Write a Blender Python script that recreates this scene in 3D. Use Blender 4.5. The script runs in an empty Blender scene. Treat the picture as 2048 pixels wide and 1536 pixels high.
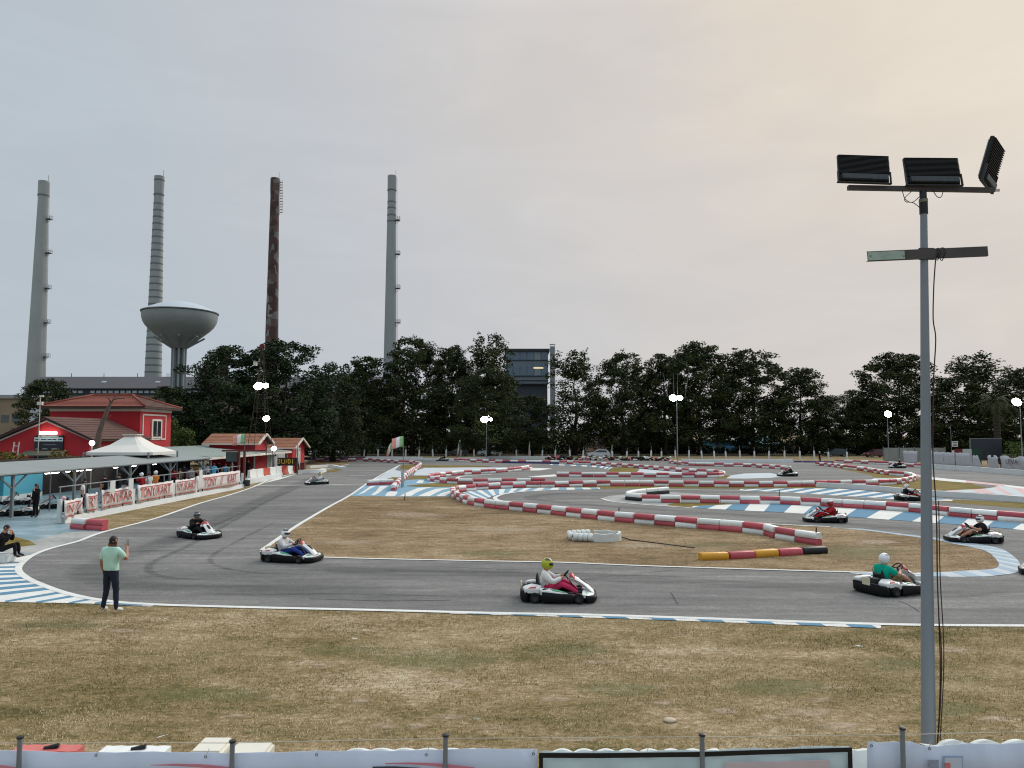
import bpy, bmesh, math, random
import numpy as np
from mathutils import Vector, Matrix, noise
from mathutils.geometry import tessellate_polygon
random.seed(7); rng = np.random.default_rng(7)
S = bpy.context.scene
C = S.collection
R = math.radians
# ---------------------------------------------------------------- camera
CAMH = 4.3; FPX = 1500.0; PITCH = math.atan(100.0/1500.0)
cd = bpy.data.cameras.new('camera'); cam = bpy.data.objects.new('camera', cd); C.objects.link(cam)
cam.location = (0, 0, CAMH); cam.rotation_euler = (R(90)+PITCH, 0, 0)
cd.sensor_width = 36; cd.lens = FPX/2048*36; cd.clip_end = 5000; cd.clip_start = 0.1
S.camera = cam
S.render.resolution_x = 1024; S.render.resolution_y = 768
S.view_settings.view_transform = 'Standard'; S.view_settings.look = 'None'
S.view_settings.gamma = 1; S.view_settings.exposure = 0.17; S.view_settings.use_curve_mapping = False
S.cycles.use_denoising = True; S.cycles.pixel_filter_type = 'BLACKMAN_HARRIS'; S.cycles.filter_width = 1.15
S.cycles.max_bounces = 5; S.cycles.diffuse_bounces = 3; S.cycles.glossy_bounces = 3; S.cycles.transparent_max_bounces = 6
S.cycles.sample_clamp_indirect = 6
# ---------------------------------------------------------------- sky
SUN_AZ = R(38); SUN_EL = R(30)                       # azimuth measured from +Y towards +X
sd = Vector((math.sin(SUN_AZ)*math.cos(SUN_EL), math.cos(SUN_AZ)*math.cos(SUN_EL), math.sin(SUN_EL)))
W = bpy.data.worlds.new('World'); S.world = W; W.use_nodes = True
nt = W.node_tree; N = nt.nodes; L = nt.links; N.clear()
def nd(t, **k):
    n = N.new(t)
    for a, b in k.items(): setattr(n, a, b)
    return n
out = nd('ShaderNodeOutputWorld'); bg = nd('ShaderNodeBackground')
sky = nd('ShaderNodeTexSky', sky_type='NISHITA', sun_disc=False, sun_elevation=SUN_EL, sun_rotation=SUN_AZ, air_density=1.0, dust_density=4.0, ozone_density=2.0)
tc = nd('ShaderNodeTexCoord')
dot = nd('ShaderNodeVectorMath', operation='DOT_PRODUCT'); dot.inputs[1].default_value = sd
L.new(tc.outputs['Generated'], dot.inputs[0])
# thin overcast: cool grey away from the veiled sun, warm towards it
ramp = nd('ShaderNodeValToRGB'); e = ramp.color_ramp.elements
e[0].position = 0.0; e[0].color = (0.37, 0.42, 0.47, 1)
e[1].position = 1.0; e[1].color = (0.67, 0.605, 0.52, 1)
for p, c in ((0.60, (0.415, 0.475, 0.53, 1)), (0.74, (0.44, 0.49, 0.54, 1)), (0.84, (0.495, 0.512, 0.54, 1)), (0.91, (0.55, 0.535, 0.53, 1)), (0.96, (0.59, 0.552, 0.525, 1))):
    x = ramp.color_ramp.elements.new(p); x.color = c
mr = nd('ShaderNodeMapRange'); mr.inputs[1].default_value = -1; mr.inputs[2].default_value = 1
nz = nd('ShaderNodeTexNoise'); nz.inputs['Scale'].default_value = 2.2; nz.inputs['Detail'].default_value = 7; nz.inputs['Roughness'].default_value = 0.55; nz.inputs['Distortion'].default_value = 0.4
mp = nd('ShaderNodeMapping'); mp.inputs['Scale'].default_value = (1, 1, 2.6); mp.inputs['Location'].default_value = (3.1, 0.7, 1.9)
L.new(tc.outputs['Generated'], mp.inputs[0]); L.new(mp.outputs[0], nz.inputs['Vector'])
jit = nd('ShaderNodeMath', operation='MULTIPLY_ADD'); jit.inputs[1].default_value = 0.20; jit.inputs[2].default_value = -0.105
L.new(nz.outputs['Fac'], jit.inputs[0])
add = nd('ShaderNodeMath', operation='ADD')
L.new(dot.outputs['Value'], add.inputs[0]); L.new(jit.outputs[0], add.inputs[1])
L.new(add.outputs[0], mr.inputs[0]); L.new(mr.outputs[0], ramp.inputs[0])
# sky above the view brightened towards the zenith, added to lift the ground light
sep = nd('ShaderNodeSeparateXYZ'); L.new(tc.outputs['Generated'], sep.inputs[0])
zr = nd('ShaderNodeMapRange'); zr.inputs[1].default_value = 0.5; zr.inputs[2].default_value = 1.0; zr.inputs[3].default_value = 1.0; zr.inputs[4].default_value = 2.8
L.new(sep.outputs['Z'], zr.inputs[0])
# faint wisps
wm = nd('ShaderNodeMapping'); wm.inputs['Scale'].default_value = (2.2, 2.2, 7.5); wm.inputs['Rotation'].default_value = (0.25, 0.35, 0); L.new(tc.outputs['Generated'], wm.inputs[0])
wn_ = nd('ShaderNodeTexNoise'); wn_.inputs['Scale'].default_value = 1.6; wn_.inputs['Detail'].default_value = 9; wn_.inputs['Roughness'].default_value = 0.6; wn_.inputs['Distortion'].default_value = 0.9; L.new(wm.outputs[0], wn_.inputs['Vector'])
wr = nd('ShaderNodeMapRange'); wr.inputs[1].default_value = 0.42; wr.inputs[2].default_value = 0.78; wr.inputs[3].default_value = 0.985; wr.inputs[4].default_value = 1.06; L.new(wn_.outputs['Fac'], wr.inputs[0])
zm = nd('ShaderNodeMath', operation='MULTIPLY'); L.new(zr.outputs[0], zm.inputs[0]); L.new(wr.outputs[0], zm.inputs[1])
mul = nd('ShaderNodeVectorMath', operation='SCALE'); L.new(ramp.outputs[0], mul.inputs[0]); L.new(zm.outputs[0], mul.inputs['Scale'])
sk = nd('ShaderNodeVectorMath', operation='SCALE'); sk.inputs['Scale'].default_value = 0.06; L.new(sky.outputs[0], sk.inputs[0])
mx = nd('ShaderNodeMix', data_type='RGBA'); mx.inputs['Factor'].default_value = 0.985
L.new(sk.outputs[0], mx.inputs['A']); L.new(mul.outputs[0], mx.inputs['B'])
L.new(mx.outputs['Result'], bg.inputs['Color']); bg.inputs['Strength'].default_value = 1.0
L.new(bg.outputs[0], out.inputs['Surface'])
# ---------------------------------------------------------------- sun (veiled)
sl = bpy.data.lights.new('sun', 'SUN'); sl.energy = 1.8; sl.angle = R(30); sl.color = (1.0, 0.95, 0.89)
so = bpy.data.objects.new('sun', sl); C.objects.link(so); so.rotation_euler = (-sd).to_track_quat('-Z', 'Y').to_euler(); so.location = (60, 60, 80)

# ---------------------------------------------------------------- picture <-> place
_fw = Vector((0, math.cos(PITCH), math.sin(PITCH))); _up = Vector((0, -math.sin(PITCH), math.cos(PITCH)))
def ray(u, v): return Vector(((u-1024)/FPX, 0, 0)) + _up*(-(v-768)/FPX) + _fw
def G(u, v, z=0.0):                                   # where the sight line through (u, v) meets height z
    d = ray(u, v); t = (z-CAMH)/d.z; return Vector((d.x*t, d.y*t, z))
def PY(u, v, y):                                      # ... meets depth y
    d = ray(u, v); t = y/d.y; return Vector((d.x*t, y, CAMH+d.z*t))
def cat(pts, n=6, closed=False):                      # Catmull-Rom
    pts = [Vector(p) for p in pts]; m = len(pts); o = []
    rngi = range(m) if closed else range(m-1)
    for i in rngi:
        p0 = pts[(i-1) % m] if (closed or i > 0) else pts[0]*2-pts[1]
        p1 = pts[i]; p2 = pts[(i+1) % m]
        p3 = pts[(i+2) % m] if (closed or i+2 < m) else p2*2-p1
        for k in range(n):
            t = k/n
            o.append(0.5*((2*p1)+(p2-p0)*t+(2*p0-5*p1+4*p2-p3)*t*t+(3*p1-p0-3*p2+p3)*t**3))
    if not closed: o.append(pts[-1])
    return o
def gpts(px, z=0.0, smooth=0, closed=False):
    w = [G(u, v) for u, v in px]
    if smooth: w = cat(w, smooth, closed)
    return [Vector((p.x, p.y, z)) for p in w]

# ---------------------------------------------------------------- objects
def tag(o, label=None, cat_=None, group=None, kind=None):
    if label: o['label'] = label
    if cat_: o['category'] = cat_
    if group: o['group'] = group
    if kind: o['kind'] = kind
    return o
def empty(name, loc=(0, 0, 0), rz=0.0, label=None, cat_=None, group=None):
    o = bpy.data.objects.new(name, None); C.objects.link(o); o.location = loc; o.rotation_euler = (0, 0, rz)
    o.empty_display_size = 0.2
    return tag(o, label, cat_, group)
def put(name, me, parent=None, loc=None, rot=None, scale=None):
    o = bpy.data.objects.new(name, me); C.objects.link(o)
    if parent is not None: o.parent = parent
    if loc is not None: o.location = loc
    if rot is not None: o.rotation_euler = rot
    if scale is not None: o.scale = scale if hasattr(scale, '__len__') else (scale,)*3
    return o
def copy_tree(o, parent=None):
    c = o.copy(); C.objects.link(c)
    if parent is not None: c.parent = parent
    for ch in list(o.children): copy_tree(ch, c)
    return c
class MB:
    def __init__(s): s.v = []; s.f = []; s.m = []; s.mi = 0
    def add(s, vs, fs):
        b = len(s.v); s.v += [tuple(p) for p in vs]; s.f += [tuple(b+i for i in f) for f in fs]; s.m += [s.mi]*len(fs); return s
    def box(s, c, d, rz=0.0, M=None):
        x, y, z = d[0]/2, d[1]/2, d[2]/2
        vs = [Vector((a*x, b*y, e*z)) for e in (-1, 1) for a, b in ((-1, -1), (1, -1), (1, 1), (-1, 1))]
        m = Matrix.Rotation(rz, 3, 'Z') if M is None else M
        vs = [m @ p + Vector(c) for p in vs]
        return s.add(vs, [(3, 2, 1, 0), (4, 5, 6, 7), (0, 1, 5, 4), (1, 2, 6, 5), (2, 3, 7, 6), (3, 0, 4, 7)])
    def bar(s, a, b, w, h=None):                      # square bar from a to b
        a = Vector(a); b = Vector(b); d = b-a; h = h or w
        q = d.to_track_quat('Y', 'Z').to_matrix(); return s.box((a+b)/2, (w, d.length, h), M=q)
    def tube(s, pts, r, n=8, cap=True):
        pts = [Vector(p) for p in pts]; rs = r if hasattr(r, '__len__') else [r]*len(pts); vs = []; fs = []
        ref = None
        for i, p in enumerate(pts):
            t = (pts[min(i+1, len(pts)-1)]-pts[max(i-1, 0)]).normalized()
            if ref is None: ref = t.orthogonal().normalized()
            ref = (ref-t*ref.dot(t)).normalized(); b = t.cross(ref)
            for k in range(n):
                a = 2*math.pi*k/n; vs.append(p+(ref*math.cos(a)+b*math.sin(a))*rs[i])
        for i in range(len(pts)-1):
            for k in range(n): fs.append((i*n+k, i*n+(k+1) % n, (i+1)*n+(k+1) % n, (i+1)*n+k))
        if cap: fs.append(tuple(range(n-1, -1, -1))); fs.append(tuple((len(pts)-1)*n+k for k in range(n)))
        return s.add(vs, fs)
    def lathe(s, prof, n=24, c=(0, 0, 0), capb=True, capt=True):
        vs = []; fs = []
        for r, z in prof:
            for k in range(n): a = 2*math.pi*k/n; vs.append((c[0]+r*math.cos(a), c[1]+r*math.sin(a), c[2]+z))
        for i in range(len(prof)-1):
            for k in range(n): fs.append((i*n+k, i*n+(k+1) % n, (i+1)*n+(k+1) % n, (i+1)*n+k))
        if capb: fs.append(tuple(range(n-1, -1, -1)))
        if capt: fs.append(tuple((len(prof)-1)*n+k for k in range(n)))
        return s.add(vs, fs)
    def prism(s, poly, z0, z1):                       # poly (x, y), counter-clockwise
        n = len(poly); vs = [(p[0], p[1], z0) for p in poly]+[(p[0], p[1], z1) for p in poly]
        fs = [(i, (i+1) % n, n+(i+1) % n, n+i) for i in range(n)]
        tr = tessellate_polygon([[Vector((p[0], p[1], 0)) for p in poly]])
        for t in tr: fs.append(tuple(t)); fs.append(tuple(n+i for i in t[::-1]))
        return s.add(vs, fs)
    def loft(s, rings, cap=True, closed=False):       # rings of equal length
        n = len(rings[0]); vs = [p for r in rings for p in r]; fs = []
        m = len(rings)
        for i in range(m if closed else m-1):
            for k in range(n): fs.append((i*n+k, i*n+(k+1) % n, ((i+1) % m)*n+(k+1) % n, ((i+1) % m)*n+k))
        if cap and not closed: fs.append(tuple(range(n-1, -1, -1))); fs.append(tuple((m-1)*n+k for k in range(n)))
        return s.add(vs, fs)
    def sphere(s, c, r, nu=16, nv=10):
        rx, ry, rz = r if hasattr(r, '__len__') else (r, r, r)
        rings = [[(c[0]+rx*math.sin(math.pi*j/nv)*math.cos(2*math.pi*i/nu), c[1]+ry*math.sin(math.pi*j/nv)*math.sin(2*math.pi*i/nu), c[2]-rz*math.cos(math.pi*j/nv)) for i in range(nu)] for j in range(nv+1)]
        return s.loft(rings, cap=False)
    def mesh(s, name, mats, smooth=False, bevel=0.0, fix=True):
        me = bpy.data.meshes.new(name); me.from_pydata([tuple(p) for p in s.v], [], s.f); 
        mats = mats if isinstance(mats, (list, tuple)) else [mats]
        for m in mats: me.materials.append(m)
        me.polygons.foreach_set('material_index', s.m)
        bm = bmesh.new(); bm.from_mesh(me)
        if fix: bmesh.ops.remove_doubles(bm, verts=bm.verts, dist=1e-5); bmesh.ops.recalc_face_normals(bm, faces=bm.faces)
        if bevel: bmesh.ops.bevel(bm, geom=[e for e in bm.edges if e.is_manifold and e.calc_face_angle(0) > 0.5], offset=bevel, segments=2, affect='EDGES', clamp_overlap=True)
        bm.to_mesh(me); bm.free()
        if smooth: me.polygons.foreach_set('use_smooth', [True]*len(me.polygons)); 
        if smooth == 'auto': me.set_sharp_from_angle(angle=R(38))
        me.update(); return me
    def build(s, name, mats, parent=None, smooth=False, bevel=0.0, fix=True, loc=None, rot=None):
        return put(name, s.mesh(name, mats, smooth, bevel, fix), parent, loc, rot)
def sheet(name, poly, z, m, parent=None, kind='structure'):
    me = bpy.data.meshes.new(name); vs = [(p[0], p[1], z) for p in poly]
    tr = tessellate_polygon([[Vector((p[0], p[1], 0)) for p in poly]])
    fs = []
    for t in tr:
        a, b, c = (Vector(vs[i]) for i in t)
        fs.append(tuple(t) if (b-a).cross(c-a).z > 0 else tuple(t[::-1]))
    me.from_pydata(vs, [], fs); me.materials.append(m)
    o = put(name, me, parent)
    if parent is None: o['kind'] = kind
    return o
def ribbon(name, pts, w, z, m, parent=None):
    n = len(pts); vs = []; ws = w if hasattr(w, '__len__') else [w]*n
    for i, p in enumerate(pts):
        t = pts[min(i+1, n-1)]-pts[max(i-1, 0)]; t.z = 0; t.normalize(); q = Vector((-t.y, t.x, 0))*ws[i]/2
        vs += [(p.x+q.x, p.y+q.y, z), (p.x-q.x, p.y-q.y, z)]
    me = bpy.data.meshes.new(name); me.from_pydata(vs, [], [(2*i+1, 2*i+3, 2*i+2, 2*i) for i in range(n-1)]); me.materials.append(m)
    o = put(name, me, parent)
    if parent is None: o['kind'] = 'structure'
    return o

# ---------------------------------------------------------------- materials
def lin(c): return tuple(((x/255)/12.92 if x/255 <= 0.04045 else ((x/255+0.055)/1.055)**2.4) for x in c)
MATS = {}
def mat(name, col, rough=0.6, var=0.12, scale=6.0, metal=0.0, spec=0.4, bump=0.0, bscale=40.0, dirt=0.0, dirtcol=(60, 52, 44), emit=None, stretch=None, alpha=None, obv=0.04):
    """procedural paint/plastic/metal: base colour, soft mottling, grime patches, fine relief"""
    if name in MATS: return MATS[name]
    m = bpy.data.materials.new(name); m.use_nodes = True; MATS[name] = m
    t = m.node_tree; n = t.nodes; l = t.links; b = n['Principled BSDF']
    b.inputs['Roughness'].default_value = rough; b.inputs['Metallic'].default_value = metal; b.inputs['Specular IOR Level'].default_value = spec
    c = lin(col) if max(col) > 1.0 else col
    if emit is not None:
        b.inputs['Base Color'].default_value = (*c, 1); b.inputs['Emission Color'].default_value = (*c, 1); b.inputs['Emission Strength'].default_value = emit; return m
    tcn = n.new('ShaderNodeTexCoord'); mpn = n.new('ShaderNodeMapping')
    if stretch: mpn.inputs['Scale'].default_value = stretch
    l.new(tcn.outputs['Object'], mpn.inputs[0])
    a = n.new('ShaderNodeTexNoise'); a.inputs['Scale'].default_value = scale; a.inputs['Detail'].default_value = 6; a.inputs['Roughness'].default_value = 0.6; l.new(mpn.outputs[0], a.inputs['Vector'])
    oi = n.new('ShaderNodeObjectInfo')
    ob = n.new('ShaderNodeMapRange'); ob.inputs[3].default_value = 1-obv; ob.inputs[4].default_value = 1+obv; l.new(oi.outputs['Random'], ob.inputs[0])
    r = n.new('ShaderNodeMapRange'); r.inputs[1].default_value = 0.25; r.inputs[2].default_value = 0.75; r.inputs[3].default_value = 1-var; r.inputs[4].default_value = 1+var; l.new(a.outputs['Fac'], r.inputs[0])
    sc = n.new('ShaderNodeVectorMath'); sc.operation = 'SCALE'; sc.inputs[0].default_value = c; pm_ = n.new('ShaderNodeMath'); pm_.operation = 'MULTIPLY'; l.new(r.outputs[0], pm_.inputs[0]); l.new(ob.outputs[0], pm_.inputs[1]); l.new(pm_.outputs[0], sc.inputs['Scale'])
    last = sc.outputs[0]
    if dirt > 0:
        d = n.new('ShaderNodeTexNoise'); d.inputs['Scale'].default_value = scale*0.45; d.inputs['Detail'].default_value = 9; d.inputs['Roughness'].default_value = 0.7; l.new(mpn.outputs[0], d.inputs['Vector'])
        rr = n.new('ShaderNodeMapRange'); rr.inputs[1].default_value = 0.5; rr.inputs[2].default_value = 0.75; rr.inputs[3].default_value = 0; rr.inputs[4].default_value = dirt; l.new(d.outputs['Fac'], rr.inputs[0])
        mm = n.new('ShaderNodeMix'); mm.data_type = 'RGBA'; l.new(rr.outputs[0], mm.inputs['Factor']); l.new(last, mm.inputs['A']); mm.inputs['B'].default_value = (*lin(dirtcol), 1); last = mm.outputs['Result']
    l.new(last, b.inputs['Base Color'])
    if bump:
        bn = n.new('ShaderNodeTexNoise'); bn.inputs['Scale'].default_value = bscale; bn.inputs['Detail'].default_value = 4; l.new(mpn.outputs[0], bn.inputs['Vector'])
        bp = n.new('ShaderNodeBump'); bp.inputs['Strength'].default_value = bump; bp.inputs['Distance'].default_value = 0.02; l.new(bn.outputs['Fac'], bp.inputs['Height']); l.new(bp.outputs[0], b.inputs['Normal'])
    if alpha is not None: b.inputs['Alpha'].default_value = alpha
    return m
def noise_mat(name, stops, layers, rough=0.95, spec=0.06, bump=None):
    """colour ramp over a weighted sum of world-space noises; layers = [(scale xyz, weight, detail)]"""
    m = bpy.data.materials.new(name); m.use_nodes = True; MATS[name] = m
    t = m.node_tree; n = t.nodes; l = t.links; b = n['Principled BSDF']; b.inputs['Roughness'].default_value = rough; b.inputs['Specular IOR Level'].default_value = spec
    g = n.new('ShaderNodeNewGeometry'); acc = None
    for (sx, sy, sz), w, det in layers:
        mpn = n.new('ShaderNodeMapping'); mpn.inputs['Scale'].default_value = (sx, sy, sz); mpn.inputs['Location'].default_value = (sx*1.3, sy*0.7, 0.3); l.new(g.outputs['Position'], mpn.inputs[0])
        a = n.new('ShaderNodeTexNoise'); a.inputs['Scale'].default_value = 1; a.inputs['Detail'].default_value = det; a.inputs['Roughness'].default_value = 0.62; l.new(mpn.outputs[0], a.inputs['Vector'])
        k = n.new('ShaderNodeMath'); k.operation = 'MULTIPLY_ADD'; k.inputs[1].default_value = w; l.new(a.outputs['Fac'], k.inputs[0])
        if acc is not None: l.new(acc, k.inputs[2])
        else: k.inputs[2].default_value = 0.5-sum(x[1] for x in layers)/2
        acc = k.outputs[0]
    cr = n.new('ShaderNodeValToRGB'); el = cr.color_ramp.elements
    el[0].position = stops[0][0]; el[0].color = (*lin(stops[0][1]), 1); el[1].position = stops[-1][0]; el[1].color = (*lin(stops[-1][1]), 1)
    for p, c in stops[1:-1]: x = el.new(p); x.color = (*lin(c), 1)
    l.new(acc, cr.inputs[0]); l.new(cr.outputs[0], b.inputs['Base Color'])
    if bump:
        bn = n.new('ShaderNodeTexNoise'); bn.inputs['Scale'].default_value = bump[0]; bn.inputs['Detail'].default_value = 5; l.new(g.outputs['Position'], bn.inputs['Vector'])
        bp = n.new('ShaderNodeBump'); bp.inputs['Strength'].default_value = bump[1]; bp.inputs['Distance'].default_value = 0.03; l.new(bn.outputs['Fac'], bp.inputs['Height']); l.new(bp.outputs[0], b.inputs['Normal'])
    return m
GRASS = noise_mat('dry_grass', [(0.1, (74, 68, 44)), (0.27, (102, 92, 60)), (0.4, (122, 109, 75)), (0.53, (138, 118, 88)), (0.66, (156, 138, 110)), (0.88, (188, 175, 150))],
                  [((0.16, 0.35, 1), 0.8, 3), ((0.9, 2.0, 1), 0.8, 6), ((7, 12, 1), 1.0, 6), ((30, 40, 1), 0.9, 3)], bump=(35, 0.6))
GRASSI = noise_mat('dry_grass_brown', [(0.12, (76, 66, 46)), (0.3, (106, 90, 66)), (0.46, (128, 108, 82)), (0.6, (144, 124, 96)), (0.74, (164, 144, 116)), (0.9, (188, 170, 144))],
                  [((0.16, 0.35, 1), 0.8, 3), ((0.9, 2.0, 1), 0.8, 6), ((7, 12, 1), 1.0, 6), ((30, 40, 1), 0.8, 3)], bump=(35, 0.6))
GRASS2 = noise_mat('dry_grass_green', [(0.2, (78, 76, 36)), (0.42, (104, 94, 48)), (0.6, (128, 110, 64)), (0.8, (150, 132, 86))],
                  [((0.3, 0.5, 1), 0.6, 3), ((1.6, 2.6, 1), 0.7, 6), ((10, 14, 1), 0.8, 5)], bump=(35, 0.5))
ASPHALT = noise_mat('asphalt', [(0.12, (78, 77, 76)), (0.36, (103, 102, 100)), (0.56, (119, 118, 115)), (0.85, (156, 154, 148))],
                  [((0.07, 0.35, 1), 0.75, 4), ((0.3, 2.4, 1), 0.7, 6), ((3, 3, 1), 0.3, 5), ((16, 16, 1), 0.55, 3), ((50, 50, 1), 0.6, 2)], rough=0.92, spec=0.12, bump=(140, 0.35))
CONCRETE = noise_mat('pale_concrete', [(0.2, (118, 120, 118)), (0.5, (158, 158, 154)), (0.8, (182, 180, 174))], [((0.4, 0.6, 1), 0.7, 4), ((4, 5, 1), 0.6, 5)], bump=(60, 0.2))
PITFLOOR = noise_mat('painted_pit_floor', [(0.2, (84, 108, 104)), (0.42, (108, 134, 138)), (0.6, (132, 156, 168)), (0.8, (168, 180, 176))], [((0.35, 0.8, 1), 0.9, 4), ((1.5, 4, 1), 0.6, 5)], rough=0.42, spec=0.5, bump=(20, 0.1))
def paint(name, c, worn):
    return noise_mat(name, [(0.18, worn), (0.38, tuple(int(a*0.92) for a in c)), (0.6, c), (0.85, tuple(min(255, int(a*1.06)) for a in c))], [((0.5, 0.5, 1), 0.35, 4), ((4, 6, 1), 0.45, 6), ((40, 40, 1), 0.35, 3)], rough=0.9, spec=0.08)
PWHITE = paint('white_track_paint', (218, 218, 212), (152, 150, 144))
PBLUE = paint('blue_track_paint', (96, 136, 160), (108, 126, 136))
PFADE = paint('faded_blue_track_paint', (128, 160, 178), (136, 150, 156))
PPALE = paint('pale_blue_track_paint', (190, 197, 200), (150, 154, 154))
PPINK = paint('faded_pink_track_paint', (206, 176, 172), (160, 146, 140))
# ================================================================ ground, track, kerbs
sheet('ground', [(-700, -40), (700, -40), (900, 1600), (-900, 1600)], 0.0, GRASS)
LEFTLINE = [(400, 1007), (312, 1037), (207, 1064.5), (156, 1083), (101, 1097.5), (66, 1111), (44, 1127), (37, 1141), (53, 1156), (82, 1169.5), (125, 1185), (176, 1197), (234, 1205), (312, 1210), (400, 1213)]
BOTLINE = [(535, 1216.5), (740, 1221), (980, 1227), (1175, 1230.5), (1380, 1237), (1648, 1246), (1841, 1251), (2048, 1252.5), (2300, 1254)]
STRL = [(700, 928), (648, 939), (589, 947), (542, 959), (507, 974), (460, 990)]
outer = gpts(STRL + LEFTLINE + BOTLINE, smooth=5) + gpts([(2300, 990), (2048, 951), (1940, 941), (1862, 934), (1760, 928), (1671, 925), (1500, 924), (1334, 922), (1100, 919), (980, 917.5), (860, 917), (760, 918), (690, 921)])
sheet('woodland_floor', [(-150, 149), (160, 149), (260, 330), (-200, 330)], 0.004, noise_mat('shaded_leaf_litter', [(0.2, (34, 32, 24)), (0.5, (52, 48, 36)), (0.8, (74, 68, 50))], [((0.3, 0.3, 1), 0.7, 4), ((3, 3, 1), 0.6, 5)]))  # dark leaf litter, with the shade under the trees put into its colour
sheet('kart_track', outer, 0.004, ASPHALT)
sheet('pit_lane', gpts([(-260, 1120), (30, 1112), (66, 1108), (101, 1096), (156, 1082), (207, 1063), (172, 1052), (124, 1046), (190, 1031), (270, 1014), (345, 998), (392, 988), (484, 973), (520, 950), (560, 935), (-260, 935)]), 0.004, PITFLOOR)
sheet('pale_pavement', gpts([(-80, 1098), (30, 1105), (66, 1106.5), (101, 1095), (156, 1081), (205, 1064), (170, 1062), (130, 1066), (60, 1083), (-80, 1088)]), 0.008, CONCRETE)
sheet('grass_patch', gpts([(-60, 1094), (40, 1094), (72, 1090), (60, 1082), (30, 1074), (-60, 1072)]), 0.012, GRASS2)
# grass islands inside the track
I1low = [(520, 1103.5), (560, 1110), (639, 1115), (740, 1118), (980, 1123), (1117, 1125.5), (1249, 1131), (1380, 1135.5), (1648, 1143.5), (1865, 1149)]
I1up = [(1865, 1078), (1804, 1070), (1726, 1060), (1648, 1053), (1560, 1048), (1480, 1043), (1380, 1036), (1240, 1028), (1100, 1013), (1000, 1001), (950, 996), (918, 990), (904, 988)]
I1left = [(700, 993), (660, 1013), (613, 1040), (582, 1060), (555, 1079)]
I1 = gpts(I1low) + gpts([(1941, 1141.5), (1985, 1138.5), (1998, 1131), (1992, 1119), (1976, 1105), (1953, 1097), (1902, 1087)]) + gpts(I1up + [(903, 993)] + I1left)
sheet('grass_island', I1, 0.008, GRASSI)
sheet('grass_strip', gpts([(1000, 979), (1100, 972), (1300, 968.5), (1628, 969), (1760, 967), (1812, 962), (1836, 957), (1870, 959.5), (1940, 966.5), (1974, 976), (1940, 980), (1862, 981), (1780, 980), (1630, 976), (1480, 977.5), (1300, 977), (1150, 978)]), 0.008, GRASS2)
sheet('grass_wedge', gpts([(1655, 931.5), (1701, 937), (1777, 949), (1806, 955), (1800, 958), (1745, 955), (1742, 950), (1728, 947), (1690, 940)]), 0.008, GRASS2)
sheet('grass_bank', gpts([(1862, 1001), (1920, 1000), (2048, 1006), (2300, 1020), (2300, 1030), (2048, 1017), (1930, 1008)]), 0.008, GRASS2)
sheet('grass_spot', gpts([(1217, 942), (1226, 936), (1248, 934), (1270, 937), (1276, 943), (1240, 945)], smooth=4, closed=True), 0.008, GRASS2)
sheet('barrier_tip_grass', gpts([(1335, 1010), (1360, 1006), (1440, 1007), (1480, 1010), (1430, 1014), (1370, 1014)], smooth=4, closed=True), 0.012, GRASS2)
sheet('grass_corner', gpts([(1430, 956), (1452, 951), (1468, 954), (1458, 958)], smooth=4, closed=True), 0.008, GRASS2)
sheet('kerb_grass', gpts([(645, 945), (662, 940), (690, 936), (672, 943)], smooth=4, closed=True), 0.010, GRASS2)
# concrete and paint
sheet('concrete_tip', gpts([(1203, 997), (1218, 992), (1260, 988), (1335, 984), (1500, 995), (1660, 1004), (1880, 1023), (2048, 1036), (2300, 1060), (2300, 1085), (2048, 1060), (1871, 1045.5), (1705, 1034), (1570, 1025), (1480, 1020.5), (1380, 1015.5), (1281, 1008.5), (1225, 1003)]), 0.008, CONCRETE)
def kerb(name, A, B, n, skew=0.0, base=PWHITE, stripe=PBLUE, z=0.012, start=0.25, duty=0.5, parent=None):
    """a painted kerb between two edges with n stripes as pieces of their own"""
    wa = gpts(A, smooth=8); wb = gpts(B, smooth=8)
    k = sheet(name, wa+wb[::-1], z, base, parent)
    def at(w, t):
        t = max(0, min(1, t)); d = [0]
        for i in range(len(w)-1): d.append(d[-1]+(w[i+1]-w[i]).length)
        s = t*d[-1]
        for i in range(len(w)-1):
            if d[i+1] >= s: return w[i].lerp(w[i+1], (s-d[i])/max(1e-6, d[i+1]-d[i]))
        return w[-1]
    for i in range(n):
        t0 = (i+start)/n; t1 = (i+start+duty)/n
        q = [at(wa, t0), at(wa, (t0+t1)/2), at(wa, t1), at(wb, t1+skew), at(wb, (t0+t1)/2+skew), at(wb, t0+skew)]
        if (q[0]-q[2]).length < 0.02: continue
        sheet('painted_stripe', q, z+0.004, stripe, k)
    return k
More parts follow.
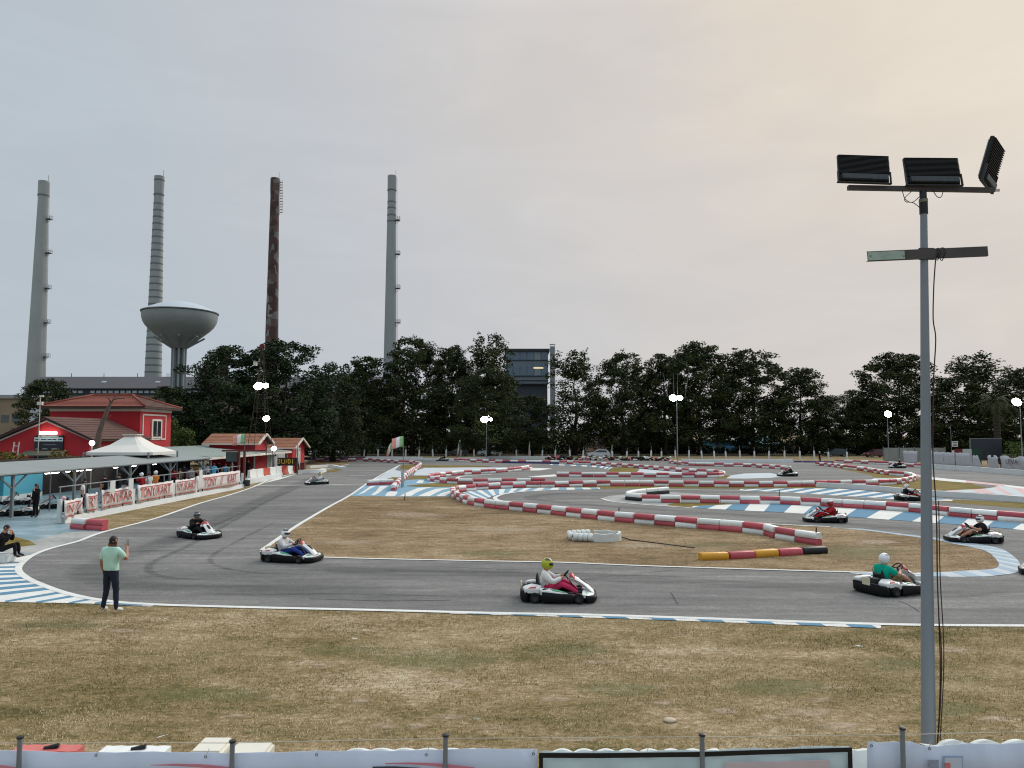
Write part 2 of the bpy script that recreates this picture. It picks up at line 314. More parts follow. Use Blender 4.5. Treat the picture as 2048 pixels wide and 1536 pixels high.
# corner kerb at the left: fan of blue stripes traced one by one
kl = sheet('corner_kerb', gpts([(-120, 1119), (30, 1117), (62, 1110), (48, 1122), (40, 1132), (38, 1142), (53, 1156), (82, 1169.5), (125, 1185), (176, 1197), (234, 1205), (312, 1211), (300, 1214), (180, 1208), (60, 1205.5), (-120, 1204)]), 0.012, PWHITE)
for q in ([-100, 1136, 1139, 38, 1133, 1136], [-100, 1144.5, 1148, 36, 1140.5, 1144], [-100, 1152, 1156, 40, 1146, 1150], [-100, 1162, 1166, 50, 1154, 1158.5], [-100, 1172, 1177.5, 65, 1161, 1165.5],
          [-100, 1184, 1190, 82, 1168, 1173], [-100, 1197.5, 1203, 103, 1174.5, 1180], [10, 1202.5, 1206, 127, 1182.5, 1187], [72, 1204, 1207.5, 154, 1189.5, 1194], [138, 1205.5, 1208.5, 187, 1196, 1200], [190, 1206, 1209.5, 225, 1201.5, 1206], [236, 1206.5, 1211.5, 285, 1209, 1212.5], [-100, 1127, 1129.5, 46, 1124.5, 1127]):
    sheet('painted_stripe', gpts([(q[0], q[1]), (q[3], q[4]), (q[3], q[5]), (q[0], q[2])]), 0.016, PBLUE, kl)
kerb('edge_kerb', [(900, 1225), (1175, 1231), (1380, 1237), (1648, 1246), (1762, 1249)], [(900, 1228), (1175, 1236), (1380, 1243), (1648, 1253), (1762, 1257.5)], 9, skew=0.02)
kerb('hairpin_kerb', [(1700, 1144), (1760, 1147), (1873, 1145), (1941, 1141.5), (1985, 1138.5), (1998, 1131), (1992, 1119), (1976, 1105), (1953, 1097), (1902, 1087), (1865, 1079), (1804, 1071), (1726, 1061), (1660, 1055)],
     [(1700, 1147), (1760, 1152), (1873, 1154), (1960, 1154), (2019, 1148.5), (2040, 1141), (2038, 1124), (2019, 1107), (2000, 1097.5), (1960, 1089), (1921, 1084), (1865, 1075.5), (1804, 1068), (1726, 1058)], 17, base=PPALE, stripe=paint('faint_blue_paint', (160, 178, 190), (146, 156, 160)))
kerb('barrier_kerb', [(1385, 1013), (1497, 1008), (1576, 1010), (1660, 1015), (1744, 1020), (1833, 1026), (1880, 1032), (1972, 1041), (2048, 1048), (2200, 1062)], [(1385, 1016), (1480, 1021), (1570, 1025.5), (1705, 1034.5), (1753, 1038), (1871, 1046.5), (1960, 1053), (2048, 1061), (2200, 1077)], 9, skew=-0.035, start=0.22, z=0.014)
kerb('inner_kerb', [(1480, 978.5), (1560, 977.5), (1640, 977), (1700, 979), (1760, 985), (1830, 993), (1905, 1000)], [(1480, 981), (1560, 984), (1620, 987.5), (1675, 991), (1740, 995), (1800, 999), (1905, 1002.5)], 11, skew=-0.07, z=0.014)
kerb('fan_kerb', [(925, 985), (946, 982), (990, 979), (1046, 976.5), (1110, 975.5), (1200, 975.5)], [(965, 1003), (975, 997), (990, 991), (1010, 987), (1060, 982), (1200, 978.5)], 11, skew=0.03, start=0.2, z=0.014, stripe=PFADE)
# left run-off painted in broad wavy bands
ro = sheet('painted_runoff', gpts([(700, 992), (715, 981), (735, 967), (800, 966), (812, 960), (852, 957), (872, 964), (905, 968), (930, 973), (905, 980), (903, 993), (800, 993.5)]), 0.012, PFADE)
for q in ([(718, 988), (726, 983), (742, 972), (752, 972), (740, 978), (728, 986), (716, 990)], [(742, 990), (752, 983), (760, 973), (777, 972), (768, 978), (758, 986), (748, 991)], [(770, 992.5), (774, 986), (780, 983), (796, 984), (790, 992.5)],
          [(800, 992.5), (814, 985), (836, 976), (866, 974), (850, 978), (832, 986), (822, 992.5)], [(836, 992.5), (852, 985), (872, 978), (905, 975.5), (885, 980), (872, 986), (860, 992.5)], [(872, 992.5), (882, 987), (900, 982), (903, 985), (890, 992.5)],
          [(832, 966), (838, 960.5), (848, 960), (846, 966)], [(856, 967), (864, 964.5), (880, 967), (862, 969)]):
    sheet('painted_stripe', gpts(q), 0.016, PWHITE, ro)
sheet('runoff_grass', gpts([(812, 972.5), (840, 969), (870, 966.5), (900, 968), (935, 971), (905, 974), (850, 974)], smooth=4, closed=True), 0.020, GRASS2)
sheet('painted_apron', gpts([(827, 951), (833, 941), (850, 936), (930, 935), (1000, 935), (1060, 936), (1034, 939), (979, 945), (932, 947), (880, 951)]), 0.012, PPALE)
sheet('apron_grass', gpts([(838, 934), (845, 930.5), (900, 931), (985, 932), (975, 934.5), (900, 935.5)]), 0.012, GRASS2)
sheet('painted_apron', gpts([(747, 960), (763, 952), (782, 939), (794, 932), (800, 930), (790, 940), (808, 945), (812, 954), (800, 956)]), 0.012, PPALE)
sheet('apron_grass', gpts([(800, 938), (804, 930), (832, 929), (824, 938)]), 0.016, GRASS2)
sheet('apron_grass', gpts([(772, 958.5), (785, 954.5), (800, 955.5), (794, 960)]), 0.016, GRASS2)
sheet('apron_grass', gpts([(814, 960), (826, 952.5), (858, 952), (858, 958)]), 0.016, GRASS2)
sheet('painted_apron', gpts([(1274, 944), (1280, 938), (1344, 943), (1389, 947), (1420, 949), (1340, 949)]), 0.012, PPALE)
sheet('painted_apron', gpts([(1452, 957), (1462, 951), (1490, 947), (1540, 946), (1572, 952), (1540, 956), (1490, 957.5)]), 0.012, PPALE)
sheet('painted_apron', gpts([(1062, 936), (1105, 937), (1080, 941), (1060, 941)]), 0.012, PWHITE)
sheet('painted_apron', gpts([(1055, 953.5), (1110, 949), (1114, 953), (1080, 954.5)]), 0.012, PWHITE)
sheet('painted_apron', gpts([(1740, 961), (1748, 956.5), (1800, 957), (1795, 961)]), 0.012, PPALE)
kerb('hatched_kerb', [(1100, 928.5), (1150, 930), (1200, 932), (1225, 935)], [(1100, 930), (1150, 932), (1195, 935), (1217, 939)], 7, base=PWHITE, stripe=PBLUE, z=0.012)
kerb('faded_runoff', [(1818, 946), (1862, 954), (1950, 963), (2048, 974), (2250, 997)], [(1822, 950), (1870, 960), (1960, 968), (2048, 978), (2250, 1002)], 3, base=PWHITE, stripe=PPINK, z=0.014)
kerb('faded_runoff', [(1890, 981.5), (1975, 977), (2000, 972), (2048, 977), (2250, 1001)], [(1900, 983), (1975, 987), (2010, 990), (2048, 995), (2250, 1016)], 6, base=PPINK, stripe=PPALE, z=0.012, skew=0.02)
# white edge lines
ribbon('edge_line', gpts(STRL + LEFTLINE + BOTLINE, smooth=8), 0.2, 0.018, PWHITE)
ribbon('edge_line', gpts([(800, 931), (770, 946), (735, 967), (700, 991), (660, 1013), (613, 1040.5), (582, 1060), (555, 1079), (524, 1101)], smooth=6), 0.2, 0.022, PWHITE)
ribbon('edge_line', gpts([(522, 1104)] + I1low[1:], smooth=5), 0.16, 0.022, PWHITE)
ribbon('edge_line', gpts([(1400, 1038), (1480, 1044), (1570, 1050), (1660, 1054)], smooth=5), 0.22, 0.022, PWHITE)
ribbon('edge_line', gpts([(1110, 980), (1046, 983.5), (1010, 988), (992, 994), (992, 999), (1006, 1003)], smooth=6), 0.3, 0.022, PWHITE)
ribbon('edge_line', gpts([(985, 949), (930, 952), (915, 956), (920, 960), (950, 962)], smooth=6), 0.35, 0.018, PWHITE)
ribbon('edge_line', gpts([(1300, 979), (1400, 980.5), (1500, 982), (1600, 987), (1700, 994), (1800, 1000), (1860, 1003)], smooth=5), 0.2, 0.022, PWHITE)
ribbon('edge_line', gpts([(1203, 997.5), (1225, 1003.5), (1281, 1009), (1380, 1016)], smooth=5), 0.2, 0.022, PWHITE)
ribbon('start_line', gpts([(508, 971.5), (560, 971), (650, 970), (733, 968)]), 0.35, 0.02, PWHITE)
for (a, b, v) in ((596, 640, 954.5), (622, 668, 946.5), (690, 716, 958.5), (700, 730, 951.5), (716, 745, 944.5), (735, 770, 934.5), (575, 600, 963)):   # grid slots
    ribbon('grid_line', gpts([(a, v), (b, v)]), 0.2, 0.02, PWHITE)
# dark tyre marks and cracks in the tarmac
def worn_layer(name, c, lo, hi, sx, sy, amt):
    m = bpy.data.materials.new(name); m.use_nodes = True; t = m.node_tree; n = t.nodes; l = t.links; b = n['Principled BSDF']; b.inputs['Base Color'].default_value = (*lin(c), 1); b.inputs['Roughness'].default_value = .8
    g = n.new('ShaderNodeNewGeometry'); at = n.new('ShaderNodeAttribute'); at.attribute_name = 'across'; mpn = n.new('ShaderNodeMapping'); mpn.inputs['Scale'].default_value = (sx, sy, 1); l.new(g.outputs['Position'], mpn.inputs[0])
    a = n.new('ShaderNodeTexNoise'); a.inputs['Scale'].default_value = 1; a.inputs['Detail'].default_value = 6; a.inputs['Roughness'].default_value = .65; l.new(mpn.outputs[0], a.inputs['Vector'])
    r = n.new('ShaderNodeMapRange'); r.inputs[1].default_value = lo; r.inputs[2].default_value = hi; r.inputs[4].default_value = amt; l.new(a.outputs['Fac'], r.inputs[0])
    k = n.new('ShaderNodeMath'); k.operation = 'MULTIPLY'; l.new(r.outputs[0], k.inputs[0]); l.new(at.outputs['Fac'], k.inputs[1]); l.new(k.outputs[0], b.inputs['Alpha']); return m
def soft_ribbon(name, pts, w, z, m):
    """a worn trace in the tarmac that fades towards its edges"""
    n = len(pts); vs = []; al = []
    for i, p in enumerate(pts):
        t = pts[min(i+1, n-1)]-pts[max(i-1, 0)]; t.z = 0; t.normalize(); q = Vector((-t.y, t.x, 0))*w/2; e_ = min(1, min(i, n-1-i)/4)
        for s_, a in ((1, 0), (.45, 1), (-.45, 1), (-1, 0)): vs.append((p.x+q.x*s_, p.y+q.y*s_, z)); al.append(a*e_)
    me = bpy.data.meshes.new(name); me.from_pydata(vs, [], [(4*i+k+1, 4*i+k, 4*i+4+k, 4*i+5+k) for i in range(n-1) for k in range(3)]); me.materials.append(m); me.attributes.new('across', 'FLOAT', 'POINT').data.foreach_set('value', al)
    o = put(name, me); o['kind'] = 'structure'
RUBBER = worn_layer('rubber_trace', (70, 70, 71), .35, .62, .5, 3.5, .42); LINEW = worn_layer('racing_line_rubber', (80, 80, 80), .3, .7, .25, 2.2, .5); PALEW = worn_layer('pale_wear', (160, 158, 152), .45, .75, .6, 3, .4)
for pts, w in (([(640, 950), (560, 985), (450, 1035), (330, 1085), (210, 1125), (190, 1150), (280, 1172), (480, 1180), (800, 1178)], 1.7), ([(560, 1120), (700, 1140), (1000, 1148), (1300, 1160), (1700, 1180), (2048, 1200)], 1.6), ([(1100, 1005), (1250, 1015), (1500, 1032), (1700, 1048), (1900, 1066), (2030, 1085)], 1.5), ([(2120, 1010), (1900, 1010), (1700, 999), (1400, 989), (1150, 986), (1060, 996), (1150, 1008)], 1.3)):
    soft_ribbon('racing_line', gpts(pts, smooth=8), w, 0.0075, LINEW)
for pts, w in (([(600, 975), (540, 1000), (470, 1040), (380, 1090), (300, 1130), (330, 1155), (450, 1160)], 0.35), ([(560, 1040), (480, 1080), (420, 1120), (500, 1145), (700, 1150)], 0.25), ([(700, 1140), (1000, 1145), (1300, 1152), (1700, 1165)], 0.2), ([(1240, 1150), (1320, 1143), (1370, 1138)], 0.2), ([(1000, 1165), (1150, 1160), (1235, 1152)], 0.2), ([(1880, 1196), (1960, 1190), (2048, 1185)], 0.4), ([(520, 1010), (430, 1050), (340, 1075)], .3), ([(850, 1132), (980, 1138), (1060, 1139)], .25), ([(340, 1187), (520, 1190), (700, 1188), (950, 1195)], .18)):
    soft_ribbon('tyre_mark', gpts(pts, smooth=8), w, 0.009, RUBBER)
for pts, w in (([(100, 1160), (300, 1195), (700, 1206), (1200, 1217), (1700, 1236), (2048, 1240)], 1.0), ([(700, 965), (600, 1000), (520, 1050)], .8), ([(650, 1128), (900, 1131), (1300, 1142)], .6)):
    soft_ribbon('pale_wear', gpts(pts, smooth=8), w, 0.0065, PALEW)
CRACK = mat('dark_crack', (52, 52, 52), 0.9)
for pts in ([(1340, 1185), (1346, 1192), (1350, 1201), (1356, 1208)], [(1795, 1202), (1812, 1208), (1830, 1218), (1838, 1224)], [(620, 1198), (760, 1202), (900, 1201)]):
    ribbon('tarmac_crack', gpts(pts, smooth=3), 0.035, 0.0085, CRACK)

# ================================================================ plastic barriers
PRED = mat('faded_red_plastic', (180, 76, 86), 0.5, 0.14, 3, dirt=0.45, dirtcol=(150, 110, 104), obv=.13)
PWPL = mat('white_plastic', (224, 226, 222), 0.5, 0.06, 3, dirt=0.5, dirtcol=(150, 148, 138), obv=.07)
PYEL = mat('yellow_plastic', (206, 150, 42), 0.5, 0.08, 3, dirt=0.2)
PBLK = mat('black_plastic', (20, 21, 23), 0.5, 0.2, 5)
PBLU = mat('blue_purple_plastic', (58, 54, 110), 0.5, 0.12, 3, dirt=0.2)
BL = 1.0
def block_mesh(name, m, h=0.235, w=0.34):
    b = MB(); sec = [(-w/2, 0.012), (-w/2+0.01, 0), (w/2-0.01, 0), (w/2, 0.012), (w/2+0.012, h*0.55), (w/2-0.03, h-0.02), (w/2-0.06, h), (-w/2+0.06, h), (-w/2+0.03, h-0.02), (-w/2-0.012, h*0.55)]
    xs = (-0.485, -0.47, 0.47, 0.485); sc = (0.9, 1, 1, 0.9)
    b.loft([[(x, y*k, (z-h/2)*(0.94 if k < 1 else 1)+h/2) for y, z in sec] for x, k in zip(xs, sc)])
    return b.mesh(name, m, smooth='auto')
BM = {k: block_mesh('barrier_block', m) for k, m in (('r', PRED), ('w', PWPL), ('y', PYEL), ('k', PBLK), ('b', PBLU))}
def run(label, px, size=1.1, tiers=2, pattern=None, smooth=6, group='plastic track barriers', seed=1, jump=0.16, special=None):
    w = gpts(px, smooth=smooth); d = [0]
    for i in range(len(w)-1): d.append(d[-1]+(w[i+1]-w[i]).length)
    n = max(1, round(d[-1]/size)); L_ = d[-1]/n; rr = random.Random(seed)
    def at(s):
        for i in range(len(w)-1):
            if d[i+1] >= s-1e-6: return w[i].lerp(w[i+1], min(1, (s-d[i])/max(1e-6, d[i+1]-d[i])))
        return w[-1]
    p0 = at(d[-1]/2); root = empty('plastic_barrier', p0, 0, label, 'barrier', group)
    ph = 0
    for i in range(n):
        a = at(i*L_); b = at((i+1)*L_); m = (a+b)/2; ang = math.atan2(b.y-a.y, b.x-a.x)
        if rr.random() < jump: ph += 1
        for t in range(tiers):
            key = pattern[i % len(pattern)] if pattern else ('w' if (i+t+ph) % 2 == 0 else 'r')
            if isinstance(key, str) and len(key) > 1: key = key[t]
            if special: key = special(m, t, key)
            o = put('barrier_block', BM[key], root)
            o.location = (m.x-p0.x+rr.uniform(-.02, .02), m.y-p0.y+rr.uniform(-.035, .035), 0.006+t*0.238); o.rotation_euler = (rr.uniform(-.015, .015)*t, 0, ang+rr.uniform(-.03, .03)); o.scale = ((b-a).length*.985, 1, 1)
    return root
run('red and white block barrier curving from the painted hairpin along the brown grass island', [(950, 981), (925, 983), (908, 986), (906, 992), (920, 1001), (944, 1010), (990, 1017), (1040, 1022), (1100, 1028.5), (1213, 1041), (1336, 1052), (1430, 1060), (1526, 1069), (1556, 1077.5), (1602, 1085), (1640, 1091)], 1.08, seed=3)
run('long straight red and white block barrier across the middle looping back at its right end', [(952, 980), (989, 977.5), (1046, 975), (1100, 974.5), (1207, 972.5), (1297, 972.5), (1480, 974), (1628, 973), (1703, 971.5), (1769, 970.5), (1800, 967.5), (1826, 962), (1828, 957.5), (1812, 953), (1777, 950), (1734, 943), (1701, 938.5), (1660, 933), (1632, 930.5)], 1.2, seed=5)
run('red and white block barrier behind the broad blue striped kerb at right', [(1283, 1004.5), (1342, 1005.5), (1420, 1006.5), (1496, 1007.5), (1576, 1009), (1660, 1013.5), (1744, 1018.5), (1833, 1024.5), (1880, 1030), (1972, 1039), (2048, 1045), (2230, 1062)], 1.2, seed=8)
run('white curved barrier end with black base at the striped kerb tip', [(1283, 1003), (1262, 1001), (1254, 999), (1262, 995), (1290, 991), (1336, 987)], 1.3, pattern=['kw', 'kw', 'ww', 'ww'], jump=0, seed=2)
run('low single row of yellow, red and black blocks in the brown grass', [(1399, 1120), (1465, 1117.5), (1520, 1114), (1570, 1110.5), (1612, 1108), (1650, 1106)], 1.09, tiers=1, pattern=['y', 'r', 'y', 'r', 'k'], smooth=1, jump=0, seed=9)
run('red and white barrier hooking around the end of the start straight', [(616, 923), (660, 923), (731, 922.5), (794, 926.5), (826, 928), (840, 931), (838, 935.5), (823, 945.5), (809, 957), (797, 969), (786, 982)], 1.25, seed=11)
run('short red and white barrier standing beside the start line', [(735, 971.5), (762, 970), (786, 969)], 1.3, pattern=['rw', 'rw'], smooth=1, jump=0, seed=4)
run('red and white hairpin barrier left of the middle, open to the right', [(1061, 937), (1036, 941.5), (979, 946.5), (932, 949), (889, 953), (862, 957), (858, 960.5), (870, 963.5), (901, 967.5), (944, 968.5), (1010, 968), (1090, 967)], 1.25, seed=12)
run('far red and white barrier with a blue stretch wrapping to the lamp post', [(909, 923), (950, 924.5), (1000, 926), (1060, 927), (1120, 927.8), (1139, 928), (1190, 930.5), (1219, 932.5), (1248, 934.5), (1278, 936.5), (1305, 939), (1344, 942.5), (1389, 946), (1420, 947.5), (1446, 950.5), (1442, 954), (1400, 955), (1330, 955), (1250, 954), (1170, 953.8), (1114, 953)], 1.25, seed=13, special=lambda m, t, k: 'b' if (t == 0 and m.y > 95 and 1003 < 1024+FPX*m.x/m.y < 1120) else k)
run('red and white barrier behind the lamp post ending near the far kart', [(1336, 925.5), (1377, 931), (1430, 932.5), (1500, 934), (1519, 935.5), (1545, 937), (1574, 939.5)], 1.25, seed=15)
run('farthest red and white barrier in front of the parked dark cars', [(1671, 925.5), (1720, 927), (1780, 930), (1841, 935)], 1.3, seed=16)
run('blue block barrier lying at the far edge left of the marshal', [(1585, 924.5), (1625, 925), (1668, 925.5)], 1.3, tiers=1, pattern=['b'], jump=0, seed=17)
WHW = mat('white_wall_paint', (206, 210, 208), 0.7, 0.06, 1.2, dirt=0.35, dirtcol=(150, 152, 146), bump=0.2)
def lowwall(label, px, h, t, z0=0.004, smooth=5, m=None, cat_='low wall', name='concrete_barrier'):
    w = gpts(px, smooth=smooth); n = len(w); rings = []
    for i, p in enumerate(w):
        q = (w[min(i+1, n-1)]-w[max(i-1, 0)]); q.z = 0; q.normalize(); q = Vector((-q.y, q.x, 0))*t/2
        rings.append([(p.x-q.x, p.y-q.y, z0), (p.x+q.x, p.y+q.y, z0), (p.x+q.x*.8, p.y+q.y*.8, z0+h), (p.x-q.x*.8, p.y-q.y*.8, z0+h)])
    return tag(MB().loft(rings).build(name, m or WHW), label, cat_)
lowwall('white painted low wall in front of the barrier at right middle', [(1634, 974.5), (1700, 977.5), (1769, 983), (1845, 990.5), (1940, 997), (2048, 1005), (2250, 1022)], 0.38, 0.3)
lowwall('white low wall along the far right of the track under the banners', [(1850, 936), (1940, 942.5), (2048, 951), (2250, 968)], 0.55, 0.4)
lowwall('white low wall on the far edge behind the start straight', [(732, 919), (790, 919.5), (846, 919.5)], 0.5, 0.5)
lowwall('white low wall beyond the parked van on the far edge', [(975, 918), (1040, 918), (1095, 918.5)], 0.5, 0.5)
lowwall('white sandbag-like low wall on the far edge right of the lamp post', [(1364, 924.5), (1400, 925), (1440, 925), (1500, 925), (1585, 924.5)], 0.5, 0.6)
lowwall('white ragged low wall behind the far black kart', [(848, 920.5), (870, 921), (905, 921.5), (930, 920), (975, 919)], 0.4, 0.6)
lowwall('dark blue low wall beyond the start straight at left', [(600, 920), (660, 919.5), (730, 919.2)], 0.45, 0.4, m=PBLU)
lowwall('white kerb wall pointing into the start straight beside the cabin', [(598, 946), (625, 946), (642, 945), (647, 943)], 0.35, 0.7, m=WHW)
lowwall('curved white kerb wall ending beside the start straight', [(617, 936.5), (640, 935), (662, 934), (678, 937), (690, 939)], 0.3, 0.6, m=WHW)
# ================================================================ far industry
CONC = mat('chimney_concrete', (146, 152, 152), 0.85, 0.12, 0.12, dirt=0.35, dirtcol=(96, 100, 100), stretch=(1, 1, 0.5))
CONCB = mat('chimney_concrete_dark_bands', (104, 112, 114), 0.85, 0.15, 0.3)
STEEL = mat('dark_steel', (54, 57, 60), 0.5, 0.15, 3, metal=0.4)
GALV = mat('galvanised_steel', (128, 134, 138), 0.45, 0.12, 4, metal=0.3)
def banded_material():
    m = bpy.data.materials.new('brick_and_render_patches'); m.use_nodes = True; t = m.node_tree; n = t.nodes; l = t.links; b = n['Principled BSDF']; b.inputs['Roughness'].default_value = 0.9
    tcn = n.new('ShaderNodeTexCoord'); vo = n.new('ShaderNodeTexVoronoi'); vo.distance = 'CHEBYCHEV'; vo.inputs['Scale'].default_value = 0.42
    mpn = n.new('ShaderNodeMapping'); mpn.inputs['Scale'].default_value = (1, 1, 0.8); l.new(tcn.outputs['Object'], mpn.inputs[0]); l.new(mpn.outputs[0], vo.inputs['Vector'])
    s2 = n.new('ShaderNodeSeparateColor'); l.new(vo.outputs['Color'], s2.inputs[0])
    cr = n.new('ShaderNodeValToRGB'); cr.color_ramp.interpolation = 'CONSTANT'; e = cr.color_ramp.elements
    e[0].position = 0; e[0].color = (*lin((84, 62, 58)), 1); e[1].position = 0.42; e[1].color = (*lin((104, 84, 78)), 1)
    for p, c in ((0.58, (124, 124, 120)), (0.8, (70, 54, 52)), (0.9, (146, 150, 146))): x = e.new(p); x.color = (*lin(c), 1)
    l.new(s2.outputs[0], cr.inputs[0])
    nz2 = n.new('ShaderNodeTexNoise'); nz2.inputs['Scale'].default_value = 1.5; nz2.inputs['Detail'].default_value = 6; l.new(tcn.outputs['Object'], nz2.inputs['Vector'])
    mm = n.new('ShaderNodeMix'); mm.data_type = 'RGBA'; mm.blend_type = 'MULTIPLY'; mm.inputs['Factor'].default_value = 0.5; l.new(cr.outputs[0], mm.inputs['A']); l.new(nz2.outputs['Fac'], mm.inputs['B'])
    l.new(mm.outputs['Result'], b.inputs['Base Color']); return m
BRICKP = banded_material()
def chimney(label, ut, vt, ub, vb, wt, wb, Y, m, bands=(), platforms=(), collar=None, ladder=False, rings=0):
    top = PY(ut, vt, Y); base = PY(ub, vb, Y); k = Y/FPX
    sl_ = (wb-wt)*k/2/(top.z-base.z)                   # radius gain per metre of fall
    r0 = wt*k/2+sl_*top.z; H = top.z; x = base.x
    root = empty('chimney', (x, Y, 0), 0, label, 'chimney', 'factory chimneys')
    def rad(z): return r0-sl_*z
    prof = [(rad(z), z) for z in np.linspace(0, H-0.14*H*0.5, 10)]
    b = MB(); b.lathe(prof+[(rad(H*0.93)*1.02, H*0.935), (rad(H*0.93)*1.07, H*0.955), (rad(H*0.93)*1.07, H), (rad(H)*0.75, H), (rad(H)*0.75, H-2)], 32, capt=False); b.build('shaft', m, root, smooth='auto')
    if collar:
        for z in collar: MB().lathe([(rad(H*0.93)*1.09, z*H-0.3), (rad(H*0.93)*1.13, z*H-0.2), (rad(H*0.93)*1.13, z*H+0.2), (rad(H*0.93)*1.09, z*H+0.3)], 32, capb=False, capt=False).build('collar', CONCB, root, smooth='auto')
    for z in bands: MB().lathe([(rad(z)+0.02, z-0.3), (rad(z)+0.07, z-0.25), (rad(z)+0.07, z+0.25), (rad(z)+0.02, z+0.3)], 32, capb=False, capt=False).build('band', CONCB, root, smooth='auto')
    for z in platforms:
        p = MB(); r = rad(z); p.box((r+0.75, 0, z), (1.7, 2.2, 0.18)); p.build('platform', STEEL, root)
        q = MB()
        for dx in (0.1, 0.85, 1.55):
            for dy in (-1.05, 1.05): q.box((r+dx, dy, z+0.75), (0.1, 0.1, 1.4))
        for zz in (0.75, 1.4):
            q.box((r+0.8, -1.05, z+zz), (1.5, 0.08, 0.08)); q.box((r+0.8, 1.05, z+zz), (1.5, 0.08, 0.08)); q.box((r+1.55, 0, z+zz), (0.08, 2.1, 0.08))
        q.bar((r, 0, z-1.6), (r+1.3, 0, z-0.1), 0.12); q.build('platform_railing', GALV, root)
    if platforms or ladder:
        lm = MB(); a = 4 if not ladder else H*0.86
        for dy in (-0.25, 0.25): lm.bar((rad(a)+0.3, dy, a), (rad(H)*1.07+0.35, dy, H*0.995), 0.09)
        if ladder:
            for i in range(12):
                z = H*(0.87+0.0105*i); lm.box((rad(z)+0.95, 0, z), (1.0, 0.9, 0.09)); lm.box((rad(z)+1.45, 0, z+0.4), (0.08, 0.9, 0.9))
        lm.build('ladder', GALV, root)
    lr = MB(); lr.bar((rad(H), 0, H), (rad(H), 0, H+2.6), 0.1); lr.build('lightning_rod', STEEL, root)
    return root
chimney('tall grey concrete chimney with ladder platforms, leftmost of the four', 91.5, 363, 70, 790, 17.5, 36, 300, CONC, bands=(), platforms=(22, 35.2, 49, 63, 77.5, 91.5), collar=(0.945,))
chimney('pale chimney with many horizontal stripes behind the water tower', 319, 353, 305, 790, 16.5, 33, 300, CONC, bands=tuple(np.arange(18, 98, 2.75)), collar=(0.93, 0.985))
chimney('dark chimney patched with brown brick above the dense trees', 550.5, 357, 543.5, 676, 16, 25.5, 300, BRICKP, ladder=True)
chimney('grey concrete chimney with four small platforms, rightmost of the four', 784.5, 352, 780, 730, 15.5, 25.5, 300, CONC, bands=(98.5, 96, 93, 90.5), platforms=(49, 63, 77, 91), collar=(0.945,))
b = MB(); b.lathe([(1.75, 0), (1.65, 38.2), (1.8, 38.4), (1.8, 39.4), (1.4, 39.4)], 20); tag(b.build('brick_stack', mat('old_brick', (92, 70, 64), 0.9, 0.2, 1.2), smooth='auto'), 'short round brick stack just showing above the big dark tree', 'chimney'); bpy.data.objects['brick_stack'].location = (PY(449, 690, 300).x, 300, 0)
# water tower
WT = empty('water_tower', (PY(360, 640, 210).x, 210, 0), 0, 'grey mushroom shaped water tower with a shallow domed lid', 'water tower')
k = 210/FPX; zr_ = lambda v: PY(361, v, 210).z
WTM = mat('water_tower_concrete', (142, 150, 151), 0.85, 0.1, 0.25, dirt=0.4, dirtcol=(104, 110, 110), stretch=(1, 1, 2.5))
rim = 72*k; zrim = zr_(627)
b = MB(); b.lathe([(15*k, zr_(697)), (20*k, zr_(692.5)), (33*k, zr_(681)), (47*k, zr_(669)), (57*k, zr_(660.5)), (64*k, zr_(653)), (68.5*k, zr_(645.5)), (71*k, zr_(636)), (71.5*k, zr_(628))], 48, capb=True, capt=True); b.build('bowl', WTM, WT, smooth='auto')
b = MB(); b.lathe([(rim, zrim-0.05), (rim+0.15, zrim+0.05), (rim+0.15, zrim+0.3), (rim-0.1, zrim+0.35)], 48); b.build('rim_lip', CONCB, WT, smooth='auto')
b = MB(); b.lathe([(70.5*k, zrim+0.34), (60*k, zrim+1.2), (45*k, zrim+2.15), (30*k, zrim+2.8), (14*k, zrim+3.2), (0.5, zrim+3.3)], 48); b.build('dome_lid', mat('pale_dome_sheet', (176, 186, 192), 0.55, 0.06, 0.3), WT, smooth='auto')
for i in range(8):
    a = math.pi/8+i*math.pi/4; r = 11.5*k; b = MB()
    b.box((r*math.cos(a), r*math.sin(a), zr_(697)/2), (5.5*k, 3.6*k, zr_(697)), rz=a); b.build('column', WTM, WT)
    b = MB(); b.bar((13*k*math.cos(a), 13*k*math.sin(a), zr_(696)-0.05), (47*k*math.cos(a), 47*k*math.sin(a), zr_(673)-0.3), 0.45, 0.5); b.build('rib', WTM, WT)
b = MB(); b.lathe([(8.5*k, 0), (8.5*k, zr_(698))], 20); b.build('core', CONCB, WT, smooth='auto')
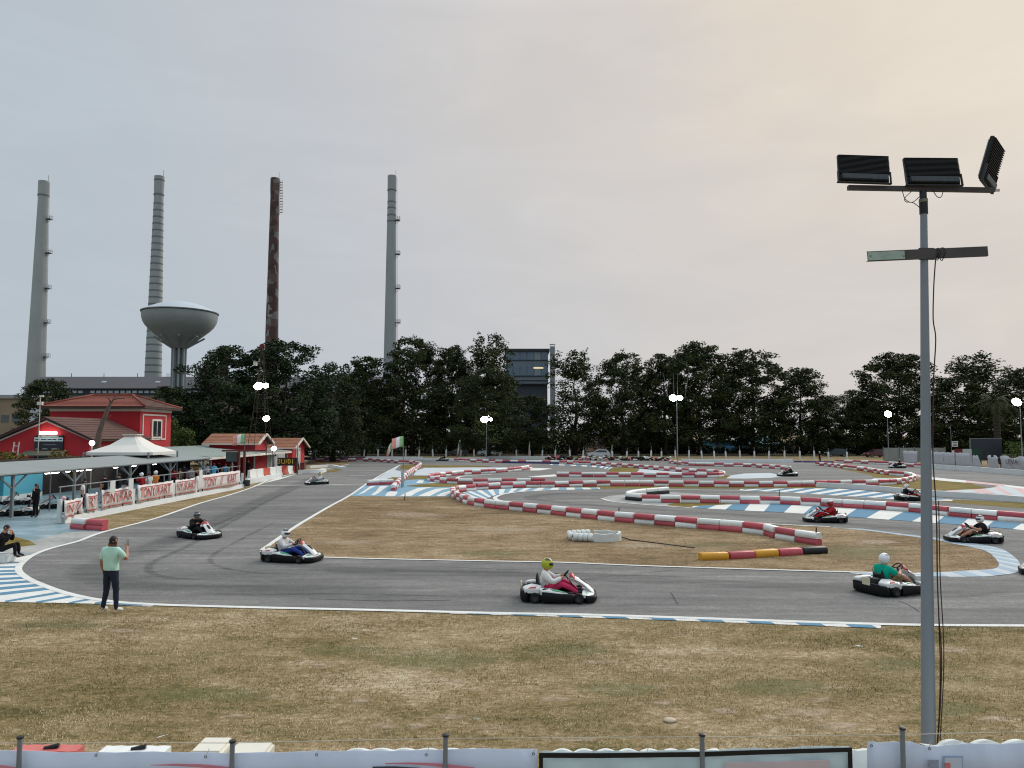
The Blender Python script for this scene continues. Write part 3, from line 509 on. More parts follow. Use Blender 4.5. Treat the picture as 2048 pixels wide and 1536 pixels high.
# long factory hall: sloped dark roof with clerestory strip
FH = empty('factory_hall', (PY(400, 780, 235).x, 235, 0), 0, 'long factory hall with dark sloping roof and a light strip below the eave', 'building')
fx0 = PY(50, 760, 235).x-FH.location.x; fx1 = PY(800, 760, 235).x-FH.location.x
ROOFD = mat('dark_roof_sheet', (84, 82, 84), 0.7, 0.12, 0.08, dirt=0.3, dirtcol=(60, 58, 60)); FWALL = mat('factory_wall', (120, 112, 100), 0.9, 0.15, 0.2, dirt=0.4)
ze = PY(0, 776, 235).z; zt = PY(0, 753, 240).z; 
MB().box(((fx0+fx1)/2, 6, ze/2-1.2), (fx1-fx0, 12, ze-2.4)).build('wall', FWALL, FH)
b = MB(); b.add([(fx0-0.5, -0.4, ze), (fx1, -0.4, ze), (fx1, 6, zt), (fx0-0.5, 6, zt), (fx0-0.5, 12.4, ze), (fx1, 12.4, ze), (fx0-0.5, -0.4, ze-0.3), (fx1, -0.4, ze-0.3), (fx1, 12.4, ze-0.3), (fx0-0.5, 12.4, ze-0.3)], [(0, 1, 2, 3), (3, 2, 5, 4), (6, 7, 1, 0), (4, 5, 8, 9), (9, 8, 7, 6), (0, 3, 4, 9, 6), (1, 7, 8, 5, 2)]); b.build('roof', ROOFD, FH)
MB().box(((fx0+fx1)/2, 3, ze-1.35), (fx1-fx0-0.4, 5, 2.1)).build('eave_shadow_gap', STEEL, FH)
for i in range(58):
    x = fx0+6+i*(fx1-fx0-8)/58
    if i % 13 == 7: continue
    MB().box((x, 0.38, ze-1.2), (1.35, 0.1, 0.75)).build('clerestory_pane', mat('pale_glass', (170, 182, 190), 0.25, 0.1, 0.3), FH)
for u in (205, 313): 
    x = PY(u, 764, 237).x-FH.location.x; MB().box((x, 2.9, ze+(zt-ze)*0.53), (1.5, 1.0, 0.12), M=Matrix.Rotation(math.atan2(zt-ze, 6.4), 3, 'X')).build('skylight', mat('skylight_frame', (150, 158, 162), 0.3, 0.1), FH)
for u in (143, 208, 275, 334, 338, 400): MB().box((PY(u, 750, 241).x-FH.location.x, 6, zt+0.5), (0.14, 0.14, 1.2)).build('roof_vent_rod', STEEL, FH)
FW = empty('factory_shed', (PY(20, 820, 190).x, 190, 0), 0, 'ochre factory shed with pale flat roof at the left edge', 'building')
zt2 = PY(0, 797, 190).z
MB().box((-6, 5, zt2/2), (22.5, 10, zt2)).build('wall', mat('ochre_wall', (150, 132, 108), 0.9, 0.15, 0.25, dirt=0.35), FW)
MB().box((-6, 5, zt2+0.45), (23.5, 11, 0.9)).build('roof', mat('pale_roof_sheet', (150, 152, 152), 0.7, 0.1, 0.3), FW)
for dx in (-4, -1.2, 1.6): MB().box((dx, -0.03, zt2*0.62), (1.9, 0.12, 1.8)).build('window', mat('dull_window', (92, 96, 100), 0.3, 0.2, 1), FW)
b = MB(); b.box((8.2, 2, zt2*0.45), (5.2, 6, zt2*0.9)); b.build('white_annex', mat('white_sheet_wall', (188, 194, 198), 0.7, 0.06, 0.5), FW)
# factory tower among the trees
FT = empty('factory_tower', (PY(1050, 800, 200).x, 200, 0), 0, 'blue grey factory tower block with glazed upper storeys between trees', 'building')
kk = 200/FPX; xl = PY(1012, 700, 200).x-FT.location.x; xr = PY(1096, 700, 200).x-FT.location.x; xc = (xl+xr)/2; wv = xr-xl; zz = lambda v: PY(1050, v, 200).z
TW = mat('blue_grey_cladding', (106, 117, 126), 0.6, 0.08, 0.4, stretch=(4, 4, 0.5)); TG = mat('tower_glass', (86, 106, 122), 0.15, 0.15, 0.5, spec=0.6)
MB().box((xc, 6.5, zz(770)/2), (wv-0.3, 11.4, zz(770))).build('lower_wall', mat('dark_cladding', (62, 68, 76), 0.7, 0.1, 0.4), FT)
MB().box((xc, 6, (zz(768)+zz(703))/2), (wv, 12, zz(703)-zz(768))).build('wall', TW, FT)
MB().box((xc, 6, zz(700.5)), (wv+0.9, 13, 0.75)).build('roof_slab', STEEL, FT)
for v0, v1 in ((704.5, 719.5), (732, 751)):
    for i in range(6):
        w_ = wv/6; MB().box((xl+w_*(i+0.5), -0.04, (zz(v0)+zz(v1))/2), (w_-0.3, 0.12, zz(v0)-zz(v1))).build('window', TG if i != 4 else mat('lit_glass', (120, 132, 136), 0.2, 0.1), FT)
MB().box((xc+wv*0.27, -0.14, zz(736)), (2.6, 0.12, 0.3)).build('lamp_strip', mat('warm_lamp', (255, 226, 180), emit=.75), FT)
for v in (720.5, 752.5, 761, 768): MB().box((xc, -0.06, zz(v)), (wv+0.1, 0.2, 0.22)).build('ledge', STEEL, FT)
fp = empty('flue_pipe', (PY(1105.5, 800, 199).x, 199, 0), 0, 'tall steel flue pipe with rain cap beside the factory tower', 'flue pipe')
b = MB(); b.lathe([(0.68, 0), (0.68, zz(694))], 18); b.build('pipe', GALV, fp, smooth='auto')
for v in (711, 730, 738, 770): MB().lathe([(0.72, zz(v)-0.12), (0.76, zz(v)), (0.72, zz(v)+0.12)], 18, capb=False, capt=False).build('pipe_flange', STEEL, fp, smooth='auto')
MB().lathe([(0.9, zz(690.5)), (0.85, zz(690)), (0.1, zz(688.5))], 18).build('rain_cap', GALV, fp, smooth='auto')
MB().box((-0.5, 0, zz(692)), (0.08, 0.08, 0.9)).box((0.5, 0, zz(692)), (0.08, 0.08, 0.9)).build('cap_bracket', STEEL, fp)
# low buildings glimpsed below the crowns
def shed(label, u0, u1, vt, Y, m, roof, d=8, cat_='building', name='house'):
    a = PY(u0, vt, Y); c = PY(u1, vt, Y); r = empty(name, ((a.x+c.x)/2, Y, 0), 0, label, cat_); w = c.x-a.x; h = a.z
    MB().box((0, d/2, h/2), (w, d, h)).build('wall', m, r)
    b = MB(); o = 0.4; b.add([(-w/2-o, -o, h), (w/2+o, -o, h), (w/2+o, d+o, h), (-w/2-o, d+o, h), (-w/2-o, d/2, h+1.8), (w/2+o, d/2, h+1.8)], [(0, 1, 5, 4), (2, 3, 4, 5), (0, 4, 3), (1, 2, 5), (3, 2, 1, 0)]); b.build('roof', roof, r)
    for i in range(max(2, int(w/4))):
        x = -w/2+w*(i+0.5)/max(2, int(w/4)); MB().box((x, -0.03, h*0.55), (1.1, 0.1, 1.3)).build('window', mat('dull_window', (92, 96, 100), 0.3, 0.2, 1), r)
    return r
BLUEW = mat('bright_blue_wall', (92, 158, 196), 0.7, 0.1, 0.5); PALER = mat('pale_roof_tiles', (150, 150, 150), 0.8, 0.1, 0.6)
shed('bright blue low house under the trees right of the lamp post', 1418, 1492, 881, 175, BLUEW, PALER)
shed('teal blue shed half hidden by tree trunks', 1494, 1560, 888, 176, mat('teal_wall', (70, 122, 138), 0.7, 0.1, 0.5), mat('teal_roof', (84, 128, 136), 0.7, 0.1, 0.5), d=6)
shed('salmon coloured low house behind the silver hatchback', 1180, 1300, 868, 185, mat('salmon_wall', (160, 126, 108), 0.8, 0.12, 0.4), PALER)
shed('distant pale house with flat roof beyond the right trees', 1868, 1905, 872, 190, mat('cream_wall', (168, 160, 146), 0.8, 0.1, 0.4), PALER)

# ================================================================ trees
def leaf_mat(name, cols, rough=0.7):
    m = bpy.data.materials.new(name); m.use_nodes = True; t = m.node_tree; n = t.nodes; l = t.links; b = n['Principled BSDF']; b.inputs['Roughness'].default_value = rough; b.inputs['Specular IOR Level'].default_value = 0.12
    at = n.new('ShaderNodeAttribute'); at.attribute_name = 'tint'; oi = n.new('ShaderNodeObjectInfo')
    cr = n.new('ShaderNodeValToRGB'); e = cr.color_ramp.elements; e[0].position = 0; e[0].color = (*cols[0], 1); e[1].position = 1; e[1].color = (*cols[-1], 1)
    for i, c in enumerate(cols[1:-1]): x = e.new((i+1)/(len(cols)-1)); x.color = (*c, 1)
    l.new(at.outputs['Fac'], cr.inputs[0]); l.new(cr.outputs[0], b.inputs['Base Color']); return m
LEAF = leaf_mat('plane_tree_leaves', [(0.016, 0.024, 0.010), (0.030, 0.043, 0.015), (0.048, 0.062, 0.022), (0.072, 0.074, 0.027), (0.11, 0.08, 0.034)])
LEAFD = leaf_mat('dark_leaves', [(0.014, 0.024, 0.011), (0.027, 0.044, 0.017), (0.044, 0.068, 0.026), (0.066, 0.094, 0.034)])
LEAFB = leaf_mat('bright_leaves', [(0.03, 0.05, 0.014), (0.06, 0.09, 0.022), (0.10, 0.14, 0.035), (0.16, 0.17, 0.05)])
LEAFY = leaf_mat('yellowed_leaves', [(0.05, 0.05, 0.015), (0.12, 0.10, 0.02), (0.22, 0.15, 0.03), (0.30, 0.18, 0.04)])
BARK = mat('bark', (62, 54, 46), 0.95, 0.25, 3, bump=0.5, bscale=12)
def leaves(pts, size, r, nrm=None, flat=0.0, tint=None):
    """one quad per leaf, random facing"""
    n = len(pts); a = r.normal(size=(n, 3)); a /= np.linalg.norm(a, axis=1)[:, None]
    if flat: a[:, 2] *= (1-flat)
    a /= np.linalg.norm(a, axis=1)[:, None]; c = r.normal(size=(n, 3)); bb_ = np.cross(a, c); bb_ /= np.linalg.norm(bb_, axis=1)[:, None]
    s_ = size*r.uniform(0.6, 1.25, n)[:, None]; w = s_*0.42
    v = np.empty((n, 4, 3)); v[:, 0] = pts-a*s_*0.5; v[:, 1] = pts+bb_*w+a*s_*0.08; v[:, 2] = pts+a*s_*0.5; v[:, 3] = pts-bb_*w+a*s_*0.08
    if tint is None: tint = np.clip(r.beta(2.0, 3.0, n), 0, 1)
    return v.reshape(-1, 3), tint
def leaf_mesh(name, V, tint, m):
    me = bpy.data.meshes.new(name); n = len(V)//4
    me.vertices.add(len(V)); me.vertices.foreach_set('co', V.astype(np.float32).ravel()); me.loops.add(len(V)); me.loops.foreach_set('vertex_index', np.arange(len(V), dtype=np.int32))
    me.polygons.add(n); me.polygons.foreach_set('loop_start', np.arange(0, len(V), 4, dtype=np.int32)); me.polygons.foreach_set('loop_total', np.full(n, 4, dtype=np.int32))
    a = me.attributes.new('tint', 'FLOAT', 'FACE'); a.data.foreach_set('value', np.asarray(tint, dtype=np.float32)); me.materials.append(m); me.update(calc_edges=True); return me
def tree_proto(seed, H=20.0, Wd=11.0, base=2.0, nclump=120, per=120, leaf=0.31, shape=1.0, m=None, spires=4, sparse=0.0):
    r = np.random.default_rng(seed); P = []; T = []; cl = []
    for i in range(nclump):
        z = base+(H-base)*r.beta(1.1, 1.1); t = (z-base)/(H-base)
        env = Wd/2*(min(1.0, 0.7+1.8*t))*max(0.14, math.sqrt(max(0.0, 1-(max(0, (t-0.42)/0.62)**2.2)*shape)))
        a = r.uniform(0, 2*math.pi); rr = env*math.sqrt(r.uniform(0.12, 1))
        rr *= 0.86+0.28*math.sin(3*a+seed)*math.sin(5*t*3+seed)
        cl.append((rr*math.cos(a), rr*math.sin(a), z, r.uniform(0.75, 1.55)*(1-0.35*t)))
    for i in range(spires):                            # uneven tops
        a = r.uniform(0, 2*math.pi); rr = Wd*0.24*r.uniform(0, 1); h = H*r.uniform(0.9, 1.05)
        for q in range(5): cl.append((rr*math.cos(a)+r.normal()*0.3, rr*math.sin(a)+r.normal()*0.3, h-q*0.85, 0.35+0.16*q))
    for (x, y, z, s_) in cl:
        n = int(per*1.45*(s_/1.1)**2*r.uniform(0.5, 1.2)*(1-sparse)); d = r.normal(size=(n, 3)); d /= np.linalg.norm(d, axis=1)[:, None]
        rad = s_*(r.uniform(0.05, 1, n)**0.5)[:, None]; p = np.array([x, y, z])+d*rad*np.array([1.05, 1.05, 0.85]); P.append(p)
        T.append(np.clip(r.beta(1.6, 3.4, n)*0.85+r.uniform(-0.15, 0.25), 0, 1))
    P = np.concatenate(P); T = np.concatenate(T); V, T = leaves(P, leaf, r, tint=T)
    crown = leaf_mesh('crown', V, T, m or LEAF)
    b = MB(); tr = H*0.017; pts = [(0, 0, 0)]
    for i in range(1, 7): pts.append((r.normal()*0.12*i**0.5, r.normal()*0.12*i**0.5, H*0.13*i))
    b.tube(pts, [tr*1.35]+[tr*(1-0.14*i) for i in range(1, 7)], 9)
    for i in range(9):
        j = r.integers(1, 5); p = Vector(pts[j]); a = r.uniform(0, 2*math.pi); l_ = Wd*r.uniform(0.25, 0.42)
        e_ = p+Vector((math.cos(a)*l_, math.sin(a)*l_, H*r.uniform(0.08, 0.2))); mi = p.lerp(e_, 0.5)+Vector((0, 0, -0.3))
        b.tube([p, mi, e_], [tr*0.45, tr*0.3, tr*0.1], 6)
    return b.mesh('trunk', BARK, smooth=True), crown, H, Wd
PROTO = [tree_proto(11, nclump=260, per=125), tree_proto(23, nclump=230, per=120, Wd=9.5, spires=6, shape=1.0), tree_proto(37, nclump=290, per=120, Wd=12, spires=5), tree_proto(41, nclump=190, per=75, Wd=9, spires=7, shape=0.95, sparse=0.1),
         tree_proto(59, nclump=300, per=120, Wd=13, base=1.2, spires=2, shape=1.05, m=LEAFD), tree_proto(67, nclump=220, per=105, Wd=10, H=20, base=1.5, spires=3)]
def tree(label, u, vt, hw, Y, proto, rz=0.0, name='plane_tree', group='row of trees behind the track', sq=1.0):
    if Y >= 126 and 'lit by' not in label: Y += 16
    tm, cm, H, Wd = PROTO[proto]; p = PY(u, vt, Y); h = p.z; w = hw*2*1.38*Y/FPX
    t = empty(name, (p.x, Y, 0), rz, label, 'tree', group)
    s_ = (w/Wd, w/Wd*sq, h/H/1.02); a = put('trunk', tm, t, scale=(max(0.8, s_[0]), max(0.8, s_[0]), s_[2])); c = put('crown', cm, t, scale=s_)
    return t
tree('big dense dark tree left of the lattice mast behind the cabins', 455, 690, 74, 104, 4, 0.3)
tree('big dense dark tree behind the lattice mast', 572, 680, 82, 108, 4, 2.1)
tree('low dark tree just right of the mast with pale gaps', 668, 745, 48, 118, 5, 1.0)
tree('spiky topped tree before the rightmost chimney', 730, 712, 46, 132, 1, 0.5)
tree('tall double topped dark tree just right of the rightmost chimney', 826, 673, 58, 136, 0, 1.4)
tree('slim dark tree between the double topped tree and the thin topped tree', 905, 690, 42, 138, 1, 2.6)
tree('thin topped tree left of the factory tower', 982, 666, 46, 136, 3, 0.9)
tree('dense tree filling below the thin topped one, lit by a floodlight', 978, 735, 58, 131, 2, 4.1)
tree('low round tree in front of the factory tower', 1062, 790, 44, 128, 5, 3.0)
tree('airy see-through tree right of the steel flue pipe', 1148, 698, 47, 138, 3, 2.2)
tree('broad dark tree right of the airy one', 1245, 706, 52, 138, 0, 4.4)
tree('narrow dark tree left of the tallest right-hand crown', 1326, 706, 44, 139, 1, 5.2)
tree('tallest crown right behind the double lamp post', 1396, 685, 60, 140, 2, 0.2)
tree('broad crown above the bright blue house', 1502, 700, 66, 141, 0, 2.9)
tree('lower browner tree beside the gap in the tree row', 1600, 735, 48, 140, 5, 5.0)
tree('small low tree at the gap in the tree row', 1652, 790, 34, 139, 5, 1.9)
tree('small tree at the left foot of the wide right crown', 1712, 778, 36, 139, 1, 3.7)
tree('wide dark crown behind the single lamp post', 1792, 705, 64, 138, 2, 5.6)
tree('pointed crown just right of the grey foreground pole', 1950, 705, 62, 132, 3, 1.2)
tree('brownish lower tree behind the palm', 1915, 752, 58, 128, 5, 0.4)
tree('tree cut by the right picture edge', 2040, 735, 46, 134, 1, 2.0)
tree('small tree behind the red gabled building', 96, 757, 46, 96, 5, 0.9, name='small_tree', group='small trees by the red house')
tree('round greenish tree in front of the water tower legs', 345, 772, 46, 100, 5, 2.4, name='small_tree', group='small trees by the red house')
# dark hedge under the crowns and creeper beside the red house
def leaf_mass(name, boxes, n, size, m, label, cat_, seed, kind=None):
    r = np.random.default_rng(seed); P = []; vol = sum((b[1]-b[0])*(b[3]-b[2])*(b[5]-b[4]) for b in boxes)
    for b in boxes:
        q = max(40, int(n*(b[1]-b[0])*(b[3]-b[2])*(b[5]-b[4])/vol)); p = r.uniform(size=(q, 3)); p = p*np.array([b[1]-b[0], b[3]-b[2], b[5]-b[4]])+np.array([b[0], b[2], b[4]])
        top = b[4]+(b[5]-b[4])*(0.72+0.28*np.sin(p[:, 0]*1.3+seed)*np.sin(p[:, 0]*0.53+1)); p = p[p[:, 2] < top]; P.append(p)
    V, T = leaves(np.concatenate(P), size, r); o = put(name, leaf_mesh(name, V, T, m)); tag(o, label, cat_, kind=kind); return o
hx = lambda u, Y: PY(u, 900, Y).x
leaf_mass('hedge', [(hx(560, 166), hx(1170, 166), 164, 168, 0, 6.5)], 26000, 0.5, LEAFD, 'tall dark hedge behind the trees at the left and middle', 'hedge', 3)
leaf_mass('hedge', [(hx(1215, 166), hx(1410, 166), 164, 167, 0, 4.3)], 8000, 0.5, LEAFD, 'dark hedge behind the lamp post', 'hedge', 4)
leaf_mass('hedge', [(hx(1405, 166), hx(1600, 166), 165, 167, 0, 2.0)], 5000, 0.4, LEAFD, 'low dark hedge before the bright blue house', 'hedge', 5)
leaf_mass('hedge', [(hx(1595, 166), hx(1900, 166), 164, 167, 0, 4.8)], 12000, 0.5, LEAFD, 'dark hedge behind the parked dark cars', 'hedge', 6)
leaf_mass('hedge', [(hx(1900, 166), hx(2160, 166), 164, 167, 0, 3.4)], 9000, 0.5, LEAFD, 'dark hedge behind the billboard and palm', 'hedge', 7)
leaf_mass('creeper', [(hx(338, 84), hx(352, 84), 83.2, 84.6, 3.0, 7.2), (hx(352, 86), hx(385, 86), 85, 87, 1.5, 6.4)], 5000, 0.22, LEAFB, 'bright green creeper beside the red house wall', 'creeper', 8)
leaf_mass('bush', [(hx(0, 56), hx(42, 56), 55, 57, 1.2, 3.6)], 2600, 0.16, LEAFY, 'orange leaved bush before the red gable, left of its door', 'bush', 9)
leaf_mass('bush', [(hx(112, 57), hx(158, 57), 56, 58, 1.2, 3.75)], 2600, 0.16, LEAFY, 'yellow leaved bush right of the red gable door', 'bush', 10)
leaf_mass('flowering_bush', [(hx(2025, 100), hx(2110, 100), 98, 102, 0, 3.4)], 5000, 0.22, LEAFB, 'pale flowering bush at the right picture edge', 'bush', 12)
# palm
def palm(u, v_base, v_top, Y):
    p = PY(u, v_base, Y); h = PY(u, v_top, Y).z; t = empty('palm_tree', (p.x, Y, 0), 0, 'palm tree with shaggy trunk before the dark billboard', 'palm tree')
    r = np.random.default_rng(5); b = MB(); prof = []
    for i in range(40): z = h*i/39; prof.append((0.46-0.12*i/39+0.07*(i % 2), z))
    b.lathe(prof, 14); b.build('trunk', mat('palm_bark', (58, 50, 44), 0.95, 0.3, 4, bump=0.6, bscale=10), t)
    P = []
    for f in range(46):
        a = r.uniform(0, 2*math.pi); up = r.uniform(-0.5, 1.25); l_ = r.uniform(2.2, 3.4); pts = []
        for k_ in range(12):
            s_ = k_/11; x = l_*s_*math.cos(up*0.8); z = h+l_*s_*math.sin(up)-1.5*s_*s_*1.3; pts.append(Vector((x*math.cos(a), x*math.sin(a), z)))
        for k_ in range(1, 12):
            d = (pts[k_]-pts[k_-1]).normalized(); sd_ = d.cross(Vector((0, 0, 1))).normalized(); w_ = 0.5*(1-abs(k_/11-0.45)*1.2)
            for sgn in (-1, 1):
                c = pts[k_]; tip = c+sd_*sgn*w_+d*0.25-Vector((0, 0, 0.18)); P += [c-d*0.07, c+d*0.07, tip+d*0.02, tip-d*0.02]
    V = np.array([tuple(q) for q in P]); leafm = leaf_mesh('crown', V, np.clip(r.beta(2, 3, len(V)//4), 0, 1), LEAF); put('crown', leafm, t)
palm(1997, 925, 805, 108)
# bare tree before the red house
bt = empty('bare_tree', (G(197, 930).x, 60, 0), 0, 'leafless leaning tree trunk in front of the red house', 'tree'); x0 = PY(190, 890, 60).x-bt.location.x
b = MB(); pt = lambda u, v: Vector((PY(u, v, 60).x-bt.location.x, 0, PY(u, v, 60).z))
b.tube([pt(190, 925), pt(193, 895), pt(200, 862), pt(208, 838), pt(217, 815), pt(222, 805)], [0.32, 0.28, 0.22, 0.18, 0.14, 0.1], 9); b.build('trunk', mat('grey_bark', (92, 76, 68), 0.9, 0.2, 3, bump=0.4), bt, smooth=True)
for q, rr in (([(217, 815), (226, 800), (238, 796), (250, 797)], 0.09), ([(222, 806), (218, 797), (212, 793)], 0.08), ([(222, 806), (232, 790), (246, 786), (262, 788)], 0.05), ([(208, 838), (216, 836), (222, 830)], 0.05)):
    b = MB(); b.tube([pt(*w_) for w_ in q], [rr*(1-0.22*i) for i in range(len(q))], 6); b.build('branch', MATS['grey_bark'], bt, smooth=True)
# ================================================================ red houses
REDW = mat('red_render', (176, 40, 47), 0.8, 0.07, 0.8, dirt=0.12, dirtcol=(110, 34, 36)); TRIM = mat('cream_trim', (206, 198, 188), 0.7, 0.06, 2)
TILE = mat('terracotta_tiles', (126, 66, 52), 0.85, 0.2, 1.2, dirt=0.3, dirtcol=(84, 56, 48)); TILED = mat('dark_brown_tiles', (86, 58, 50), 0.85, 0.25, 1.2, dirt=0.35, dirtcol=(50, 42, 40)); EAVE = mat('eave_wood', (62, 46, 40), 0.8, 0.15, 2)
GLASS = mat('window_glass', (40, 46, 52), 0.12, 0.1, 1, spec=0.6); DARK = mat('dark_interior', (20, 20, 22), 0.8, 0.1, 1)
def tile_rows(parent, a, b, c, d, n, m, lift=0.05):
    """roof slope a-b (eave) to d-c (ridge): overlapping tile courses, each its own piece"""
    a, b, c, d = map(Vector, (a, b, c, d)); nm = (b-a).cross(d-a).normalized()
    if nm.z < 0: nm = -nm
    for i in range(n):
        t0 = i/n; t1 = min(1, (i+1.12)/n); q = [a.lerp(d, t0), b.lerp(c, t0), b.lerp(c, t1), a.lerp(d, t1)]
        lo = [q[0]+nm*lift, q[1]+nm*lift, q[2]+nm*0.012, q[3]+nm*0.012]; mb = MB(); mb.add([*q, *lo], [(0, 1, 5, 4), (4, 5, 6, 7), (1, 2, 6, 5), (3, 0, 4, 7), (2, 3, 7, 6)]); mb.build('tile_course', m, parent)
# main house with hip roof
H1 = empty('red_house', (-40, 75, 0), 0, 'red two storey house with hipped terracotta roof', 'house')
MB().box((0, 0.25, 3.45), (8.7, 6.5, 6.9)).build('wall', REDW, H1)
ex, ey0, ey1, ez = 5.1, -3.75, 4.3, 6.92
rd0, rd1, rz_, ry = -2.0, 1.9, 8.15, 0.27
rf = MB(); rf.box((0, (ey0+ey1)/2, ez-0.1), (2*ex, ey1-ey0, 0.18)); roof = rf.build('roof', EAVE, H1)
A, B_, C_, D_ = (-ex, ey0, ez), (ex, ey0, ez), (ex, ey1, ez), (-ex, ey1, ez); E_, F_ = (rd0, ry, rz_), (rd1, ry, rz_)
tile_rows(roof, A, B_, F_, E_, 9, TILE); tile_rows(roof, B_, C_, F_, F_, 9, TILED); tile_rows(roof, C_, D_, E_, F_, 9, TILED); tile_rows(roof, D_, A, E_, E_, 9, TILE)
for p, q in ((A, E_), (B_, F_), (C_, F_), (D_, E_), (E_, F_)): MB().tube([Vector(p)+Vector((0, 0, .08)), Vector(q)+Vector((0, 0, .08))], 0.11, 8).build('ridge_tile', TILE, roof, smooth=True)
MB().box((0, -3.02, 6.62), (8.72, 0.08, 0.28)).box((4.37, 0.25, 6.62), (0.08, 6.5, 0.28)).build('cornice', TRIM, H1)
wd = MB(); wx = 4.37
for y0, y1, z0, z1 in ((-2.6, 2.3, 6.1, 6.25), (-2.6, 2.3, 3.7, 3.85), (-2.6, -2.45, 3.85, 6.1), (2.15, 2.3, 3.85, 6.1)): wd.box((wx, (y0+y1)/2, (z0+z1)/2), (0.1, y1-y0, z1-z0))
wd.build('trim_frame', TRIM, H1)
wn = MB().box((wx, 0.25, 4.75), (0.14, 1.7, 1.7)).build('window', GLASS, H1)
MB().box((wx+.03, -0.7, 4.75), (0.14, 0.22, 2.0)).box((wx+.03, 1.2, 4.75), (0.14, 0.22, 2.0)).box((wx+.03, .25, 5.68), (0.14, 1.7, 0.2)).box((wx+.03, .25, 3.95), (0.14, 1.7, 0.16)).build('frame', TRIM, wn)
MB().box((wx+.05, 0.25, 4.75), (0.1, 0.1, 1.6)).build('mullion', TRIM, wn)
# gabled annex
H2 = empty('red_gabled_annex', (-38.4, 62, 0), 0, 'red single storey building with wide gable and dark doorway', 'house')
b = MB(); hw, ze_, za, dp = 3.55, 3.95, 5.5, 9.4
b.add([(-hw-.4, 0, 0), (hw, 0, 0), (hw, 0, ze_), (0, 0, za), (-hw-.4, 0, ze_-.15), (-hw-.4, dp, 0), (hw, dp, 0), (hw, dp, ze_), (0, dp, za), (-hw-.4, dp, ze_-.15)], [(0, 1, 2, 3, 4), (9, 8, 7, 6, 5), (1, 6, 7, 2), (5, 0, 4, 9), (2, 7, 8, 3), (4, 3, 8, 9)]); b.build('wall', REDW, H2)
b = MB()
for sx in (-1, 1):
    x = sx*(hw+0.55+(0.4 if sx < 0 else 0)); zq = ze_-.25-(.15 if sx < 0 else 0)
    b.add([(0, -0.5, za+.05), (x, -0.5, zq), (x, dp, zq), (0, dp, za+.05), (0, -0.5, za+.2), (x, -0.5, zq+.15), (x, dp, zq+.15), (0, dp, za+.2)], [(0, 1, 2, 3), (4, 7, 6, 5), (0, 4, 5, 1), (1, 5, 6, 2), (2, 6, 7, 3)])
r2 = b.build('roof', EAVE, H2)
tile_rows(r2, (hw+.6, -0.52, ze_-.1), (hw+.6, dp, ze_-.1), (0, dp, za+.22), (0, -0.52, za+.22), 9, TILED); tile_rows(r2, (-hw-1, -0.52, ze_-.25), (-hw-1, dp, ze_-.25), (0, dp, za+.22), (0, -0.52, za+.22), 9, TILED)
for sx in (-1, 1):
    x = sx*(hw+0.25); MB().bar((0, -0.06, za-.12), (x, -0.06, ze_-.2-.0), 0.14, 0.1).build('verge_trim', TRIM, H2)
MB().box((0.35, -0.02, 1.3), (2.5, 0.1, 2.5)).build('doorway', DARK, H2)
b = MB(); b.add([(-1.5, -0.05, 2.95), (1.75, -0.05, 2.95), (2.0, -1.0, 2.6), (-1.75, -1.0, 2.6), (-1.5, -0.05, 2.85), (1.75, -0.05, 2.85), (2.0, -1.0, 2.5), (-1.75, -1.0, 2.5)], [(0, 1, 2, 3), (7, 6, 5, 4), (3, 2, 6, 7), (0, 3, 7, 4), (1, 5, 6, 2)]); b.build('awning', mat('olive_awning', (92, 94, 80), 0.8, 0.1, 2), H2)
def text_mesh(s_, size, m, ext=0.003, shear=0.0, name='lettering', xs=1.0):
    cu = bpy.data.curves.new('t', 'FONT'); cu.body = s_; cu.size = size; cu.extrude = ext; cu.align_x = 'CENTER'; cu.align_y = 'CENTER'; cu.shear = shear; cu.resolution_u = 3
    o = bpy.data.objects.new('t', cu); C.objects.link(o); o.scale = (xs, 1, 1); bpy.context.view_layer.update(); dg = bpy.context.evaluated_depsgraph_get(); me = bpy.data.meshes.new_from_object(o.evaluated_get(dg)); bpy.data.objects.remove(o)
    for v in me.vertices: v.co.x *= xs
    me.materials.clear(); me.materials.append(m); me.name = name; return me
sg = empty('entrance_sign', (-38.1, 61.9, 3.0), 0, 'dark sign board with a white title band above the doorway', 'sign')
MB().box((0, 0, 0.6), (2.35, 0.1, 1.2)).build('board', mat('sign_dark', (34, 38, 46), 0.4, 0.3, 1.2), sg)
MB().box((0, -0.06, 0.86), (2.35, 0.03, 0.32)).build('title_band', mat('sign_white', (196, 210, 212), 0.5, 0.05), sg)
INK = mat('dark_ink', (40, 70, 76), 0.6, 0.1)
for x, w_ in ((-0.92, .34), (-.4, .42), (0.08, .34), (0.48, .34), (0.95, .3)): MB().box((x, -0.078, 0.86), (w_, 0.008, 0.09)).build('illegible_word', INK, sg)
MB().box((0, -0.056, 1.12), (1.6, 0.012, 0.07)).build('text_strip', mat('pale_print', (150, 166, 160), 0.6, 0.2, 8), sg)
for x, w_, z in ((-0.3, .42, .08), (.5, .46, .08), (-.95, .28, .06)): MB().box((x, -0.056, z), (w_, 0.012, 0.07)).build('text_strip', MATS['pale_print'], sg)
MB().box((0.1, -0.055, 0.42), (1.1, 0.01, 0.05)).build('text_strip', mat('grey_print', (110, 126, 134), 0.6, 0.2, 8), sg)
LAMPW = mat('lamp_white', (255, 250, 240), emit=7.0); LAMPF = mat('flood_white', (255, 253, 238), emit=38.0)
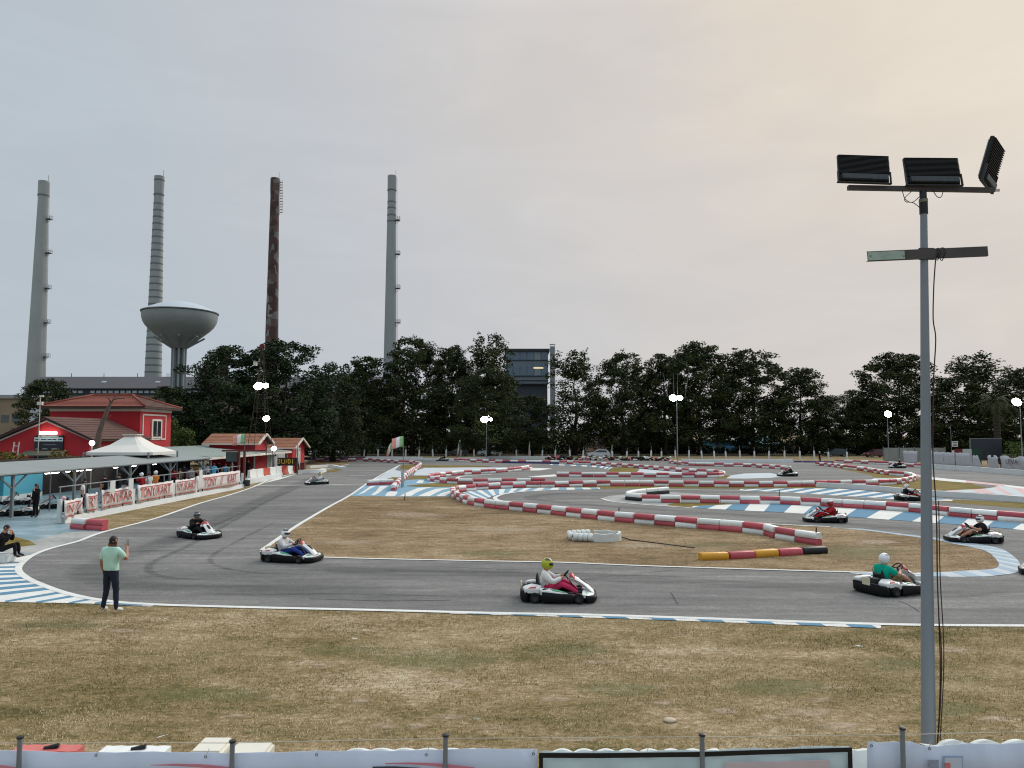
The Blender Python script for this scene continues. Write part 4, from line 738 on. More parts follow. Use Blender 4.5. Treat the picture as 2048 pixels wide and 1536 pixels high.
wl = empty('wall_lamp', (-38.1, 61.75, 4.38), 0, 'lit white tube lamp on the red gable above the sign', 'lamp'); b = MB(); b.tube([(-.72, 0, 0), (-.66, 0, 0), (.66, 0, 0), (.72, 0, 0)], [.06, .13, .13, .06], 12); b.build('tube', LAMPW, wl, smooth=True); MB().box((0, .16, .02), (1.3, .12, .1)).build('fitting', GALV, wl)
an = empty('antenna_mast', (-38.65, 61.4, 0), 0, 'thin white antenna mast rising in front of the red gable', 'mast'); MB().tube([(0, 0, 0), (0, 0, 7.3)], .035, 8).build('mast', TRIM, an); MB().box((0, 0, 6.8), (.42, .2, .26)).build('box', TRIM, an); MB().box((.1, 0, 7.4), (.3, .12, .14)).build('camera_head', TRIM, an)
gl = empty('globe_lamp', (PY(184, 886, 58).x, 58, 0), 0, 'lit white globe lamp at the right corner of the red gable', 'lamp'); MB().sphere((0, 0, PY(184, 886, 58).z), .2).build('globe', LAMPW, gl, smooth=True); MB().tube([(0, 0, 0), (0, 0, PY(184, 890, 58).z)], .05, 8).build('post', TRIM, gl)
ld = empty('stepladder', (PY(15, 900, 60).x, 60.5, 0), 0, 'white stepladder leaning at the red gable wall', 'ladder'); b = MB(); b.bar((-.25, 0, 0), (-.2, .6, 3.65), .07).bar((.25, 0, 0), (.2, .6, 3.65), .07)
b.build('rail', TRIM, ld)
for i in range(7): MB().box((0, .08*i+.06, .45+.48*i), (.46, .08, .05)).build('rung', TRIM, ld)
# small red cabins
def cabin(label, x0, x1, y0, y1, ze_, zr2, windows):
    r = empty('red_cabin', ((x0+x1)/2, (y0+y1)/2, 0), 0, label, 'cabin', 'small red cabins'); w = x1-x0; d = y1-y0
    b = MB(); b.add([(-w/2, -d/2, 0), (w/2, -d/2, 0), (w/2, d/2, 0), (-w/2, d/2, 0), (-w/2, -d/2, ze_), (w/2, -d/2, ze_), (w/2, d/2, ze_), (-w/2, d/2, ze_), (-w/2, 0, zr2-.1), (w/2, 0, zr2-.1)], [(0, 1, 5, 4), (2, 3, 7, 6), (1, 2, 6, 9, 5), (3, 0, 4, 8, 7), (4, 5, 9, 8), (6, 7, 8, 9)]); b.build('wall', REDW, r)
    o = .55; zo = ze_-.25; b = MB()
    for sy in (-1, 1): b.add([(-w/2-o, 0, zr2), (w/2+o, 0, zr2), (w/2+o, sy*(d/2+o), zo), (-w/2-o, sy*(d/2+o), zo), (-w/2-o, 0, zr2-.1), (w/2+o, 0, zr2-.1), (w/2+o, sy*(d/2+o), zo-.1), (-w/2-o, sy*(d/2+o), zo-.1)], [(0, 1, 2, 3), (4, 5, 6, 7), (3, 2, 6, 7), (1, 2, 6, 5), (0, 3, 7, 4)])
    rf = b.build('roof', EAVE, r)
    for sy in (-1, 1): tile_rows(rf, (-w/2-o, sy*(d/2+o), zo+.02), (w/2+o, sy*(d/2+o), zo+.02), (w/2+o, 0, zr2+.02), (-w/2-o, 0, zr2+.02), 7, mat('sandy_tiles', (150, 102, 78), 0.85, 0.2, 1.5, dirt=.3, dirtcol=(100, 70, 58)))
    for sy in (-1, 1): MB().bar((w/2+o+.03, 0, zr2-.02), (w/2+o+.03, sy*(d/2+o), zo-.02), .16, .2).build('barge_board', TRIM, r)
    MB().box((0, -d/2-o-.03, zo-.02), (w+2*o, .06, .16)).build('fascia', TRIM, r)
    for y, z, ww, hh in windows:
        wn = MB().box((w/2+.02, y, z), (.1, ww, hh)).build('window', GLASS, r); b = MB()
        for yy in (y-ww/2, y+ww/2): b.box((w/2+.06, yy, z), (.12, .14, hh+.2))
        for zz2 in (z-hh/2, z+hh/2): b.box((w/2+.06, y, zz2), (.12, ww, .14))
        b.build('frame', TRIM, wn)
    return r
cabin('red cabin with tiled gable roof behind the flat canopy, left of two', -32.2, -27.3, 80, 84, 3.5, 4.3, [])
c2 = cabin('red cabin with white framed window at the start straight, right of two', -33.2, -28.0, 96, 101.5, 2.75, 3.75, [(-.4, 1.55, 1.7, 1.7)])
# ================================================================ pit canopy, tent, flat roof
CANO = mat('grey_canopy_sheet', (132, 138, 136), 0.6, 0.08, 0.5, dirt=.3, dirtcol=(96, 104, 100), stretch=(.4, 3, 1)); POSTM = mat('painted_steel_post', (112, 118, 122), 0.5, .1, 4)
cn = empty('pit_canopy', (-27, 48, 0), 0, 'long grey sheet canopy on steel posts over the pit lane', 'canopy')
b = MB(); y0, y1 = -20, 16; xs = [(1.5, 2.28), (-1.7, 2.72), (-1.7, 2.66), (1.5, 2.22)]
b.loft([[(x, y, z) for x, z in xs] for y in (y0, y1)]); b.build('roof_sheet', CANO, cn)
for i in range(14):
    y = y0+1.2+i*(y1-y0-2)/13; MB().box((-.1, y, 2.42), (3.1, .08, .1), M=Matrix.Rotation(.14, 3, 'Y')).build('rafter', POSTM, cn)
MB().box((1.3, -2, 2.2), (.1, 36, .1)).build('edge_beam', POSTM, cn)
for u in (34, 156, 266, 345, 411):
    Y = 25.75*FPX/(1024-u)-48
    MB().box((1.2, Y, 1.08), (.13, .13, 2.16)).build('post', POSTM, cn)
    b = MB()
    for s_ in (-1, 1): b.bar((1.2, Y, 1.45), (1.2, Y+s_*1.15, 2.2), .07)
    b.bar((1.2, Y, 1.5), (.1, Y, 2.34), .07); b.build('brace', POSTM, cn)
for u in (128, 195, 232, 320, 368):
    Y = 25.4*FPX/(1024-u)-48; MB().tube([(1.0, Y, 0), (1.0, Y, 2.3)], .035, 6).build('slim_post', POSTM, cn)
for u, w_, wh_ in ((132, .3, 'the longest and nearest'), (162, .1, 'second from the near end'), (178, .1, 'third from the near end'), (197, .28, 'fourth from the near end'), (255, .1, 'fifth from the near end'), (290, .12, 'sixth from the near end'), (330, .1, 'the farthest')):
    Y = 25.55*FPX/(1024-u); l_ = empty('strip_lamp', (-26.2, Y, 2.12), 0, None, None); tag(l_, 'lit white lamp under the edge of the pit canopy, '+wh_, 'lamp', 'lamps under the pit canopy'); MB().tube([(0, -w_*2, 0), (0, w_*2, 0)], .07, 8).build('tube', LAMPW, l_, smooth=True); MB().box((0, 0, .1), (.06, w_*3, .06)).build('fitting', POSTM, l_)
tn = empty('marquee', (PY(265, 900, 58).x, 58, 0), 0, 'white pyramid roofed marquee with a small vent cap', 'marquee'); TENT = mat('white_canvas', (214, 212, 204), 0.7, .04, .8, dirt=.15, dirtcol=(170, 168, 158))
hb = 2.5; zb = 2.95; zp = 4.12; n = 24; ring0 = []; ring1 = []; ring2 = []
for i in range(n):
    a = 2*math.pi*(i+.5)/n; sq = 1/max(abs(math.cos(a)), abs(math.sin(a))); x, y = math.cos(a)*sq, math.sin(a)*sq
    ring0.append((x*hb, y*hb, zb)); ring1.append((x*hb*.5, y*hb*.5, zb+(zp-zb)*.45)); ring2.append((x*.42, y*.42, zp))
MB().loft([[(p[0], p[1], p[2]-.22) for p in ring0], ring0, ring1, ring2]).build('roof_sheet', TENT, tn)
MB().box((0, 0, zp+.12), (1.1, 1.1, .06)).box((-.4, -.4, zp+.02), (.06, .06, .2)).box((.4, -.4, zp+.02), (.06, .06, .2)).box((.4, .4, zp+.02), (.06, .06, .2)).box((-.4, .4, zp+.02), (.06, .06, .2)).build('vent_cap', TENT, tn)
for sx in (-1, 1):
    for sy in (-1, 1): MB().box((sx*(hb-.1), sy*(hb-.1), zb/2), (.1, .1, zb)).build('leg', POSTM, tn)
fr = empty('flat_canopy', (-29, 74, 0), 0, 'flat grey green roof canopy between marquee and red cabins', 'canopy'); FLATM = mat('grey_green_roof', (124, 136, 130), .6, .08, .5, stretch=(3, .4, 1))
b = MB(); b.loft([[(3.2, y, 2.35), (-5, y, 3.05), (-5, y, 2.95), (3.2, y, 2.25)] for y in (-9.6, 14)]); b.build('roof_sheet', FLATM, fr); MB().box((3.2, 2, 2.2), (.1, 24, .2)).build('fascia', TRIM, fr)
for y in (-9, -4, 2, 8, 13): MB().box((3.0, y, 1.15), (.12, .12, 2.3)).build('post', POSTM, fr)
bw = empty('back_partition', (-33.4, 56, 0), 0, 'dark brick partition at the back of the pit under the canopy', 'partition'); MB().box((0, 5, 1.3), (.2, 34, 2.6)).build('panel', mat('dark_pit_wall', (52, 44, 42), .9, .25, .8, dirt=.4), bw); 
tb = empty('turquoise_container', (-36.2, 48.5, 0), 0, 'turquoise painted container at the left edge under the canopy', 'container'); TURQ = mat('turquoise_paint', (74, 158, 178), .6, .08, 1)
MB().box((-1.2, 2, 1.25), (9.5, 4, 2.3)).build('body', TURQ, tb)
for i in range(10): MB().box((-5.5+i*.95, -.04, 1.25), (.1, .1, 2.2)).build('rib', TURQ, tb)
MB().box((-1.2, 1.9, .06), (9.6, 4.1, .5)).build('plinth', WHW, tb)
# low white divider, pit screen board
sp = empty('pale_screen', (-27.6, 83, 0), 0, 'pale perforated sheet screen before the red cabins', 'screen'); 
for i in range(3): MB().box((0, 1.5+i*2.8, 1.35), (.06, 2.6, 1.9)).build('panel', mat('pale_mesh_sheet', (158, 164, 164), .7, .1, 6), sp)
for i in range(4): MB().box((0, .1+i*2.8, 1.15), (.08, .1, 2.3)).build('post', STEEL, sp)
# ================================================================ pit wall with banners
WA = G(122, 1047); WB = G(486, 975); wdir = (WB-WA).normalized(); wlen = (WB-WA).length; wang = math.atan2(wdir.y, wdir.x)
PW = empty('pit_wall_rail', WA, wang, 'white pit wall with guard rail and thin metal railing along the straight', 'pit wall')
def wl_at(u):                                          # distance along the pit wall seen at picture column u
    d = ray(u, 900); t = WA.x*d.y-WA.y*d.x; q = wdir.y*d.x-wdir.x*d.y; return t/q
b = MB(); b.loft([[(x, -.22, 0), (x, .25, 0), (x, .12, .3), (x, -.14, .3)] for x in (0, wlen)]); b.build('footing', WHW, PW)
MB().box((wlen/2, .02, .46), (wlen, .08, .1)).build('guard_rail', WHW, PW)
us = [123, 192, 267, 347, 392, 430, 485]
for i, u in enumerate(us):
    s_ = wl_at(u); big = u in (267, 347); MB().box((s_, -.02, .62), (.34 if big else .16, .16, 1.1)).build('post', WHW, PW)
for i in range(34):
    s_ = .5+i*(wlen-.8)/33; MB().box((s_, -.1, .4), (.06, .06, .16)).build('bracket', STEEL, PW)
for i in range(12):
    s_ = .3+i*(wlen-.4)/11; MB().tube([(s_, .28, 0), (s_, .28, 1.75)], .03, 6).build('railing_post', GALV, PW)
MB().tube([(0.2, .28, 1.72), (wlen, .28, 1.72)], .03, 6).build('railing_bar', GALV, PW)
BANM = mat('white_banner_vinyl', (210, 206, 202), .6, .05, 2, dirt=.3, dirtcol=(160, 152, 146)); REDI = mat('red_print', (178, 58, 56), .6, .1, 4)
def banner(label, u0, u1, parts, z0=.32, z1=1.36, sag=.05, seed=0, wavy=.06):
    s0, s1 = wl_at(u0), wl_at(u1); w = s1-s0; r = random.Random(seed); t = empty('banner', WA+wdir*s0, wang, label, 'banner', 'banners on the pit wall')
    n = 18; ph = r.uniform(0, 6); f = lambda x: -.13-wavy*math.sin(x*5/w+ph)*.5-wavy*.3*math.sin(x*13/w+ph)
    vs = []; fs = []
    for i in range(n+1):
        x = w*i/n; top = z1-sag*math.sin(math.pi*i/n)+.02*math.sin(i*1.7+ph)
        for k_ in range(4): vs.append((x, f(x)-.02*math.sin(k_*1.3+i*.8), z0+(top-z0)*k_/3))
    for i in range(n):
        for k_ in range(3): q = i*4+k_; fs.append((q, q+4, q+5, q+1))
    mb = MB(); mb.add(vs, fs); o = mb.build('sheet', BANM, t, smooth=True, fix=False); so_ = o.modifiers.new('t', 'SOLIDIFY'); so_.thickness = .012
    for s_, x, size in parts:
        me = text_mesh(s_, size, REDI, xs=.84, shear=.35 if s_ == '//' else 0)
        for v in me.vertices: X = x*w+v.co.x; v.co = Vector((X, f(X)-.035-v.co.z*.2, z0+(z1-z0)*.5+v.co.y))
        put('lettering', me, t)
    for zz3, th in ((z0+.12, .045), (z1-.17, .045)):
        mb = MB(); pts = [(w*(.06+.88*i/16), f(w*(.06+.88*i/16))-.036, zz3) for i in range(17)]
        mb.add([(p[0], p[1], p[2]-th/2) for p in pts]+[(p[0], p[1], p[2]+th/2) for p in pts], [(i, i+1, 18+i, 17+i) for i in range(16)]); mb.build('print_line', REDI, t, fix=False)
    return t
banner('crumpled banner reading ONY at the near end of the pit wall', 123, 164, [('ONY', .36, 0.60), ('//', .82, 0.72)], z0=.2, z1=1.12, wavy=.2, seed=1)
banner('narrow banner showing only the letters RT', 172, 196, [('RT', .5, 0.74)], z0=.3, z1=1.28, wavy=.1, seed=2)
banner('banner reading TONY KAR cut off by the wide white post', 200, 264, [('TONY', .28, 0.74), ('//', .55, 0.84), ('KAR', .78, 0.74)], seed=3)
banner('banner reading TONY KART in full between two wide white posts', 272, 344, [('TONY', .27, 0.79), ('//', .5, 0.89), ('KART', .74, 0.79)], seed=4)
banner('banner reading NY KART right of the second wide post', 350, 389, [('NY', .2, 0.74), ('//', .4, 0.84), ('KART', .72, 0.74)], seed=5)
banner('folded banner reading TONY KART at the far end by the rusty posts', 394, 480, [('TONY', .26, 0.86), ('//', .49, 0.96), ('KART', .74, 0.91)], z0=.3, z1=1.4, sag=-.05, wavy=.16, seed=6)
# end barrier pieces at the near end of the pit wall
eb = empty('fallen_barrier', G(178, 1060), 0, 'faded red plastic barrier lying askew at the near end of the pit wall', 'barrier')
for (x, y, z, rz2, k_) in ((.35, 0, .0, -.35, 'r'), (.35, .02, .238, -.35, 'r'), (-.62, .35, 0, -.5, 'r'), (-.6, .38, .238, -.52, 'w')): o = put('barrier_block', BM[k_], eb, loc=(x, y, z), rot=(0, 0, rz2))
# rusty gantry posts, screen, mast
RUST = mat('rusty_red_steel', (104, 48, 42), .7, .25, 3, dirt=.5, dirtcol=(60, 36, 32)); 
gp = empty('rusty_gantry', G(482, 975), 0, 'rusty red twin post frame with a framed screen at the end of the pit wall', 'post frame')
for dx in (-.22, .22): MB().box((dx, 0, 1.45), (.16, .16, 2.9)).build('post', RUST, gp)
MB().box((.2, 0, 2.95), (3.6, .14, .14)).build('crossbar', RUST, gp)
MB().box((-.75, -.1, 2.45), (.95, .1, .8)).build('screen_frame', STEEL, gp); MB().box((-.75, -.16, 2.45), (.85, .03, .68)).build('screen', mat('dull_screen', (60, 68, 66), .2, .5, 1.5), gp)
MB().box((.45, -.05, .35), (.5, .3, .5)).build('grey_box', STEEL, gp)
# lattice mast
LM = empty('lattice_mast', (PY(520, 900, 78).x, 78, 0), 0, 'tall rusty lattice mast carrying lit floodlights and a red top', 'mast'); LAT = mat('dark_rusty_lattice', (52, 40, 36), .7, .2, 3)
levels = [(0, 1.15), (2.4, 1.0), (4.6, .8), (6.6, .6), (8.4, .44), (10, .3), (11.5, .2), (13, .12)]
for sx in (-1, 1):
    for sy in (-1, 1): MB().tube([(sx*w_, sy*w_, z) for z, w_ in levels], .028, 6).build('leg', LAT, LM)
for i in range(len(levels)-1):
    (z0, w0), (z1, w1) = levels[i], levels[i+1]; b = MB()
    for (ax, ay), (bx, by) in (((-1, -1), (1, -1)), ((1, -1), (1, 1)), ((1, 1), (-1, 1)), ((-1, 1), (-1, -1))):
        b.bar((ax*w0, ay*w0, z0), (bx*w1, by*w1, z1), .018); b.bar((ax*w1, ay*w1, z1), (bx*w1, by*w1, z1), .022)
    b.build('bracing', LAT, LM)
MB().box((0, 0, 13.4), (.5, .5, .6)).build('red_top', mat('red_beacon', (92, 34, 32), .6, .3, 4), LM, bevel=.1)
MB().box((.2, -.4, 5.95), (1.9, .06, .06)).build('cross_arm', LAT, LM); MB().box((-.1, -.4, 9.2), (1.6, .06, .06)).build('cross_arm', LAT, LM); MB().box((.1, -.35, 6.9), (1.1, .06, .06)).build('cross_arm', LAT, LM)
MB().box((-.55, -.4, 11.6), (.36, .2, .4)).build('white_box', TRIM, LM)
MB().tube([(.7, -.4, 9.1), (.8, -.3, 7.5), (.95, -.4, 6.2)], .02, 5).build('cable', PBLK, LM)
def flood(parent, loc, s_=1.0, yaw=0.0, tilt=-.35, m=None):
    o = MB().box((0, .06, 0), (.5*s_, .12, .4*s_)).build('floodlight', STEEL, parent, bevel=.02); o.location = loc; o.rotation_euler = (tilt, 0, yaw)
    b = MB(); b.sphere((0, -.01, 0), (.27*s_, .11, .24*s_), 18, 12); b.build('lit_lens', m or LAMPF, o, smooth=True); return o
flood(LM, (-.15, -.5, 9.25), 1.7); flood(LM, (.62, -.5, 9.3), 1.1); flood(LM, (.75, -.5, 5.9), 1.25)
# ================================================================ floodlight poles round the track
def pole(label, u, vb, vt, lamps, Y=None, name='floodlight_pole', rods=False, r=.07):
    p = G(u, vb); h = PY(u, vt, p.y).z; t = empty(name, (p.x, p.y, 0), 0, label, 'lamp post', 'floodlight poles'); MB().tube([(0, 0, 0), (0, 0, h*.5), (0, 0, h+.2)], [r, r*.8, r*.55], 8).build('pole', GALV, t, smooth='auto')
    MB().lathe([(.16, 0), (.16, .04), (.09, .1)], 10).build('base_plate', STEEL, t)
    wmax = max([abs(x) for x, s_ in lamps]+[.2]); MB().box((0, -.05, h), (2*wmax+.5, .06, .06)).build('cross_arm', GALV, t)
    for x, s_ in lamps: flood(t, (x, -.2, h+.05), s_)
    if 'lighting the leaves' in label: flood(t, (.3, .3, h+.3), 1.6, yaw=R(180), tilt=.3)  # extra rear-facing floodlight, added to brighten the leaves behind the pole
    if rods:
        for x, dx in ((-.95, -.6), (-.28, -.1), (.1, .05), (.95, .5)): MB().bar((x, 0, h), (x+dx, 0, h+3.0), .025).build('bird_rod', GALV, t)
    return t
pole('tall lamp post with two bright floodlights and thin rods in the middle of the track', 1355.5, 942, 797, [(-.45, 1.6), (.32, 1.25)], rods=True)
pole('lamp post with bright floodlight, plus one added for lighting the leaves behind it', 973, 921, 840, [(-.35, 2.2), (.7, .9)])
pole('single lamp post in front of the wide dark crown at right', 1778, 929, 829, [(0, 1.9)])
pole('lamp post at the right picture edge beyond the palm', 2046, 945, 805, [(-.5, 1.9)])
pole('small lamp on a post before the red cabins', 548, 950, 898, [(0, 1.0)], r=.05)
# flags
FG = mat('flag_green', (150, 192, 136), .8, .06, 3); FWH = mat('flag_white', (236, 234, 228), .8, .04, 3); FRD = mat('flag_red', (226, 152, 140), .8, .06, 3)
def flag(label, u, vb, vt, w_, h_, dirx=-1, droop=.25, Y=None, pr=.03, fm=None, group='flags on poles'):
    p = G(u, vb); h = PY(u, vt, p.y).z; t = empty('flag', (p.x, p.y, 0), 0, label, 'flag', group); MB().tube([(0, 0, 0), (0, 0, h+.05)], pr, 6).build('pole', POSTM, t)
    for k_, m in enumerate(fm or (FG, FWH, FRD)):
        vs = []; fs = []; n = 5
        for i in range(n+1):
            s_ = (k_+i/n)/3
            for j in range(4): vs.append((dirx*w_*s_, .06*math.sin(s_*9+j*.5), h-h_*j/3-droop*s_*s_*h_*2+.03*math.sin(s_*7)))
        for i in range(n):
            for j in range(3): q = i*4+j; fs.append((q, q+1, q+5, q+4))
        mb = MB(); mb.add(vs, fs); o = mb.build('stripe_cloth', m, t, smooth=True, fix=False); o.modifiers.new('t', 'SOLIDIFY').thickness = .008
    return t
flag('Italian tricolour flag flying on a tall pole in the painted run-off', 806, 973, 873, .95, .85, droop=.12, pr=.035)
bs = empty('pole_sleeve', G(805, 975), 0, 'pale green tall plastic sleeve round the flag pole foot', 'sleeve'); MB().lathe([(.12, 0), (.12, 1.25), (.1, 1.3)], 12).build('sleeve', mat('pale_green_plastic', (140, 164, 158), .5, .15, 3), bs, smooth='auto')
flag('Italian tricolour flag hanging above the red cabin roof', 488, 963, 868, 1.1, .9, droop=.1)
flag('small drooping tricolour flag on the far fence left of the big flag', 784, 915, 885, 1.0, 1.6, droop=.6)
flag('small drooping tricolour flag on the far fence before the parked van', 921, 915, 878, .7, 1.7, droop=.9)
flag('small narrow flag on the far fence right of the van', 1060, 915, 882, .35, 1.8, droop=.9)
flag('small narrow green flag on the far fence beside the silver hatchback', 1225, 915, 890, .35, 1.4, droop=.7, fm=(FG, FG, FWH))
flag('pale furled flag leaning by the white framed window', 594, 949, 889, .3, 1.6, dirx=1, droop=.4, fm=(FWH, FWH, FWH))
# ================================================================ people
SKIN = mat('skin', (176, 124, 98), .55, .06, 8); SKIN2 = mat('tanned_skin', (164, 114, 90), .55, .06, 8); HAIRD = mat('dark_hair', (28, 23, 20), .6, .2, 30); SHOEW = mat('white_shoes', (206, 206, 202), .6, .06, 8); SHOED = mat('dark_shoes', (30, 30, 32), .6, .1, 8)
def cloth(name, c): return mat(name, c, .85, .1, 7, spec=.15, bump=.3, bscale=18)
# joints: name -> (xyz, radius); bones: (a, b, zone)
def figure(J, name, sleeve=.55, hem=None, fingers=True, shorts=None):
    """one continuous skinned body; returns a mesh whose material slots are top, bottom, skin, shoe"""
    order = list(J); idx = {k: i for i, k in enumerate(order)}
    bones = [('pelvis', 'spine', 0), ('spine', 'chest', 0), ('chest', 'neck', 0), ('neck', 'head', 2), ('head', 'crown', 2)]
    for s in 'LR': bones += [('chest', 'sh'+s, 0), ('sh'+s, 'el'+s, 'ua'), ('el'+s, 'wr'+s, 'fa'), ('wr'+s, 'ha'+s, 2), ('pelvis', 'hi'+s, 1), ('hi'+s, 'kn'+s, 'th'), ('kn'+s, 'an'+s, 'ca'), ('an'+s, 'to'+s, 3)]
    vs = [Vector(J[k][0]) for k in order]; rs = [J[k][1] for k in order]; es = [(idx[a], idx[b]) for a, b, z in bones]; roots = [idx['pelvis']]
    if fingers:
        for s in 'LR':
            w = Vector(J['wr'+s][0]); h = Vector(J['ha'+s][0]); d = (h-w).normalized(); curl = Vector(J['curl'+s][0]) if 'curl'+s in J else Vector((0, 0, -1)); curl = (curl-d*curl.dot(d)).normalized(); side = d.cross(curl)
            for q, (o_, ln) in enumerate(((-.028, .062), (-.009, .075), (.01, .07), (.028, .055))):
                b0 = len(vs); p = h-d*.01+side*o_; vs += [p, p+d*ln*.55+curl*.012, p+d*ln*.85+curl*.045]; rs += [.0105, .0095, .008]; es += [(b0, b0+1), (b0+1, b0+2)]; roots.append(b0)
            b0 = len(vs); p = w.lerp(h, .45)-side*.02; vs += [p, p-side*.035+d*.03+curl*.01, p-side*.035+d*.06+curl*.03]; rs += [.0125, .011, .009]; es += [(b0, b0+1), (b0+1, b0+2)]; roots.append(b0)
    keep = [i for i in range(len(vs)) if i >= len(order) or not order[i].startswith('curl')]; rm = {o_: n_ for n_, o_ in enumerate(keep)}
    me = bpy.data.meshes.new(name); me.from_pydata([vs[i] for i in keep], [(rm[a], rm[b]) for a, b in es], []); o = bpy.data.objects.new(name, me); C.objects.link(o)
    o.modifiers.new('skin', 'SKIN').use_smooth_shade = True; sv = me.skin_vertices[0].data
    for n_, i in enumerate(keep): r = rs[i]; sv[n_].radius = r if hasattr(r, '__len__') else (r, r); sv[n_].use_root = i in roots
    sm = o.modifiers.new('sub', 'SUBSURF'); sm.levels = 2; sm.render_levels = 2
    bpy.context.view_layer.update(); dg = bpy.context.evaluated_depsgraph_get(); out_ = bpy.data.meshes.new_from_object(o.evaluated_get(dg)); bpy.data.objects.remove(o)
    bm = bmesh.new(); bm.from_mesh(out_); cuts = []
    if hem: cuts.append((Vector((0, 0, hem)), Vector((0, 0, 1))))
    for s in 'LR':
        a, b, c = vs[idx['sh'+s]], vs[idx['el'+s]], vs[idx['wr'+s]]
        if sleeve < 1: cuts.append((a.lerp(b, sleeve), (b-a).normalized()))
        elif sleeve < 2: cuts.append((b.lerp(c, sleeve-1), (c-b).normalized()))
    for co, no in cuts: bmesh.ops.bisect_plane(bm, geom=bm.verts[:]+bm.edges[:]+bm.faces[:], plane_co=co, plane_no=no)
    bm.normal_update(); bm.to_mesh(out_); bm.free()
    B_ = [(vs[idx[a]], vs[idx[b]], z) for a, b, z in bones]; mi = []
    for p in out_.polygons:
        c = p.center; best = None
        for a, b, z in B_:
            ab = b-a; t = max(0, min(1, (c-a).dot(ab)/max(1e-9, ab.length_squared))); d = (c-a-ab*t).length
            if best is None or d < best[0]: best = (d, z, t)
        z, t = best[1], best[2]
        if hem and z in (0, 1, 'th') and c.z > .6: z = 0 if c.z > hem else 1
        if z == 'ua': z = 0 if (sleeve >= 1 or t < sleeve) else 2
        elif z == 'fa': z = 0 if sleeve >= 2-1e-6 or (sleeve > 1 and t < sleeve-1) else 2
        elif z == 'th': z = 1
        elif z == 'ca': z = 2 if shorts else 1
        mi.append(z)
    out_.update(); zv = [2]*len(out_.vertices)
    for p, z_ in zip(out_.polygons, mi):
        for vi in p.vertices: zv[vi] = z_
    for v in out_.vertices:
        if zv[v.index] in (0, 1): c = v.co; q_ = noise.noise(Vector((c.x*7, c.y*7, c.z*13)))+.6*noise.noise(Vector((c.x*16+3, c.y*16, c.z*24))); v.co = c+v.normal*(q_*.012+(.012 if zv[v.index] == 0 else 0))
    out_.materials.clear()
    for _ in range(4): out_.materials.append(SKIN)
    out_.polygons.foreach_set('material_index', mi); out_.polygons.foreach_set('use_smooth', [True]*len(mi)); return out_
def stand(armL, armR, legs=.12, lean=0.0, h=1.0, head=(0, .0), bulk=1.0):
    """upright figure facing +Y; arms as (elbow, wrist, hand, curl)"""
    J = dict(pelvis=((0, 0, .96), (.155*bulk, .115*bulk)), spine=((0, lean*.3, 1.12), (.15*bulk, .105*bulk)), chest=((0, lean*.7, 1.34), (.175*bulk, .115*bulk)), neck=((0, lean, 1.51), .054), head=((head[0], lean+.02+head[1], 1.63), (.07, .085)), crown=((head[0], lean+.02+head[1], 1.71), (.07, .083)))
    for s, sg, arm in (('L', -1, armL), ('R', 1, armR)):
        J['sh'+s] = ((sg*.185*bulk, lean*.8, 1.42), .072*bulk); J['el'+s] = (arm[0], .05*bulk); J['wr'+s] = (arm[1], .033); J['ha'+s] = (arm[2], (.04, .026)); J['curl'+s] = (arm[3], 0)
        J['hi'+s] = ((sg*.095, 0, .9), .098*bulk); J['kn'+s] = ((sg*(.09+legs*.5), .03, .5), .068*bulk); J['an'+s] = ((sg*(.09+legs), -.01, .1), .05); J['to'+s] = ((sg*(.11+legs*1.2), .17, .045), (.045, .035))
    return {k: ((Vector(v[0])*h)[:], tuple(x*h for x in v[1]) if hasattr(v[1], '__len__') else v[1]*h) for k, v in J.items()}
HANGL = ((-.25, -.02, 1.15), (-.25, .06, .9), (-.24, .09, .81), (1, 0, 0)); HANGR = ((.25, -.02, 1.15), (.25, .06, .9), (.24, .09, .81), (-1, 0, 0))
PHONER = ((.33, .1, 1.22), (.16, .3, 1.42), (.12, .34, 1.5), (-1, .2, 0)); FOLDL = ((-.27, .02, 1.18), (-.08, .24, 1.2), (.0, .25, 1.2), (0, -1, 0)); FOLDR = ((.27, .02, 1.18), (.08, .24, 1.14), (.0, .26, 1.14), (0, -1, 0)); REACHR = ((.3, .2, 1.2), (.2, .42, 1.15), (.18, .5, 1.14), (0, 0, -1)); TELL = ((-.27, .1, 1.2), (-.15, .25, 1.42), (-.1, .26, 1.5), (0, -1, 0))
FIG = {'phone': figure(stand(HANGL, PHONER, legs=.09, head=(.02, .0), bulk=1.06), 'person_body', sleeve=.75, hem=.98),
       'hang': figure(stand(HANGL, HANGR, legs=.04), 'person_body', sleeve=.7, hem=.97), 'fold': figure(stand(FOLDL, FOLDR, legs=.06), 'person_body', sleeve=1.9),
       'reach': figure(stand(HANGL, REACHR, legs=.08, lean=.06), 'person_body', sleeve=.7, hem=.97), 'tell': figure(stand(TELL, HANGR, legs=.03), 'person_body', sleeve=1.9)}
J = dict(pelvis=((0, -.12, .3), (.15, .13)), spine=((0, -.16, .45), (.145, .11)), chest=((0, -.1, .68), (.17, .115)), neck=((0, -.04, .85), .06), head=((0, .02, .96), (.078, .092)), crown=((0, .02, 1.04), (.07, .085)))
for s, sg in (('L', -1), ('R', 1)):
    J['sh'+s] = ((sg*.18, -.08, .76), .07); J['el'+s] = ((sg*.24, .12, .58), .048); J['wr'+s] = ((sg*.1, .18, .8), .033); J['ha'+s] = ((sg*.05, .16, .88), (.038, .026)); J['curl'+s] = ((0, -1, 0), 0)
    J['hi'+s] = ((sg*.1, -.08, .3), .098); J['kn'+s] = ((sg*.14, .34, .46), .07); J['an'+s] = ((sg*.15, .36, .1), .05); J['to'+s] = ((sg*.16, .53, .045), (.045, .035))
FIG['sit'] = figure(J, 'person_body', sleeve=1.9)
